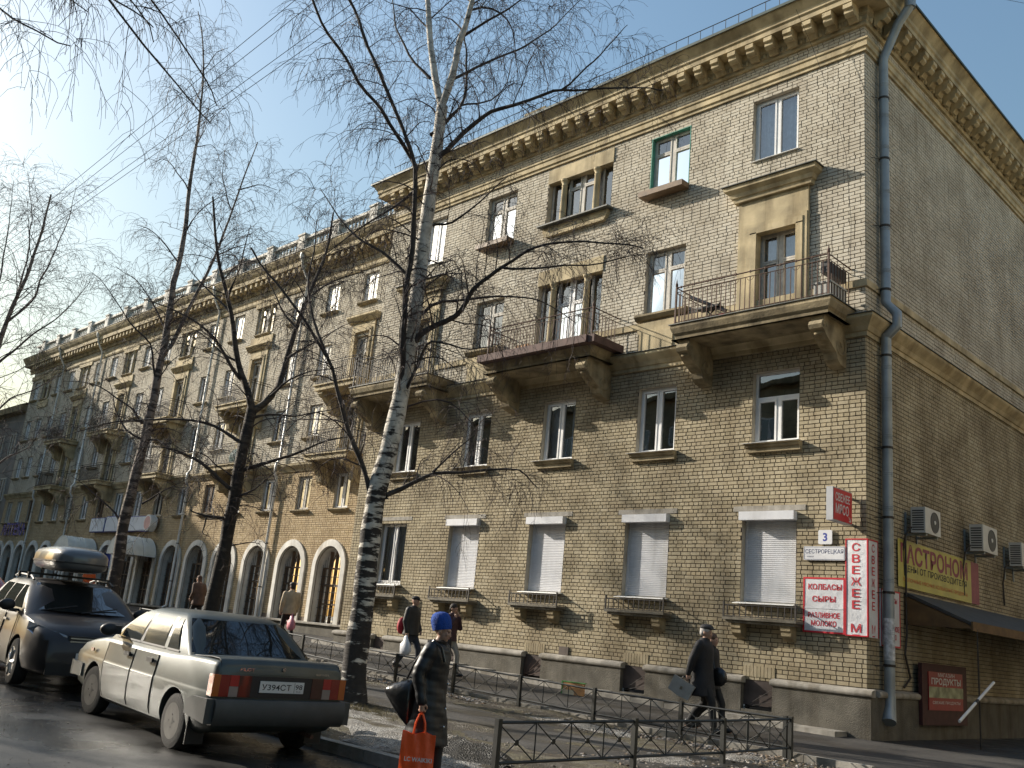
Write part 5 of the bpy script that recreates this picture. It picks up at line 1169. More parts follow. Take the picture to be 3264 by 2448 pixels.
TREES = {"birch":{"base":[-4.14,-9.0],"limbs":[[[[-4.14,-9.01,-0.01],[-4.14,-9.0,0.82],[-4.14,-9.0,1.53],[-4.16,-9.02,2.63],[-4.15,-9.01,3.32],[-4.05,-8.91,4.35],[-4.0,-8.86,5.4],[-3.99,-8.85,6.24],[-3.98,-8.83,7.09],[-3.98,-8.83,8.15],[-3.97,-8.82,9.43],[-3.96,-8.81,10.47]],0.205,0.1],[[[-3.96,-8.81,10.47],[-4.02,-8.85,10.63],[-4.17,-8.93,11.17],[-4.3,-8.99,11.72],[-4.41,-9.02,12.29],[-4.52,-9.06,12.87],[-4.63,-9.09,13.54],[-4.75,-9.09,14.46]],0.075,0.035],[[[-3.96,-8.81,10.47],[-3.93,-8.81,10.55],[-3.78,-8.78,11.1],[-3.71,-8.82,11.56],[-3.63,-8.81,11.89],[-3.55,-8.81,12.2],[-3.47,-8.81,12.53],[-3.35,-8.82,13.07],[-3.23,-8.85,13.71]],0.08,0.035],[[[-4.04,-8.9,4.58],[-4.0,-8.9,4.88],[-3.94,-9.05,6.0],[-3.87,-9.16,6.99],[-3.81,-9.18,7.49],[-3.76,-9.3,8.37],[-3.73,-9.36,8.9],[-3.89,-9.66,9.58],[-4.01,-9.89,10.03],[-4.16,-10.16,10.57],[-4.32,-10.47,11.24],[-4.48,-10.76,11.82],[-4.6,-10.99,12.32]],0.062,0.025],[[[-3.93,-9.21,9.02],[-3.97,-9.48,9.3],[-4.01,-9.71,9.53],[-4.06,-9.96,9.78],[-4.1,-10.14,9.94],[-4.21,-10.52,10.17],[-4.21,-10.79,10.52],[-4.3,-11.19,10.82],[-4.31,-11.44,11.13],[-4.29,-11.66,11.43]],0.04,0.02],[[[-3.97,-8.82,5.8],[-3.86,-8.8,6.03],[-3.56,-8.64,6.23],[-3.27,-8.46,6.36],[-3.16,-8.43,6.55],[-3.05,-8.42,6.81],[-2.76,-8.27,7.04],[-2.56,-8.17,7.24],[-2.31,-8.04,7.44],[-2.12,-7.94,7.55],[-1.81,-7.75,7.65],[-1.38,-7.49,7.7],[-0.95,-7.22,7.62],[-0.54,-6.97,7.53]],0.06,0.012],[[[-2.57,-8.23,7.19],[-2.2,-7.98,7.21],[-1.84,-7.73,7.23],[-1.51,-7.51,7.26],[-1.15,-7.26,7.31],[-0.62,-6.9,7.47]],0.025,0.008],[[[-4.07,-8.93,6.13],[-4.05,-8.85,6.22],[-3.99,-8.53,6.71],[-3.72,-7.91,6.94],[-3.52,-7.46,7.11],[-3.2,-6.76,7.26],[-3.05,-6.42,7.18],[-2.85,-5.92,6.95]],0.04,0.008],[[[-3.96,-8.82,4.86],[-3.53,-8.91,5.68],[-3.4,-8.9,5.84],[-3.01,-8.72,5.77],[-2.75,-8.61,5.65],[-2.33,-8.42,5.7]],0.035,0.008],[[[-4.04,-8.89,3.2],[-4.01,-8.85,3.29],[-3.81,-8.59,3.52],[-3.61,-8.32,3.73],[-3.33,-7.96,3.76],[-3.02,-7.58,3.9],[-2.82,-7.31,3.92],[-2.64,-7.08,3.85],[-2.51,-6.91,3.65]],0.05,0.008],[[[-3.62,-8.32,3.73],[-3.55,-8.09,4.02],[-3.41,-7.74,4.37],[-3.37,-7.59,4.59]],0.02,0.006],[[[-4.16,-9.02,3.13],[-4.21,-9.09,3.23],[-4.29,-9.24,3.62],[-4.4,-9.42,4.03],[-4.5,-9.59,4.45],[-4.57,-9.73,4.81],[-4.62,-9.81,5.07],[-4.7,-9.95,5.39],[-4.87,-10.19,5.75],[-5.01,-10.41,6.12],[-5.23,-10.71,6.51],[-5.36,-10.89,6.7],[-5.58,-11.22,7.15]],0.055,0.015],[[[-4.66,-9.97,5.37],[-4.96,-10.09,5.87],[-5.23,-10.17,6.46],[-5.4,-10.18,6.96],[-5.48,-10.08,7.49],[-5.64,-10.03,8.16]],0.03,0.008],[[[-3.99,-8.85,9.37],[-3.8,-8.72,9.5],[-3.55,-8.6,9.87],[-3.2,-8.4,10.22],[-3.0,-8.28,10.34],[-2.31,-7.82,10.59],[-2.07,-7.66,10.69],[-1.46,-7.24,10.73],[-0.96,-6.9,10.71],[-0.6,-6.65,10.64]],0.055,0.01],[[[-1.9,-7.83,10.54],[-1.64,-7.69,10.83],[-1.41,-7.57,11.07],[-1.24,-7.49,11.34],[-1.04,-7.39,11.58],[-0.92,-7.33,11.72]],0.02,0.006],[[[-4.05,-8.91,9.87],[-4.04,-8.86,9.95],[-3.93,-8.58,10.39],[-3.87,-8.45,10.57],[-3.9,-8.3,11.15],[-4.11,-8.26,11.98],[-4.23,-8.3,12.22],[-4.36,-8.24,12.86]],0.045,0.01],[[[-3.8,-8.51,10.52],[-3.79,-8.44,10.65],[-3.56,-7.97,10.83],[-3.49,-7.67,11.39],[-3.59,-7.56,12.0]],0.025,0.007],[[[-3.73,-8.57,12.58],[-3.51,-8.23,12.72],[-3.36,-7.97,12.58],[-3.31,-7.82,12.32],[-3.33,-7.74,12.01],[-3.34,-7.6,11.59]],0.025,0.006],[[[-3.89,-8.74,8.09],[-3.84,-8.72,8.12],[-3.6,-8.58,8.11],[-3.27,-8.44,8.37],[-2.97,-8.32,8.64],[-2.78,-8.25,8.84],[-2.65,-8.19,8.94]],0.03,0.007],[[[-3.9,-9.18,8.64],[-4.22,-9.36,8.29],[-4.54,-9.57,8.05],[-4.95,-9.82,7.7],[-5.31,-10.04,7.34]],0.03,0.007],[[[-4.16,-9.02,11.03],[-4.64,-9.25,11.57],[-5.02,-9.36,12.29],[-5.28,-9.36,13.05],[-5.47,-9.37,13.57]],0.03,0.008],[[[-3.83,-8.68,11.95],[-3.33,-8.45,12.27],[-2.79,-8.21,12.58],[-2.26,-7.96,12.88]],0.03,0.008],[[[-3.84,-8.69,11.08],[-3.65,-8.07,11.67],[-3.41,-7.36,12.31],[-3.24,-6.65,13.29],[-3.17,-6.23,13.96]],0.03,0.007],[[[-3.95,-9.1,7.03],[-4.45,-9.34,7.52],[-4.84,-9.56,7.71],[-5.3,-9.78,8.17],[-5.79,-9.98,8.85]],0.035,0.007]],"trunks":3},"dark":{"base":[-9.8,-8.5],"limbs":[[[[-9.86,-8.56,1.44],[-9.82,-8.52,1.95],[-9.8,-8.5,2.46],[-9.8,-8.5,3.14],[-9.79,-8.49,3.67],[-9.8,-8.5,4.2],[-9.78,-8.48,4.63],[-9.76,-8.46,5.1],[-9.75,-8.45,5.43]],0.165,0.11],[[[-9.74,-8.44,5.36],[-9.79,-8.54,5.64],[-9.87,-8.68,5.98],[-9.98,-8.85,6.4],[-10.04,-9.0,6.93],[-10.1,-9.15,7.47],[-10.18,-9.3,7.89],[-10.29,-9.5,8.39],[-10.35,-9.64,8.91],[-10.39,-9.78,9.5],[-10.43,-9.9,10.02]],0.085,0.02],[[[-9.74,-8.44,5.36],[-9.61,-8.26,5.54],[-9.48,-8.05,5.98],[-9.49,-7.98,6.57],[-9.49,-7.89,7.21],[-9.48,-7.81,7.7],[-9.43,-7.68,8.29],[-9.4,-7.57,8.8],[-9.38,-7.44,9.58],[-9.44,-7.4,10.37]],0.085,0.02],[[[-9.8,-8.5,4.59],[-9.87,-8.56,4.69],[-10.21,-8.84,4.91],[-10.51,-9.09,5.05],[-10.97,-9.49,5.09],[-11.47,-9.91,5.01],[-11.85,-10.24,4.89],[-12.18,-10.51,4.79]],0.05,0.007],[[[-9.84,-8.55,3.62],[-10.08,-8.97,4.02],[-10.26,-9.29,4.21],[-10.5,-9.69,4.36],[-10.7,-10.02,4.34],[-10.86,-10.28,4.23]],0.045,0.007],[[[-9.81,-8.51,4.02],[-9.48,-8.26,4.19],[-9.09,-7.97,4.4],[-8.68,-7.66,4.61],[-8.3,-7.37,4.86],[-7.99,-7.14,4.93],[-7.68,-6.9,4.98]],0.05,0.007],[[[-9.74,-8.44,5.18],[-9.68,-8.3,5.31],[-9.5,-7.97,5.37],[-9.32,-7.66,5.35],[-9.13,-7.31,5.53],[-8.97,-7.0,5.62],[-8.83,-6.7,5.9]],0.035,0.007],[[[-9.51,-8.2,5.73],[-9.3,-8.12,5.98],[-8.91,-7.92,6.21],[-8.48,-7.67,6.33],[-7.99,-7.4,6.44]],0.035,0.007],[[[-9.78,-8.48,3.01],[-9.87,-8.63,3.05],[-10.05,-8.91,3.02],[-10.16,-9.09,3.06],[-10.23,-9.21,3.13]],0.05,0.007],[[[-9.76,-8.46,3.46],[-9.73,-8.38,3.54],[-9.62,-8.12,3.69],[-9.58,-7.92,4.01],[-9.53,-7.75,4.25]],0.035,0.007],[[[-9.9,-8.61,5.93],[-10.1,-8.92,6.25],[-10.29,-9.28,6.85],[-10.52,-9.65,7.16],[-10.82,-10.08,7.34],[-11.04,-10.41,7.43],[-11.26,-10.73,7.52]],0.045,0.007],[[[-10.09,-8.8,6.43],[-10.56,-9.02,6.66],[-10.98,-9.19,7.03],[-11.43,-9.4,7.23]],0.03,0.007],[[[-9.35,-8.04,6.61],[-9.22,-7.71,6.91],[-9.1,-7.37,7.26],[-8.95,-7.0,7.62]],0.03,0.007],[[[-10.29,-9.0,7.47],[-10.71,-9.21,7.87],[-11.2,-9.48,8.28],[-11.67,-9.7,8.79]],0.03,0.007],[[[-10.42,-9.14,7.92],[-10.14,-9.1,8.42],[-9.97,-9.17,8.91],[-9.76,-9.22,9.44]],0.03,0.007],[[[-9.21,-7.89,7.94],[-8.88,-7.7,8.33],[-8.52,-7.47,8.57],[-8.14,-7.21,8.66]],0.03,0.007],[[[-9.28,-7.96,7.31],[-9.74,-8.18,7.79],[-10.12,-8.31,8.37],[-10.48,-8.39,9.07]],0.03,0.007],[[[-10.15,-8.86,3.03],[-10.15,-8.86,2.82],[-10.15,-8.87,2.68],[-10.05,-8.76,2.63]],0.02,0.007]],"trunks":3},"left":{"base":[-14.6,-8.5],"limbs":[[[[-14.69,-8.59,1.06],[-14.71,-8.62,1.71],[-14.71,-8.61,2.19],[-14.74,-8.65,2.82],[-14.71,-8.62,3.84],[-14.69,-8.59,4.47],[-14.66,-8.56,5.1],[-14.66,-8.56,5.74],[-14.65,-8.56,6.39],[-14.67,-8.57,6.96],[-14.65,-8.55,7.49],[-14.65,-8.55,7.94],[-14.68,-8.58,8.61],[-14.71,-8.61,9.3]],0.17,0.075],[[[-14.71,-8.61,9.3],[-14.71,-8.57,10.02],[-14.77,-8.56,10.98],[-14.91,-8.61,12.22],[-15.01,-8.62,13.75],[-15.16,-8.67,15.07],[-15.31,-8.75,16.15],[-15.48,-8.87,16.97],[-15.69,-9.04,17.74]],0.075,0.012],[[[-14.64,-8.54,7.27],[-14.51,-8.45,7.5],[-14.35,-8.36,8.04],[-14.18,-8.28,8.62],[-14.05,-8.21,9.07],[-13.88,-8.11,9.57],[-13.69,-8.03,10.3],[-13.5,-7.97,11.22],[-13.28,-7.9,12.24],[-13.05,-7.81,13.22]],0.06,0.012],[[[-14.67,-8.57,5.61],[-14.8,-8.64,5.4],[-15.1,-8.78,5.91],[-15.6,-9.13,6.14],[-16.04,-9.43,6.42],[-16.52,-9.78,6.52],[-16.9,-10.05,6.5]],0.035,0.006],[[[-14.64,-8.54,6.52],[-14.64,-8.8,7.33],[-14.74,-9.04,7.67],[-14.96,-9.44,7.99],[-15.08,-9.73,8.41],[-15.23,-10.05,8.82],[-15.42,-10.41,9.1]],0.035,0.006],[[[-14.68,-8.58,5.06],[-15.19,-8.88,5.29],[-15.61,-9.06,5.81],[-15.8,-9.1,6.17],[-16.24,-9.26,6.8]],0.03,0.006],[[[-14.65,-8.55,5.06],[-14.34,-8.37,5.16],[-13.83,-8.1,4.76],[-13.34,-7.81,4.7],[-12.91,-7.57,4.52]],0.03,0.006],[[[-14.78,-8.69,2.9],[-14.94,-8.81,3.21],[-15.25,-9.06,3.46],[-15.64,-9.38,3.79],[-15.99,-9.67,4.04]],0.035,0.006],[[[-14.5,-8.39,3.5],[-14.2,-8.2,3.77],[-13.89,-8.0,3.96],[-13.53,-7.76,4.23]],0.03,0.006],[[[-14.65,-8.55,7.94],[-15.1,-8.8,8.62],[-15.43,-9.0,9.04],[-15.86,-9.26,9.5],[-16.31,-9.58,9.77]],0.03,0.006],[[[-14.69,-8.59,9.86],[-14.83,-9.09,10.37],[-14.96,-9.44,10.59],[-15.09,-9.73,10.6]],0.025,0.006],[[[-14.7,-8.6,10.61],[-14.73,-8.31,11.41],[-14.62,-7.9,12.04],[-14.46,-7.53,12.25]],0.025,0.006],[[[-14.77,-8.68,11.95],[-15.26,-8.96,12.67],[-15.65,-9.22,12.97],[-15.87,-9.36,12.78]],0.022,0.006],[[[-14.8,-8.71,13.14],[-14.48,-8.62,13.87],[-14.14,-8.44,14.3]],0.02,0.006],[[[-14.88,-8.79,14.65],[-15.35,-9.06,15.37],[-15.63,-9.25,15.53]],0.018,0.006],[[[-14.94,-8.86,15.58],[-14.63,-8.73,16.15],[-14.35,-8.54,16.24]],0.016,0.006],[[[-14.06,-7.94,10.14],[-13.9,-7.52,10.54],[-13.69,-7.08,10.75]],0.025,0.006],[[[-13.86,-7.73,12.09],[-13.36,-7.45,12.26],[-12.82,-7.14,12.04]],0.02,0.006],[[[-13.91,-7.79,11.5],[-14.51,-7.96,12.58],[-14.78,-7.89,13.5]],0.02,0.006],[[[-14.66,-8.56,5.53],[-14.91,-8.96,5.54],[-15.17,-9.41,5.38],[-15.45,-9.89,5.09],[-15.7,-10.33,4.77]],0.03,0.006]],"trunks":3},"far":{"base":[-27.5,-9.5],"limbs":[[[[-26.82,-8.79,0.57],[-27.01,-8.99,3.58],[-27.14,-9.12,6.26],[-27.16,-9.14,8.75],[-27.04,-9.02,10.48],[-26.84,-8.81,12.09],[-26.74,-8.71,13.72],[-26.73,-8.7,15.2]],0.2,0.03],[[[-27.16,-9.15,7.08],[-26.75,-9.59,9.91],[-26.42,-9.74,11.5],[-26.06,-9.97,13.42],[-25.84,-10.2,14.85]],0.07,0.008],[[[-27.1,-9.08,10.12],[-26.83,-8.45,11.15],[-26.98,-8.13,12.9],[-27.13,-7.79,14.75],[-27.44,-7.72,16.2]],0.05,0.008],[[[-27.16,-9.14,8.41],[-26.24,-8.59,9.44],[-25.31,-8.01,10.31],[-24.65,-7.65,11.16],[-24.25,-7.46,11.83]],0.05,0.008],[[[-27.14,-9.12,6.26],[-26.88,-8.43,7.55],[-26.49,-7.74,8.02],[-26.15,-7.07,8.83]],0.05,0.008],[[[-26.98,-8.96,10.83],[-27.51,-8.74,12.8],[-28.38,-8.77,15.06],[-29.27,-9.01,16.78]],0.04,0.008],[[[-27.01,-8.99,4.21],[-25.83,-8.44,5.35],[-24.95,-7.95,5.86],[-24.33,-7.77,6.8]],0.04,0.008]],"trunks":1},"near":{"base":[-7.5,-21.6],"limbs":[[[[-7.5,-21.6,-0.1],[-7.4,-21.5,2.5],[-7.25,-21.3,5],[-7.2,-21.200000000000003,8],[-7.0,-21.1,11],[-6.9,-21.3,14.5]],0.17,0.03],[[[-7.25,-21.3,5.2],[-6.3,-19.6,6.5],[-2.19,-16.59,7.37],[-1.6,-16.39,6.92],[-1.24,-16.24,6.69],[-0.86,-16.05,6.47],[-0.64,-15.93,6.35]],0.05,0.006],[[[-7.2,-21.25,6.6],[-6.2,-19.4,8.0],[-1.94,-16.21,7.84],[-1.35,-15.77,7.53],[-0.91,-15.49,7.21],[-0.66,-15.31,7.03],[-0.6,-15.22,6.95]],0.045,0.006],[[[-7.2,-21.25,6.0],[-6.8,-19.8,7.5],[-2.59,-16.55,8.13],[-2.06,-16.15,7.76],[-1.54,-15.91,7.36],[-1.35,-15.66,7.22]],0.04,0.006],[[[-7.2,-21.3,7.63],[-7.91,-19.75,8.83],[-8.62,-18.19,9.53]],0.045,0.008],[[[-7.2,-21.3,5.68],[-8.7,-21.09,6.88],[-10.19,-20.87,7.58]],0.045,0.008],[[[-7.2,-21.3,10.2],[-8.44,-22.74,11.4],[-9.68,-24.17,12.1]],0.045,0.008],[[[-7.2,-21.3,5.05],[-6.46,-20.55,6.25],[-5.72,-19.81,6.95]],0.045,0.008],[[[-7.2,-21.3,3.72],[-8.56,-20.77,4.92],[-9.91,-20.24,5.62]],0.045,0.008],[[[-7.2,-21.3,5.59],[-8.2,-22.65,6.79],[-9.19,-24.0,7.49]],0.045,0.008],[[[-7.2,-21.3,3.68],[-8.51,-22.14,4.88],[-9.83,-22.98,5.58]],0.045,0.008],[[[-7.2,-21.3,6.61],[-7.27,-20.02,7.81],[-7.35,-18.74,8.51]],0.045,0.008],[[[-7.2,-21.3,6.8],[-7.61,-22.38,8.0],[-8.01,-23.47,8.7]],0.045,0.008]],"trunks":1}}
# ================================================================ TREES
def bark(name, hi, lo, th, dark_h, warm=1.):
    m = bpy.data.materials.new(name); m.use_nodes = True; MATS[name] = m; n, l = m.node_tree.nodes, m.node_tree.links; b = n['Principled BSDF']
    b.inputs['Roughness'].default_value = .85; tc = n.new('ShaderNodeTexCoord')
    mp = n.new('ShaderNodeMapping'); mp.inputs['Scale'].default_value = (3.2, 3.2, 13); l.new(tc.outputs['Object'], mp.inputs[0])
    a = n.new('ShaderNodeTexNoise'); a.inputs['Scale'].default_value = 1.; a.inputs['Detail'].default_value = 6; a.inputs['Roughness'].default_value = .6; l.new(mp.outputs[0], a.inputs['Vector'])
    sx = n.new('ShaderNodeSeparateXYZ'); l.new(tc.outputs['Object'], sx.inputs[0])
    hm = n.new('ShaderNodeMapRange'); hm.inputs[1].default_value = 0; hm.inputs[2].default_value = dark_h; hm.inputs[3].default_value = -.16; hm.inputs[4].default_value = .06; l.new(sx.outputs['Z'], hm.inputs[0])
    ad = n.new('ShaderNodeMath'); ad.operation = 'ADD'; l.new(a.outputs['Fac'], ad.inputs[0]); l.new(hm.outputs[0], ad.inputs[1])
    r = n.new('ShaderNodeValToRGB'); e = r.color_ramp.elements; e[0].position = th-.035; e[1].position = th+.03; e[0].color = (*lo, 1); e[1].color = (*hi, 1); l.new(ad.outputs[0], r.inputs[0])
    f = n.new('ShaderNodeTexNoise'); f.inputs['Scale'].default_value = 9; l.new(tc.outputs['Object'], f.inputs['Vector'])
    r2 = n.new('ShaderNodeValToRGB'); r2.color_ramp.elements[0].color = (.6, .58, .55, 1); r2.color_ramp.elements[1].color = (1.1, 1.08, 1.05, 1); r2.color_ramp.elements[0].position = .3; r2.color_ramp.elements[1].position = .7; l.new(f.outputs['Fac'], r2.inputs[0])
    mx = n.new('ShaderNodeMix'); mx.data_type = 'RGBA'; mx.blend_type = 'MULTIPLY'; mx.inputs[0].default_value = 1; l.new(r.outputs[0], mx.inputs[6]); l.new(r2.outputs[0], mx.inputs[7]); l.new(mx.outputs[2], b.inputs['Base Color'])
    bp = n.new('ShaderNodeBump'); bp.inputs['Strength'].default_value = .9; bp.inputs['Distance'].default_value = .03; l.new(ad.outputs[0], bp.inputs['Height']); l.new(bp.outputs[0], b.inputs['Normal']); return m
BIRCH = bark('birch_bark', (.66, .63, .57), (.035, .030, .027), .46, 5.5)
DBARK = bark('dark_bark', (.085, .070, .056), (.03, .025, .021), .52, 6)
GBARK = bark('grey_bark', (.26, .22, .19), (.06, .048, .042), .50, 5)
TWIG = M('twig', (.060, .043, .040), .8, .25, 3); LIMBM = M('limb_bark', (.055, .045, .038), .85, .35, 5, .5, 30)
def batch_tubes(P, Rr, sides=3):
    """P (N,K,3) polylines, Rr (N,K) radii"""
    N, K, _ = P.shape; T = np.empty_like(P); T[:, 1:-1] = P[:, 2:]-P[:, :-2]; T[:, 0] = P[:, 1]-P[:, 0]; T[:, -1] = P[:, -1]-P[:, -2]
    T /= np.linalg.norm(T, axis=-1, keepdims=True)+1e-9
    ref = np.where(np.abs(T[..., 2:3]) > .9, np.array([1., 0, 0]), np.array([0, 0, 1.])); A = np.cross(T, ref); A /= np.linalg.norm(A, axis=-1, keepdims=True)+1e-9; B = np.cross(T, A)
    an = 2*np.pi*np.arange(sides)/sides
    V = P[:, :, None]+Rr[:, :, None, None]*(A[:, :, None]*np.cos(an)[None, None, :, None]+B[:, :, None]*np.sin(an)[None, None, :, None])
    idx = np.arange(N*K*sides).reshape(N, K, sides); j2 = np.roll(np.arange(sides), -1)
    F = np.stack([idx[:, :-1, :], idx[:, :-1, j2], idx[:, 1:, j2], idx[:, 1:, :]], -1).reshape(-1, 4)
    return V.reshape(-1, 3), F
def merge(parts):
    off = 0; Vs, Fs = [], []
    for V, F in parts: Vs.append(V); Fs.append(F+off); off += len(V)
    return np.concatenate(Vs), np.concatenate(Fs)
def along(pts, step, rs, start=.15):
    pts = np.array(pts); seg = np.linalg.norm(np.diff(pts, axis=0), axis=1); cum = np.r_[0, np.cumsum(seg)]; L = cum[-1]
    s = np.arange(L*start, L*.99, step)+rs.uniform(-.4, .4, len(np.arange(L*start, L*.99, step)))*step; s = np.clip(s, 0, L*.995)
    q = np.stack([np.interp(s, cum, pts[:, k]) for k in range(3)], 1); i = np.clip(np.searchsorted(cum, s)-1, 0, len(seg)-1); t = (pts[i+1]-pts[i])/seg[i][:, None]
    return q, t, s/L, L
def unit(v): return v/(np.linalg.norm(v, axis=-1, keepdims=True)+1e-9)
def grow(q, t, length, rs, K, spread, up, droop, wob):
    """N polylines from points q with parent tangents t"""
    N = len(q); d = rs.normal(size=(N, 3)); d -= (d*t).sum(1, keepdims=True)*t; d = unit(d); d = unit(t*rs.uniform(.25, .9, (N, 1))+d*spread+np.array([0, 0, up])); P = np.empty((N, K, 3)); P[:, 0] = q
    st = (length/(K-1))[:, None]
    for k in range(1, K):
        d = unit(d+rs.normal(size=(N, 3))*wob+np.array([0, 0, -1.])*np.asarray(droop)*k/K); P[:, k] = P[:, k-1]+d*st
    return P
def smooth_limb(pts, rs, jit=.02):
    pts = np.array(pts); out = [pts[0]]
    for a, b in zip(pts[:-1], pts[1:]):
        n = max(2, int(np.linalg.norm(b-a)/.22))
        for k in range(1, n+1): out.append(a+(b-a)*k/n+(rs.normal(size=3)*jit if k < n else 0))
    out = np.array(out); o2 = out.copy(); o2[1:-1] = (out[:-2]+2*out[1:-1]+out[2:])/4; return o2
def tree(name, label, data, mt, ml, seed, dens=1., droop=.55, sub=1., trunk_sides=14, tw=1., cat='tree', group=None):
    rs = np.random.RandomState(seed); bx, by = data['base']; bz = zg(bx)-.1
    t = thing(name, label, cat, (bx, by, bz), 0, group); O = np.array([bx, by, bz])
    tr = []; lb = []; sec = []; thick = []
    for li, (pts, r0, r1) in enumerate(data['limbs']):
        pts = [np.array(p)-O for p in pts]
        if li == 0:
            if pts[0][2] > .1: pts = [np.array([0, 0, -.1])]+pts
            pts[0][2] = -.15
        s = smooth_limb(pts, rs, .012 if li < data['trunks'] else .03); k = len(s); u = np.linspace(0, 1, k); r = r0+(r1-r0)*u**.8
        if li == 0: r = r+.10*np.exp(-np.maximum(s[:, 2], 0)/.22)*(1 if r0 > .1 else 0)
        r = r*(1+.05*np.sin(np.arange(k)*1.7+li))
        V, F = batch_tubes(s[None], r[None], trunk_sides if li < data['trunks'] else 8); (tr if li < data['trunks'] else lb).append((V, F))
        sec.append((s, r0, r1, li < data['trunks']))
    link('trunk', mesh_np('trunk', *merge(tr), mt, smooth=True), t)
    if lb: o = link('limb', mesh_np('limb', *merge(lb), ml, smooth=True), t); o['kind'] = 'stuff'
    # branches off the limbs
    b1 = []; b2 = []; b3 = []
    for (s, r0, r1, isT) in sec:
        q, tg, u, L = along(s, .30/dens, rs, .45 if isT else .12)
        if not len(q): continue
        ln = rs.uniform(.5, 1.5, len(q))*sub*(1.15-.55*u)*(1.25 if isT else 1)
        P = grow(q, tg, ln, rs, 8, .9, .35, droop*.55, .14); rr0 = np.clip((r0+(r1-r0)*u)*.30, .004, .018); Rr = rr0[:, None]*np.linspace(1, .35, 8)[None]; b1.append((P, Rr))
    P1 = np.concatenate([p for p, _ in b1]); R1 = np.concatenate([r for _, r in b1])
    def spawn(P, n, lo, hi, K, dr, up, wob=.16):
        N, K0, _ = P.shape; idx = np.repeat(np.arange(N), n); f = rs.uniform(.15, 1, len(idx))*(K0-1.001); i = f.astype(int); w_ = (f-i)[:, None]
        q = P[idx, i]*(1-w_)+P[idx, i+1]*w_; tg = unit(P[idx, i+1]-P[idx, i]); ln = rs.uniform(lo, hi, len(idx))
        return grow(q, tg, ln, rs, K, .8, up, dr, wob*.6)
    P2 = spawn(P1, int(round(6*dens)), .25*sub, .85*sub, 6, droop*1.1, .12); P3 = spawn(P2, 3, .12, .42, 4, droop*1.2, 0)
    V1 = batch_tubes(P1, R1, 4); V2 = batch_tubes(P2, np.full((len(P2), 1), .0034*tw)*np.linspace(1, .6, 6)[None], 3); V3 = batch_tubes(P3, np.full((len(P3), 1), .0024*tw)*np.linspace(1, .7, 4)[None], 3)
    o = link('crown', mesh_np('crown', *merge([V1, V2, V3]), TWIG), t); o['kind'] = 'stuff'
    return t
TB = tree('birch_tree', 'tall white barked birch with a forked top standing beside the grey saloon', TREES['birch'], BIRCH, LIMBM, 5, 1.42, .72, 1.0, 16, tw=1.2)
TD = tree('bare_tree', 'dark trunked bare tree with spreading limbs behind the saloon roof', TREES['dark'], DBARK, LIMBM, 8, 1.25, .5, 1.05, tw=1.3)
TL = tree('birch_tree', 'tall slender birch behind the gap between the two parked cars', TREES['left'], GBARK, LIMBM, 11, 1.1, .55, 1.0, tw=1.3)
TF = tree('bare_tree', 'bare pale tree at the far left edge against the white sky', TREES['far'], GBARK, M('pale_limb', (.12, .10, .09), .85, .3, 5), 14, 1.1, .35, 1.7, tw=1.7)
TN = tree('bare_tree', 'tree out of view whose hanging branches reach into the top left corner', TREES['near'], DBARK, LIMBM, 17, .85, .75, .9)
# ================================================================ LOW FENCES
FEN = M('fence_paint', (.020, .021, .018), .55, .25, 9)
pst = MB().box(-.028, .028, -.028, .028, -.22, .515).mesh('post', FEN)
def fence(name, label, posts, nsub, closed_end=True):
    t = thing(name, label, 'fence', posts[0])
    P0 = Vector(posts[0]); cache = {}
    for i, p in enumerate(posts):
        a = Vector(p)-P0; link('post', pst, t, a)
        if i == len(posts)-1: break
        b = Vector(posts[i+1])-P0; d = b-a; L = d.length; n = nsub[i] if hasattr(nsub, '__len__') else nsub
        u = d/L; up = Vector((0, 0, 1)); s = L/n; key = (round(L, 2), n, round(u.z, 3), round(u.x, 2), round(u.y, 2))
        if key not in cache:
            rl = MB().tube([u*.02, u*(L-.02)], .016, 4).mesh('rail', FEN); upm = MB().tube([(0, 0, .10), (0, 0, .47)], .010, 4).mesh('upright', FEN)
            br1 = MB().tube([u*.015+up*.105, u*(s-.015)+up*.465], .0075, 4).mesh('brace', FEN); br2 = MB().tube([u*.015+up*.465, u*(s-.015)+up*.105], .0075, 4).mesh('brace', FEN)
            w_ = u.cross(up); ds = MB().tube([u*(s/2)+up*.285-w_*.008, u*(s/2)+up*.285+w_*.008], .030, 10).mesh('boss', FEN); cache[key] = (rl, upm, br1, br2, ds)
        rl, upm, br1, br2, ds = cache[key]
        link('rail', rl, t, a+up*.48); link('rail', rl, t, a+up*.095)
        for k in range(n):
            q = a+u*(s*k)
            if k: link('upright', upm, t, q)
            link('brace', br1, t, q); link('brace', br2, t, q); link('boss', ds, t, q)
    return t
fence('low_fence', 'low dark metal fence with crossed bars in the right foreground', [(1.34, -11.2, -.085), (1.36, -9.0, -.06), (1.40, -7.2, -.04), (1.30, -5.30, -.02)], [4, 3, 3])
xs_ = [1.22, -.57, -2.33, -4.09, -5.90, -7.71]
while xs_[-1] > -20: xs_.append(xs_[-1]-1.8)
fence('low_fence', 'long low metal fence with crossed bars running beside the house wall pavement', [(x, -5.30, zg(x)-.02) for x in xs_], 3)
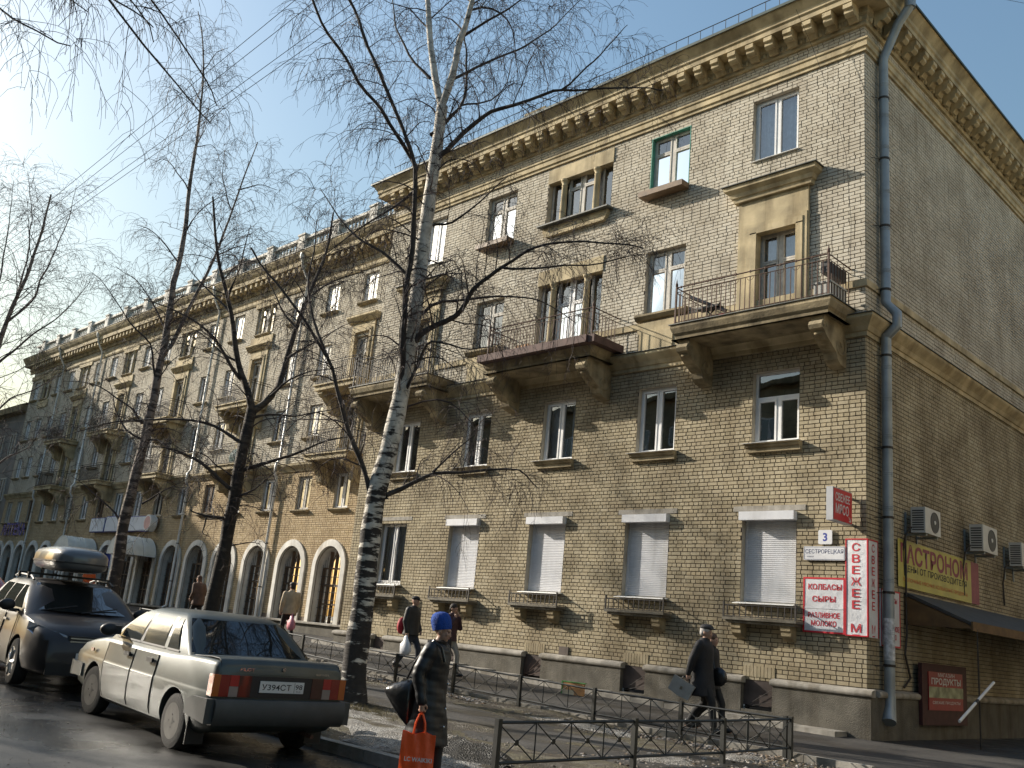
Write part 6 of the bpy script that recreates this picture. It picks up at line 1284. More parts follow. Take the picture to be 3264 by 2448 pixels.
# ================================================================ PEOPLE
SKIN = M('skin', (.42, .25, .18), .55, .06, 9); HAIRD = M('dark_hair', (.025, .018, .014), .7, .2, 30); HAIRB = M('brown_hair', (.09, .05, .03), .6, .3, 30); HAIRW = M('grey_hair', (.45, .43, .42), .7, .15, 30)
BLKC = M('black_coat_cloth', (.013, .013, .016), .75, .3, 8, .3, 60); PUFF = M('black_quilted_nylon', (.009, .009, .011), .5, .2, 8); DJ = M('dark_jacket', (.018, .019, .02), .6, .25, 8); MAR2 = M('maroon_jacket', (.05, .02, .025), .7, .2, 8)
JEAN = M('dark_jeans', (.03, .035, .05), .85, .25, 9); TRB = M('black_trousers', (.014, .014, .015), .8, .2, 9); PALE = M('pale_trousers', (.30, .28, .25), .85, .15, 9); BEI = M('beige_jacket', (.46, .36, .24), .8, .12, 7, .2, 40)
SHOE = M('black_shoes', (.012, .012, .012), .4, .2, 9); BLUEK = M('blue_knit', (.012, .06, .30), .9, .18, 22, .6, 90); CAPG = M('grey_cap', (.05, .048, .05), .85, .2, 20); REDB = M('red_cloth', (.40, .02, .035), .7, .15, 8); BRN = M('brown_jacket', (.10, .055, .035), .8, .25, 8); ORJ = M('orange_jacket', (.55, .10, .02), .7, .1, 8)
DKEYE = M('eye_dark', (.02, .015, .012), .2, 0); LIPS = M('lip', (.35, .14, .12), .5, 0)
# quilting on the nylon coat: real raised bands are added in the mesh below
def remesh(mb, name, mat, vox, parent=None, smooth_it=4, disp=None):
    me = mb.mesh(name, mat); o = link('tmp', me); r = o.modifiers.new('r', 'REMESH'); r.mode = 'VOXEL'; r.voxel_size = vox; r.use_smooth_shade = True
    if smooth_it: s = o.modifiers.new('s', 'SMOOTH'); s.factor = .5; s.iterations = smooth_it
    dg = bpy.context.evaluated_depsgraph_get(); me2 = bpy.data.meshes.new_from_object(o.evaluated_get(dg)); bpy.data.objects.remove(o); me2.name = name
    if disp:
        n = len(me2.vertices); c = np.empty(n*3); me2.vertices.foreach_get('co', c); c = c.reshape(-1, 3); nn = np.empty(n*3); me2.vertex_normals.foreach_get('vector', nn); c = c+nn.reshape(-1, 3)*disp(c)[:, None]; me2.vertices.foreach_set('co', c.ravel())
    me2.materials.clear(); me2.materials.append(mat); me2.polygons.foreach_set('use_smooth', [True]*len(me2.polygons)); me2.update()
    return link(name, me2, parent) if parent else me2
def chain(mb, pts, rs_):
    mb.tube(pts, rs_, 12)
    for p, r in zip(pts, rs_): mb.ell(p, (r, r, r), 12, 8)
    return mb
def hand(mb, wr, d, pal, s, curl=.5, k=1.):
    """palm and five bent fingers; d: direction of the hand, pal: direction the palm faces"""
    wr, d, pal = Vector(wr), Vector(d).normalized(), Vector(pal).normalized(); sd = d.cross(pal)*s; c = wr+d*.045*k
    chain(mb, [wr, c, wr+d*.085*k], [.024*k, .030*k, .026*k]); mb.tube([c-sd*.022*k, c+sd*.022*k], [.02*k, .02*k], 8)
    for i, (o, L) in enumerate(((-.030, .066), (-.010, .078), (.010, .073), (.029, .056))):
        p0 = wr+d*.085*k+sd*o*k; a1 = curl; p1 = p0+(d*math.cos(a1)+pal*math.sin(a1))*L*.42*k; a2 = curl*2.1; p2 = p1+(d*math.cos(a2)+pal*math.sin(a2))*L*.33*k; a3 = curl*2.9; p3 = p2+(d*math.cos(a3)+pal*math.sin(a3))*L*.25*k
        chain(mb, [p0, p1, p2, p3], [.0098*k, .0092*k, .0085*k, .0075*k])
    p0 = wr+d*.025*k-sd*.028*k; chain(mb, [p0, p0+(d*.6-sd*.6+pal*.4).normalized()*.032*k, p0+(d*.6-sd*.6+pal*.4).normalized()*.032*k+(d*.9+pal*.5).normalized()*.028*k], [.0125*k, .0108*k, .009*k])
def head(mb, c, pitch=0., k=1.):
    c = Vector(c); Rm = Matrix.Rotation(pitch, 3, 'Y')
    def E(o, r): 
        tmp = MB().ell((0, 0, 0), [x*k for x in r], 14, 10); mb.add([tuple(c+Rm@(Vector(o)*k+Vector(v))) for v in tmp.v], tmp.f)
    E((-.012, 0, .035), (.096, .076, .088)); E((.022, 0, -.035), (.070, .058, .075)); E((.052, 0, -.082), (.030, .030, .026)); E((.085, 0, -.018), (.020, .013, .026)); E((.092, 0, -.030), (.018, .015, .012)); E((.075, 0, .022), (.018, .050, .012))
    E((.078, 0, -.058), (.012, .024, .009)); E((.070, .035, -.02), (.02, .022, .02)); E((.070, -.035, -.02), (.02, .022, .02))
    for s in (1, -1): E((-.008, s*.077, -.012), (.022, .010, .032))
    return lambda o: c+Rm@(Vector(o)*k)
def person(label, loc, rz, H, coat, trous, legL, legR, armL, armR, hem=.45, vox=.014, headpitch=0., hat=None, hair=None, slim=1., coatmat=None, group=None, sleeve=1., lean=.0, disp=None, curl=.75, handvox=None):
    k = H/1.70
    t = thing('person', label, 'person', loc, rz, group); b = MB(); S_ = lambda p: (p[0]*k, p[1]*k, p[2]*k)
    lx = lambda z: lean*max(0, z-.9)
    hipz = .90; legs = []
    for s, lg in ((1, legL), (-1, legR)):
        kn, an = lg; an_ = (an[0], s*.085, an[1]); kn_ = (kn[0], s*.09, kn[1]); chain(b, [S_((0, s*.085, hipz)), S_((kn[0]*.5, s*.09, (hipz+kn[1])/2)), S_(kn_), S_(((kn[0]+an[0])/2-.015, s*.087, (kn[1]+an[1])/2+.03)), S_(an_)], [.085*k, .072*k, .056*k, .052*k, .038*k]); chain(b, [S_((an[0]-.03, s*.085, max(.03, an[1]-.05))), S_((an[0]+.15, s*.088, max(.03, an[1]-.06)))], [.035*k, .032*k]); legs.append((kn_, an_, s))
    chain(b, [S_((0, 0, .88)), S_((lx(1.1), 0, 1.08)), S_((lx(1.3), 0, 1.28)), S_((lx(1.42), 0, 1.40))], [.13*k*slim, .12*k*slim, .135*k*slim, .09*k*slim]); b.tube([S_((lx(1.36), -.15, 1.38)), S_((lx(1.36), .15, 1.38))], .06*k, 10)
    hx = lx(1.56)+.02; chain(b, [S_((lx(1.42), 0, 1.40)), S_((hx, 0, 1.50))], [.055*k, .05*k]); hp = head(b, S_((hx+.015, 0, 1.585)), headpitch, k)
    arms = []
    for s, ar in ((1, armL), (-1, armR)):
        el, wr, hd, pal = ar; sh = (lx(1.38), s*.19, 1.38); chain(b, [S_(sh), S_(el), S_(wr)], [.05*k, .042*k, .029*k]); hand(b, S_(wr), hd, pal, s, curl, k); arms.append((sh, el, wr))
    remesh(b, 'body', SKIN, handvox or vox, t, 2)
    # trousers and shoes
    tb_ = MB(); sh_ = MB()
    chain(tb_, [S_((0, 0, .95)), S_((0, 0, .84))], [.135*k*slim, .13*k*slim])
    for kn_, an_, s in legs:
        hem_ = (kn_[0]*.12+an_[0]*.88, an_[1], kn_[2]*.12+an_[2]*.88); chain(tb_, [S_((0, s*.085, hipz-.02)), S_((kn_[0]*.5, s*.09, (hipz+kn_[2])/2)), S_(kn_), S_(((kn_[0]+an_[0])/2-.01, s*.087, (kn_[2]+an_[2])/2+.03)), S_(hem_)], [.10*k, .088*k, .073*k, .068*k, .062*k])
        a = an_; f = MB().ell(S_((a[0]+.06, a[1], max(.045, a[2]-.04))), (.135*k, .050*k, .047*k), 14, 8).ell(S_((a[0]-.01, a[1], max(.07, a[2]))), (.06*k, .052*k, .07*k), 10, 8); f.build('shoe', SHOE, t, smooth=60)
    remesh(tb_, 'trousers', trous, vox*1.15, t, 3)
    # coat: torso, skirt and sleeves
    cm = MB(); base = len(cm.v); prof = [(1.475, .062, .075), (1.43, .095, .15), (1.38, .122, .212), (1.28, .142, .205), (1.10, .140, .185), (.98, .145, .185), (.86, .158, .195)]+([(z, .16+.05*(.86-z)/.4, .20+.03*(.86-z)/.4) for z in np.arange(.76, hem, -.1)]+[(hem, .165+.05*(.86-hem)/.4, .20+.035*(.86-hem)/.4)] if hem < .84 else [(hem, .15, .19)] if hem < .9 else [])
    n = 24; prof = [p for p in prof if p[0] >= hem-.001]
    for z, rx, ry in prof:
        for j in range(n): a = 2*math.pi*j/n; cm.v.append(S_((lx(z)+rx*slim*math.cos(a), ry*slim*math.sin(a), z)))
    for i in range(len(prof)-1):
        for j in range(n): cm.f.append((i*n+j, i*n+(j+1) % n, (i+1)*n+(j+1) % n, (i+1)*n+j)); cm.mi.append(0)
    cm.f += [tuple(range(n)), tuple((len(prof)-1)*n+j for j in range(n))]; cm.mi += [0, 0]
    for sh, el, wr in arms: w2 = tuple(e+(w-e)*.96 for e, w in zip(el, wr)); chain(cm, [S_(sh), S_(tuple((a+c)/2 for a, c in zip(sh, el))), S_(el), S_(tuple((a+c)/2 for a, c in zip(el, wr))), S_(w2)], [.082*k*sleeve, .076*k*sleeve, .068*k*sleeve, .058*k*sleeve, .050*k*sleeve])
    ring_ = MB().lathe([(.062*k, 0), (.085*k, .01*k), (.082*k, .06*k), (.068*k, .065*k)], S_((lx(1.45)+.012, 0, 1.435)), 20); cm.add(ring_.v, ring_.f)
    remesh(cm, 'coat', coat, vox*1.15, t, 3, disp)
    for s in (1, -1): MB().ell(hp((.083, s*.031, .002)), (.007*k, .011*k, .007*k), 8, 6).build('eye', DKEYE, t, smooth=60)
    MB().ell(hp((.088, 0, -.058)), (.006*k, .020*k, .006*k), 8, 6).build('lips', LIPS, t, smooth=60)
    if hair:
        hm = MB(); long_ = hair[1]
        for o, r in (((-.018, 0, .045), (.102, .084, .092)), ((-.055, 0, -.01), (.062, .080, .085 if long_ else .06)))+((((-.06, 0, -.09), (.05, .085, .09)),) if long_ else ()):
            e = MB().ell((0, 0, 0), [x*k for x in r], 16, 12); hm.add([tuple(hp(o)+Vector(v)) for v in e.v], e.f)
        remesh(hm, 'hair', hair[0], vox, t, 2)
    return t, hp, k
WALK = dict(legL=((.20, .50), (.24, .09)), legR=((.02, .47), (-.28, .14))); WALK2 = dict(legL=((.02, .47), (-.26, .13)), legR=((.20, .50), (.25, .09))); STAND = dict(legL=((.02, .48), (0, .08)), legR=((.03, .48), (.06, .08)))
def hang(s, fx=0.): return ((-.03+fx, s*.25, 1.12), (.04+fx*2, s*.25, .88), (.05, 0, -1), (0, -s, 0))
def swing(s, f): return ((f*.12-.02, s*.245, 1.12), (f*.34+.05, s*.22, .92+abs(f)*.05), (f*.5+.2, 0, -1), (0, -s, 0))
# 1 woman in the foreground
def quilt(c): return .0028*np.abs(np.sin(c[:, 2]*48+.5*np.sin(c[:, 0]*14)+c[:, 1]*3))-.001+.004*np.sin(c[:, 2]*19+c[:, 0]*17)*np.sin(c[:, 1]*15)+.003*np.sin(c[:, 2]*41+c[:, 1]*23)
hd = R(30)
Wm, hp, k = person('person in a blue knitted hat and long black quilted coat carrying an orange bag', (.99, -11.84, -.235), hd, 1.56, PUFF, TRB, hem=.42, vox=.011, headpitch=.16, slim=1.13, sleeve=1.12, lean=.05, disp=quilt, handvox=.0065,
    legL=((.12, .49), (.12, .08)), legR=((.02, .47), (-.10, .10)), armL=hang(1), armR=((-.06, -.27, 1.12), (.02, -.275, .86), (.03, 0, -1), (0, 1, 0)), curl=1.0)
ht = MB(); prof = [(.098, -.012), (.104, .01), (.107, .05), (.108, .085), (.103, .12), (.083, .158), (.05, .178), (.012, .184)]; n = 36; Rm = Matrix.Rotation(-.18, 3, 'Y')
for r, z in prof:
    for j in range(n): a = 2*math.pi*j/n; rr2 = r*(1+.022*math.cos(12*a)+.02*math.sin(z*90+2*math.sin(a*2))); ht.v.append(tuple(hp((-.014, 0, .022))+Rm@Vector((rr2*1.06*math.cos(a)*k-.012*z/.18, rr2*.92*math.sin(a)*k, z*k))))
for i in range(len(prof)-1):
    for j in range(n): ht.f.append((i*n+j, i*n+(j+1) % n, (i+1)*n+(j+1) % n, (i+1)*n+j)); ht.mi.append(0)
ht.f.append(tuple((len(prof)-1)*n+j for j in range(n))); ht.mi.append(0); ht.build('hat', BLUEK, Wm, smooth=70)
cl_ = MB(); 
for q in range(2): cl_.lathe([(.075*k, 0), (.108*k, .015), (.11*k, .04), (.078*k, .05)], (.0+.02*k, 0, (1.405+.03*q)*k), 22)
cl_.build('collar', PUFF, Wm, smooth=60)
for z in (1.05, .80, .62): MB().ell((.175*k*1.13+.02, -.08, z*k), (.012, .012, .012), 8, 6).build('button', CHROME, Wm, smooth=60)
mwW = Matrix.Translation((.99, -11.84, -.235)) @ Matrix.Rotation(hd, 4, 'Z')
def at_w(p): return mwW @ (Vector(p)*k)
ORP = M('orange_plastic', (.85, .10, .02), .35, .10, 5, .3, 12); LEA = M('black_leather', (.012, .012, .013), .28, .2, 9, .25, 22, coat=.3)
bg_ = at_w((.03, -.285, .76)); OB_ = thing('carrier_bag', 'orange plastic carrier bag hanging from the hand of the person in the blue hat', 'bag', (bg_.x, bg_.y, bg_.z), R(44))
V = []; F = []; nx, nz = 10, 12
for sgn in (-1, 1):
    for j in range(nz+1):
        for i in range(nx+1):
            u, v = i/nx*2-1, j/nz; V.append((.165*u*(1-.04*v), sgn*(.012+.05*(1-u*u)*(1-v)*.9+.008*math.sin(9*u+5*v)), -.19-.42*(1-v)+.012*math.sin(5*u)*v))
for sgn in (0, 1):
    o_ = sgn*(nx+1)*(nz+1)
    for j in range(nz):
        for i in range(nx): a = o_+j*(nx+1)+i; F.append((a, a+1, a+nx+2, a+nx+1))
MB().add(V, F).build('bag_body', ORP, OB_, smooth=60)
hn = MB()
for sgn in (-1, 1): hn.tube([(-.055, sgn*.012, -.20), (-.045, sgn*.012, -.10), (-.015, sgn*.01, -.02), (.015, sgn*.01, -.02), (.045, sgn*.012, -.10), (.055, sgn*.012, -.20)], .010, 5)
hn.build('handle', ORP, OB_); lettering('LC WAIKIKI', .26, .04, WPAINT, OB_, (.02, -.062, -.42), (1, 0, 0), bold=.02)
hb = at_w((-.25, -.12, 1.0)); HB = thing('shoulder_bag', 'slouchy black leather shoulder bag on the back of the person in the blue hat', 'bag', (hb.x, hb.y, hb.z), hd)
m = MB(); sec_ = [(-.20, -.02, .018, .015), (-.17, -.03, .05, .035), (-.10, -.055, .11, .06), (-.02, -.085, .17, .08), (.06, -.11, .215, .085), (.12, -.13, .21, .07), (.15, -.13, .15, .04)]
for x, zc, h, wv in sec_:
    for j in range(14): a = 2*math.pi*j/14; m.v.append((x, wv*math.cos(a), zc-.05+h*math.sin(a)))
for i in range(len(sec_)-1):
    for j in range(14): m.f.append((i*14+j, i*14+(j+1) % 14, (i+1)*14+(j+1) % 14, (i+1)*14+j)); m.mi.append(0)
m.f += [tuple(range(14)), tuple(70+j for j in range(14))]; m.mi += [0, 0]; m.build('bag_body', LEA, HB, smooth=70)
MB().tube([(.02, -.02, .06), (.08, -.02, .22), (.18, -.03, .36), (.27, -.06, .44), (.36, -.07, .38), (.40, -.05, .25)], .014, 6).build('strap', LEA, HB)
# 2, 3 couple on the pavement
Mn, hp, k2 = person('person in a long black coat and flat grey cap walking right past the basement windows', (-1.02, -4.05, -.03), R(12), 1.74, BLKC, TRB, hem=.56, vox=.016, slim=1.12, headpitch=.05, hair=(HAIRW, False), armL=swing(1, -.3), armR=((-.10, -.25, 1.13), (-.16, -.25, .90), (-.1, 0, -1), (0, 1, 0)), **WALK2)
c = MB(); c.ell(hp((-.005, 0, .085)), (.118*k2, .098*k2, .055*k2), 18, 8); c.ell(hp((.10, 0, .068)), (.055*k2, .07*k2, .014*k2), 14, 6); c.build('cap', CAPG, Mn, smooth=70)
GL = M('grey_leather', (.30, .30, .29), .35, .12, 8)
bc = Matrix.Translation((-1.02, -4.05, -.03)) @ Matrix.Rotation(R(12), 4, 'Z') @ (Vector((-.19, -.26, .80))*k2)
BC = thing('briefcase', 'pale grey leather briefcase carried by the person in the flat cap', 'briefcase', bc, R(22)); BC.rotation_euler = (0, .45, R(22))
MB().prism([(-.20, -.02), (.20, -.02), (.19, -.27), (.0, -.29), (-.19, -.27)], -.045, .045, 'y').build('case', GL, BC); MB().prism([(-.20, -.018), (.20, -.018), (.18, -.15), (-.18, -.15)], -.05, -.0455, 'y').build('flap', GL, BC); MB().box(-.02, .02, -.056, -.05, -.17, -.12).build('clasp', CHROME, BC); MB().tube([(-.07, 0, -.02), (-.06, 0, .035), (.06, 0, .035), (.07, 0, -.02)], .012, 6).build('handle', BLACKP, BC)
Ld, hp, k3 = person('person with brown hair in a black jacket close beside the flat capped person', (-1.16, -3.62, -.03), R(10), 1.62, BLKC, TRB, hem=.72, vox=.018, hair=(HAIRB, True), armL=swing(1, .3), armR=hang(-1, .05), **WALK)
hb2 = thing('shoulder_bag', 'black bag at the side of the brown haired person', 'bag', (-.88, -3.78, 1.0), R(10)); m = MB(); m.ell((0, 0, -.12), (.15, .07, .16), 12, 8); m.build('bag_body', LEA, hb2, smooth=60); MB().tube([(-.08, 0, 0), (-.15, .05, .25), (-.2, .08, .36)], .010, 5).build('strap', LEA, hb2)
# 4, 5 two walkers behind the fence in the middle
p4 = (-9.62, -3.45, zg(-9.6)-.03); P4, hp, k4 = person('person in a black cap and dark jacket with a white carrier bag', p4, R(20), 1.72, DJ, JEAN, hem=.80, vox=.02, slim=1.15, sleeve=1.1, headpitch=.08, armL=swing(1, .2), armR=hang(-1), **WALK)
c = MB(); c.ell(hp((-.01, 0, .075)), (.108, .09, .06), 14, 8); c.ell(hp((.11, 0, .058)), (.06, .06, .012), 12, 6); c.build('cap', BLKC, P4, smooth=70)
WP = M('white_plastic_bag', (.62, .64, .68), .4, .12, 6, .4, 14); bgm = MB(); bgm.lathe([(.02, 0), (.05, -.04), (.09, -.12), (.15, -.2), (.165, -.34), (.14, -.42), (.05, -.45)], (0, 0, 0), 14); bgm.tube([(-.03, 0, -.03), (0, 0, .05), (.03, 0, -.03)], .012, 5); bgm.v = [(x*1.1+.01*math.sin(z*30), y*.6+.012*math.sin(z*23+x*20), z) for x, y, z in bgm.v]
q = Matrix.Translation(p4) @ Matrix.Rotation(R(20), 4, 'Z') @ (Vector((.05, -.26, .80))*k4); WBG = tag(bgm.build('carrier_bag', WP, None, smooth=60, loc=q), 'white plastic carrier bag held by the person in the black cap', 'bag')
q = Matrix.Translation(p4) @ Matrix.Rotation(R(20), 4, 'Z') @ Vector((-.24, -.05, 1.02)); RBG = thing('backpack', 'red backpack hanging low behind the person in the black cap', 'backpack', q, R(20)); m = MB(); m.ell((0, 0, 0), (.11, .14, .2), 12, 9); m.build('pack', REDB, RBG, smooth=60); MB().tube([(.02, .08, .15), (.10, .10, .25), (.2, .1, .28)], .014, 5).build('strap', REDB, RBG)
p5 = (-9.0, -2.75, zg(-9)-.03); P5, hp, k5 = person('dark haired person in a maroon sleeved jacket raising a hand to the face', p5, R(15), 1.66, MAR2, PALE, hem=.82, vox=.02, slim=1.05, hair=(HAIRD, False), headpitch=.15, armL=((.12, .24, 1.14), (.16, .08, 1.40), (-.2, -.3, 1), (-1, 0, 0)), armR=((.10, -.26, 1.14), (.17, -.08, 1.36), (-.1, .3, 1), (-1, 0, 0)), **WALK)
q = (p5[0]+.18, p5[1]-.32, .80+p5[2]); DKB = thing('shoulder_bag', 'dark rectangular bag at the hip of the dark haired person', 'bag', q, R(15)); MB().box(-.15, .17, -.06, .06, -.27, .05).build('bag_body', BLKC, DKB); MB().tube([(-.12, 0, .05), (-.15, .1, .4), (-.1, .2, .6)], .012, 5).build('strap', BLKC, DKB)
# 6 person hidden behind the birch trunk
p6 = (-8.42, -5.75, zg(-8.4)-.06); P6, hp, k6 = person('person in dark clothes mostly hidden behind the birch trunk', p6, R(200), 1.64, DJ, TRB, hem=.6, vox=.022, hair=(HAIRD, True), armL=hang(1, .05), armR=swing(-1, .35), **STAND)
PNK = M('pink_plastic', (.62, .22, .26), .4, .12, 6, .3, 14); q = Matrix.Translation(p6) @ Matrix.Rotation(R(200), 4, 'Z') @ Vector((.20, -.24, .86)); PBG = tag(bgm.build('carrier_bag', PNK, None, smooth=60, loc=q), 'pink plastic bag showing beside the birch trunk', 'bag'); PBG.scale = (.7, .8, .8)
# 7 to 9 walkers in front of the arcade
p7 = (-16.6, -2.45, zg(-16.6)-.03); P7, hp, k7 = person('person in a beige jacket and dark cap walking past the nearest arches', p7, R(165), 1.74, BEI, TRB, hem=.80, vox=.022, slim=1.0, sleeve=.95, hair=(HAIRD, False), armL=hang(1), armR=hang(-1, .05), **WALK)
c = MB(); c.ell(hp((-.005, 0, .07)), (.112, .095, .075), 14, 8); c.build('cap', HAIRD, P7, smooth=70)
tag(link('carrier_bag', PBG.data, None, (p7[0]+.35, p7[1]-.1, p7[2]+.82)), 'small pinkish bag in the hand of the person in beige', 'bag')
p8 = (-22.2, -2.5, zg(-22.2)-.03); P8, hp, k8 = person('person in a brown hooded jacket stooping near the dark tree', p8, R(190), 1.68, BRN, TRB, hem=.7, vox=.025, slim=1.2, lean=.22, hair=(BRN, True), armL=swing(1, .4), armR=swing(-1, .3), **WALK)
p9 = (-34.5, -1.5, zg(-34.5)-.03); P9, hp, k9 = person('person in an orange red jacket far along the pavement by the awnings', p9, R(10), 1.70, ORJ, TRB, hem=.8, vox=.03, slim=1.1, hair=(HAIRB, False), armL=swing(1, .3), armR=swing(-1, .3), **WALK)
# ================================================================ SLUSH, STONES, LEAVES, SMALL THINGS ON THE GROUND
def mound(name, label, cat, c, rx, ry, h, mat, seed, kind=None, n=34):
    rr = np.random.RandomState(seed); V = []; F = []; ph = rr.uniform(0, 6.28, 16); fr = rr.uniform(3, 16, 16); an = rr.uniform(0, 6.28, 16)
    for j in range(n+1):
        for i in range(n+1):
            u, v = i/n*2-1, j/n*2-1; d = math.hypot(u, v); e = 1+.18*math.sin(3*math.atan2(v, u)+ph[0])+.1*math.sin(7*math.atan2(v, u)+ph[1]); s = max(0, 1-(d/e)**2)
            nz = sum(math.sin(f*(u*math.cos(a)+v*math.sin(a))+p)/(f**.55) for f, a, p in zip(fr, an, ph)); V.append((u*rx, v*ry, (h*s*(1+.16*nz)+.05*s*nz*h if s > 0 else 0)-.05*(1 if s <= 0 else 0)))
    for j in range(n):
        for i in range(n): a = j*(n+1)+i; F.append((a, a+1, a+n+2, a+n+1))
    o = MB().add(V, F).build(name, mat, None, smooth=55, loc=(c[0], c[1], zg(c[0])+c[2]))
    if kind: o['kind'] = kind
    else: tag(o, label, cat)
    return o
MUD = ground_mat('black_mud', [(.3, (.012, .011, .010)), (.6, (.03, .027, .022)), (.8, (.07, .065, .055))], (5, 30), .4, None, 1., 40, .06)
mound('mud_heap', 'heap of black thawing mud between the blue hatted person and the front fence', 'mud heap', (.30, -10.55, -.12), .75, .42, .17, MUD, 3)
for k, (x, y, rx, ry, h) in enumerate(((-1.9, -10.2, 1.5, .85, .09), (-.6, -10.9, 1.2, .45, .08), (-3.2, -9.6, 1.1, .6, .07), (.6, -11.05, .8, .32, .05), (-5.5, -10.3, 1.2, .7, .1), (-8, -10.2, 1.4, .7, .09), (1.0, -8.0, .5, .7, .04), (-2.2, -5.9, 1.3, .25, .05), (1.0, -6.2, .4, .5, .04), (-12, -10.3, 1.6, .7, .1))):
    mound('ice_patch', None, None, (x, y, -.13 if y < -9 else -.085), rx, ry, h, ICE, 20+k, 'stuff', 44)
rr = np.random.RandomState(4)
def scatter(name, mat, n, fx, fy, s0, s1, flat, seed, dz):
    r2 = np.random.RandomState(seed); base = np.array([(-1, -1, 0), (1, -1, 0), (1, 1, 0), (-1, 1, 0), (-.6, -.5, 1), (.6, -.6, .9), (.55, .6, 1), (-.6, .55, .85)], float); F0 = np.array([(4, 5, 6, 7), (0, 1, 5, 4), (1, 2, 6, 5), (2, 3, 7, 6), (3, 0, 4, 7)])
    X = fx(r2, n); Y = fy(r2, n); sz = r2.uniform(s0, s1, n)*r2.uniform(.5, 1, n); V = base[None]*np.stack([sz*r2.uniform(.6, 1.3, n), sz*r2.uniform(.6, 1.3, n), sz*flat*r2.uniform(.6, 1.4, n)], 1)[:, None]; V = V+r2.normal(size=V.shape)*sz[:, None, None]*.13
    a = r2.uniform(0, 6.28, n); c, s = np.cos(a)[:, None], np.sin(a)[:, None]; V = np.stack([V[..., 0]*c-V[..., 1]*s, V[..., 0]*s+V[..., 1]*c, V[..., 2]], -1); V += np.stack([X, Y, np.interp(-X, [-100, 0, 1.5, 4, 8.4, 12, 20, 34, 60, 260], [0, 0, 0, .06, .17, .32, .5, .8, 1.25, 2.2])+dz], 1)[:, None]
    F = (F0[None]+8*np.arange(n)[:, None, None]).reshape(-1, 4); o = link(name, mesh_np(name, V.reshape(-1, 3), F, mat)); o['kind'] = 'stuff'
LEAFM = brick_mat('rubble_mix', [(.05, .04, .03), (.20, .15, .10), (.32, .29, .26), (.09, .07, .05), (.38, .36, .34), (.15, .10, .06)], (.8, .8, .8))
scatter('rubble', LEAFM, 2600, lambda r, n: -14+r.beta(2, 1.3, n)*15.2, lambda r, n: -5.45-np.abs(r.normal(0, .22, n)), .012, .05, .55, 1, -.075)
scatter('grit', LEAFM, 5000, lambda r, n: r.uniform(-8, 2.2, n), lambda r, n: r.uniform(-11.3, -5.3, n), .005, .018, .6, 2, -.085)
scatter('grit', LEAFM, 1800, lambda r, n: r.uniform(-6, 4, n), lambda r, n: r.uniform(-15.5, -11.6, n), .003, .010, .6, 3, -.235)
scatter('grit', LEAFM, 900, lambda r, n: r.uniform(.2, 2.2, n), lambda r, n: r.uniform(-9, -5.3, n), .01, .04, .5, 5, -.075)
GRS = M('dry_grass', (.13, .105, .045), .9, .35, 5); r2 = np.random.RandomState(9); n = 5200
gx = np.concatenate([r2.normal(-4.3, .7, n//2), r2.uniform(-9, -1.6, n-n//2)]); gy_ = np.concatenate([r2.normal(-9.1, .28, n//2), r2.normal(-9.35, .18, n-n//2)]); gz_ = np.interp(-gx, [-100, 0, 1.5, 4, 8.4, 12], [0, 0, 0, .06, .17, .32])-.10; hgt = r2.uniform(.03, .10, n); a = r2.uniform(0, 6.28, n); dx = r2.normal(0, .035, n); dy = r2.normal(0, .035, n)
V = np.stack([np.stack([gx-.004*np.cos(a), gy_-.004*np.sin(a), gz_], 1), np.stack([gx+.004*np.cos(a), gy_+.004*np.sin(a), gz_], 1), np.stack([gx+dx+.001, gy_+dy, gz_+hgt], 1), np.stack([gx+dx, gy_+dy, gz_+hgt], 1)], 1).reshape(-1, 3)
o = link('dry_grass', mesh_np('dry_grass', V, np.arange(4*n).reshape(n, 4), GRS)); o['kind'] = 'stuff'
ob = thing('cardboard_sign', 'orange and cream board with a green edge lying against the wall pavement behind the fence', 'board', (-6.05, -1.55, zg(-6)-.03), .1)
MB().prism([(-.28, 0), (.30, 0), (.30, .26), (-.28, .26)], -.02, .02, 'y').build('board', M('board_orange', (.52, .26, .10), .7, .25, 6), ob); MB().box(-.31, -.28, -.03, .03, 0, .28).box(-.31, .33, -.03, .03, .261, .28).build('edge', M('board_green', (.08, .28, .06), .6), ob); MB().box(-.28, .04, -.024, -.021, 0, .10).build('label', M('board_cream', (.62, .52, .36), .7), ob)
MB().box(-.28, -.25, .02, .2, 0, .02).build('stand', MATS['board_green'], ob)
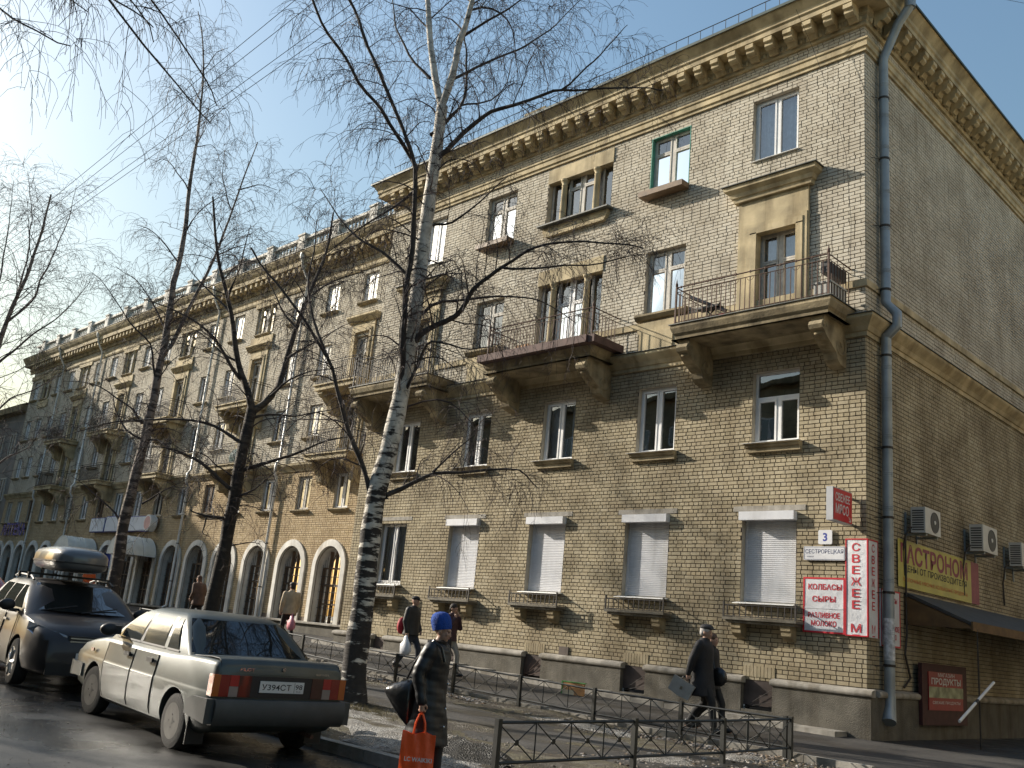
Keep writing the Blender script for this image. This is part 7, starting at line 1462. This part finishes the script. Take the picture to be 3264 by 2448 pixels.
# ================================================================ ACROSS THE STREET (seen only in reflections, and shading the road and the far facades)
tt = {}
for c in bpy.data.objects:
    if c.parent: tt.setdefault(c.parent.name, []).append(c)
for k, (src, x, y, rz) in enumerate(((TD, -15.5, -22.3, 2.2), (TN, 2.5, -23.0, 1.2), (TD, 9.5, -22.6, 4.1), (TN, -23.5, -22.2, 3.4), (TB, -31, -22.5, 2.6))):
    c = copy_tree(src, None, (x, y, zg(x)-.25), rz, tree=tt); c['label'] = ['dark bare tree', 'bare tree nearest the corner', 'dark bare tree furthest right', 'bare tree with hanging branches', 'white barked birch'][k]+' on the far side of the road'; c['group'] = 'trees across the road'
OBL = thing('opposite_building', 'plain four storey block on the opposite side of the road', 'building', (-8, -36, 0))
m = MB(); m.box(-50, 34, -10, 4, -.5, 17.5); m.build('wall', YB, OBL); MB().box(-50.4, 34.4, -10, 4.5, 17.5, 18.0).build('cornice', STUCCOD, OBL)
wp = window(OBL, 1.4, 1.6, 'two', PVC, 0, glass=GLASSD, loc=(-46, 4.07, 1.2)); wp.rotation_euler = (0, 0, math.pi); tw_ = {wp.name: kids(wp)}
for i in range(24):
    for z in (1.2, 4.4, 7.6, 10.8, 14.0):
        if i or z > 2: o = copy_tree(wp, OBL, (-46+3.3*i, 4.07, z), tree=tw_)
AB = thing('across_building', 'plain brick block across the side street beyond the right edge', 'building', (13.5, 20, 0))
MB().box(0, 12, -26, 40, -.5, 15.5).build('wall', YB, AB); MB().box(-.3, 12, -26.3, 40, 15.5, 16.0).build('cornice', STUCCOD, AB)
wq = window(AB, 1.3, 1.7, 'two', PVC, 0, glass=GLASSD, loc=(-.06, -24, 1.6)); wq.rotation_euler = (0, 0, -math.pi/2); tq = {wq.name: kids(wq)}
for i in range(18):
    for z in (1.6, 4.9, 8.6):
        if i or z > 2: copy_tree(wq, AB, (-.06, -24+3.4*i, z), tree=tq)
SHADEB = thing('side_building', 'unseen tall block added past the left edge to shade the far building', 'building', (-95, -9, 0))  # unseen block added to keep the far facades in shade
MB().box(-12, 17.5, -10, 5, -.5, 25).build('wall', OB, SHADEB); MB().box(-12.3, 17.8, -10.3, 5.3, 25, 25.5).build('cornice', STUCCOD, SHADEB)
SB = thing('side_building', 'brick block standing nearer the road beyond the left edge', 'building', (-76, -9, 0))
MB().box(-9, 8.5, -8, 5.3, -.5, 15.5).build('wall', OB, SB); MB().box(-9.3, 8.7, -8.3, 5.5, 15.5, 15.9).build('cornice', STUCCOD, SB)
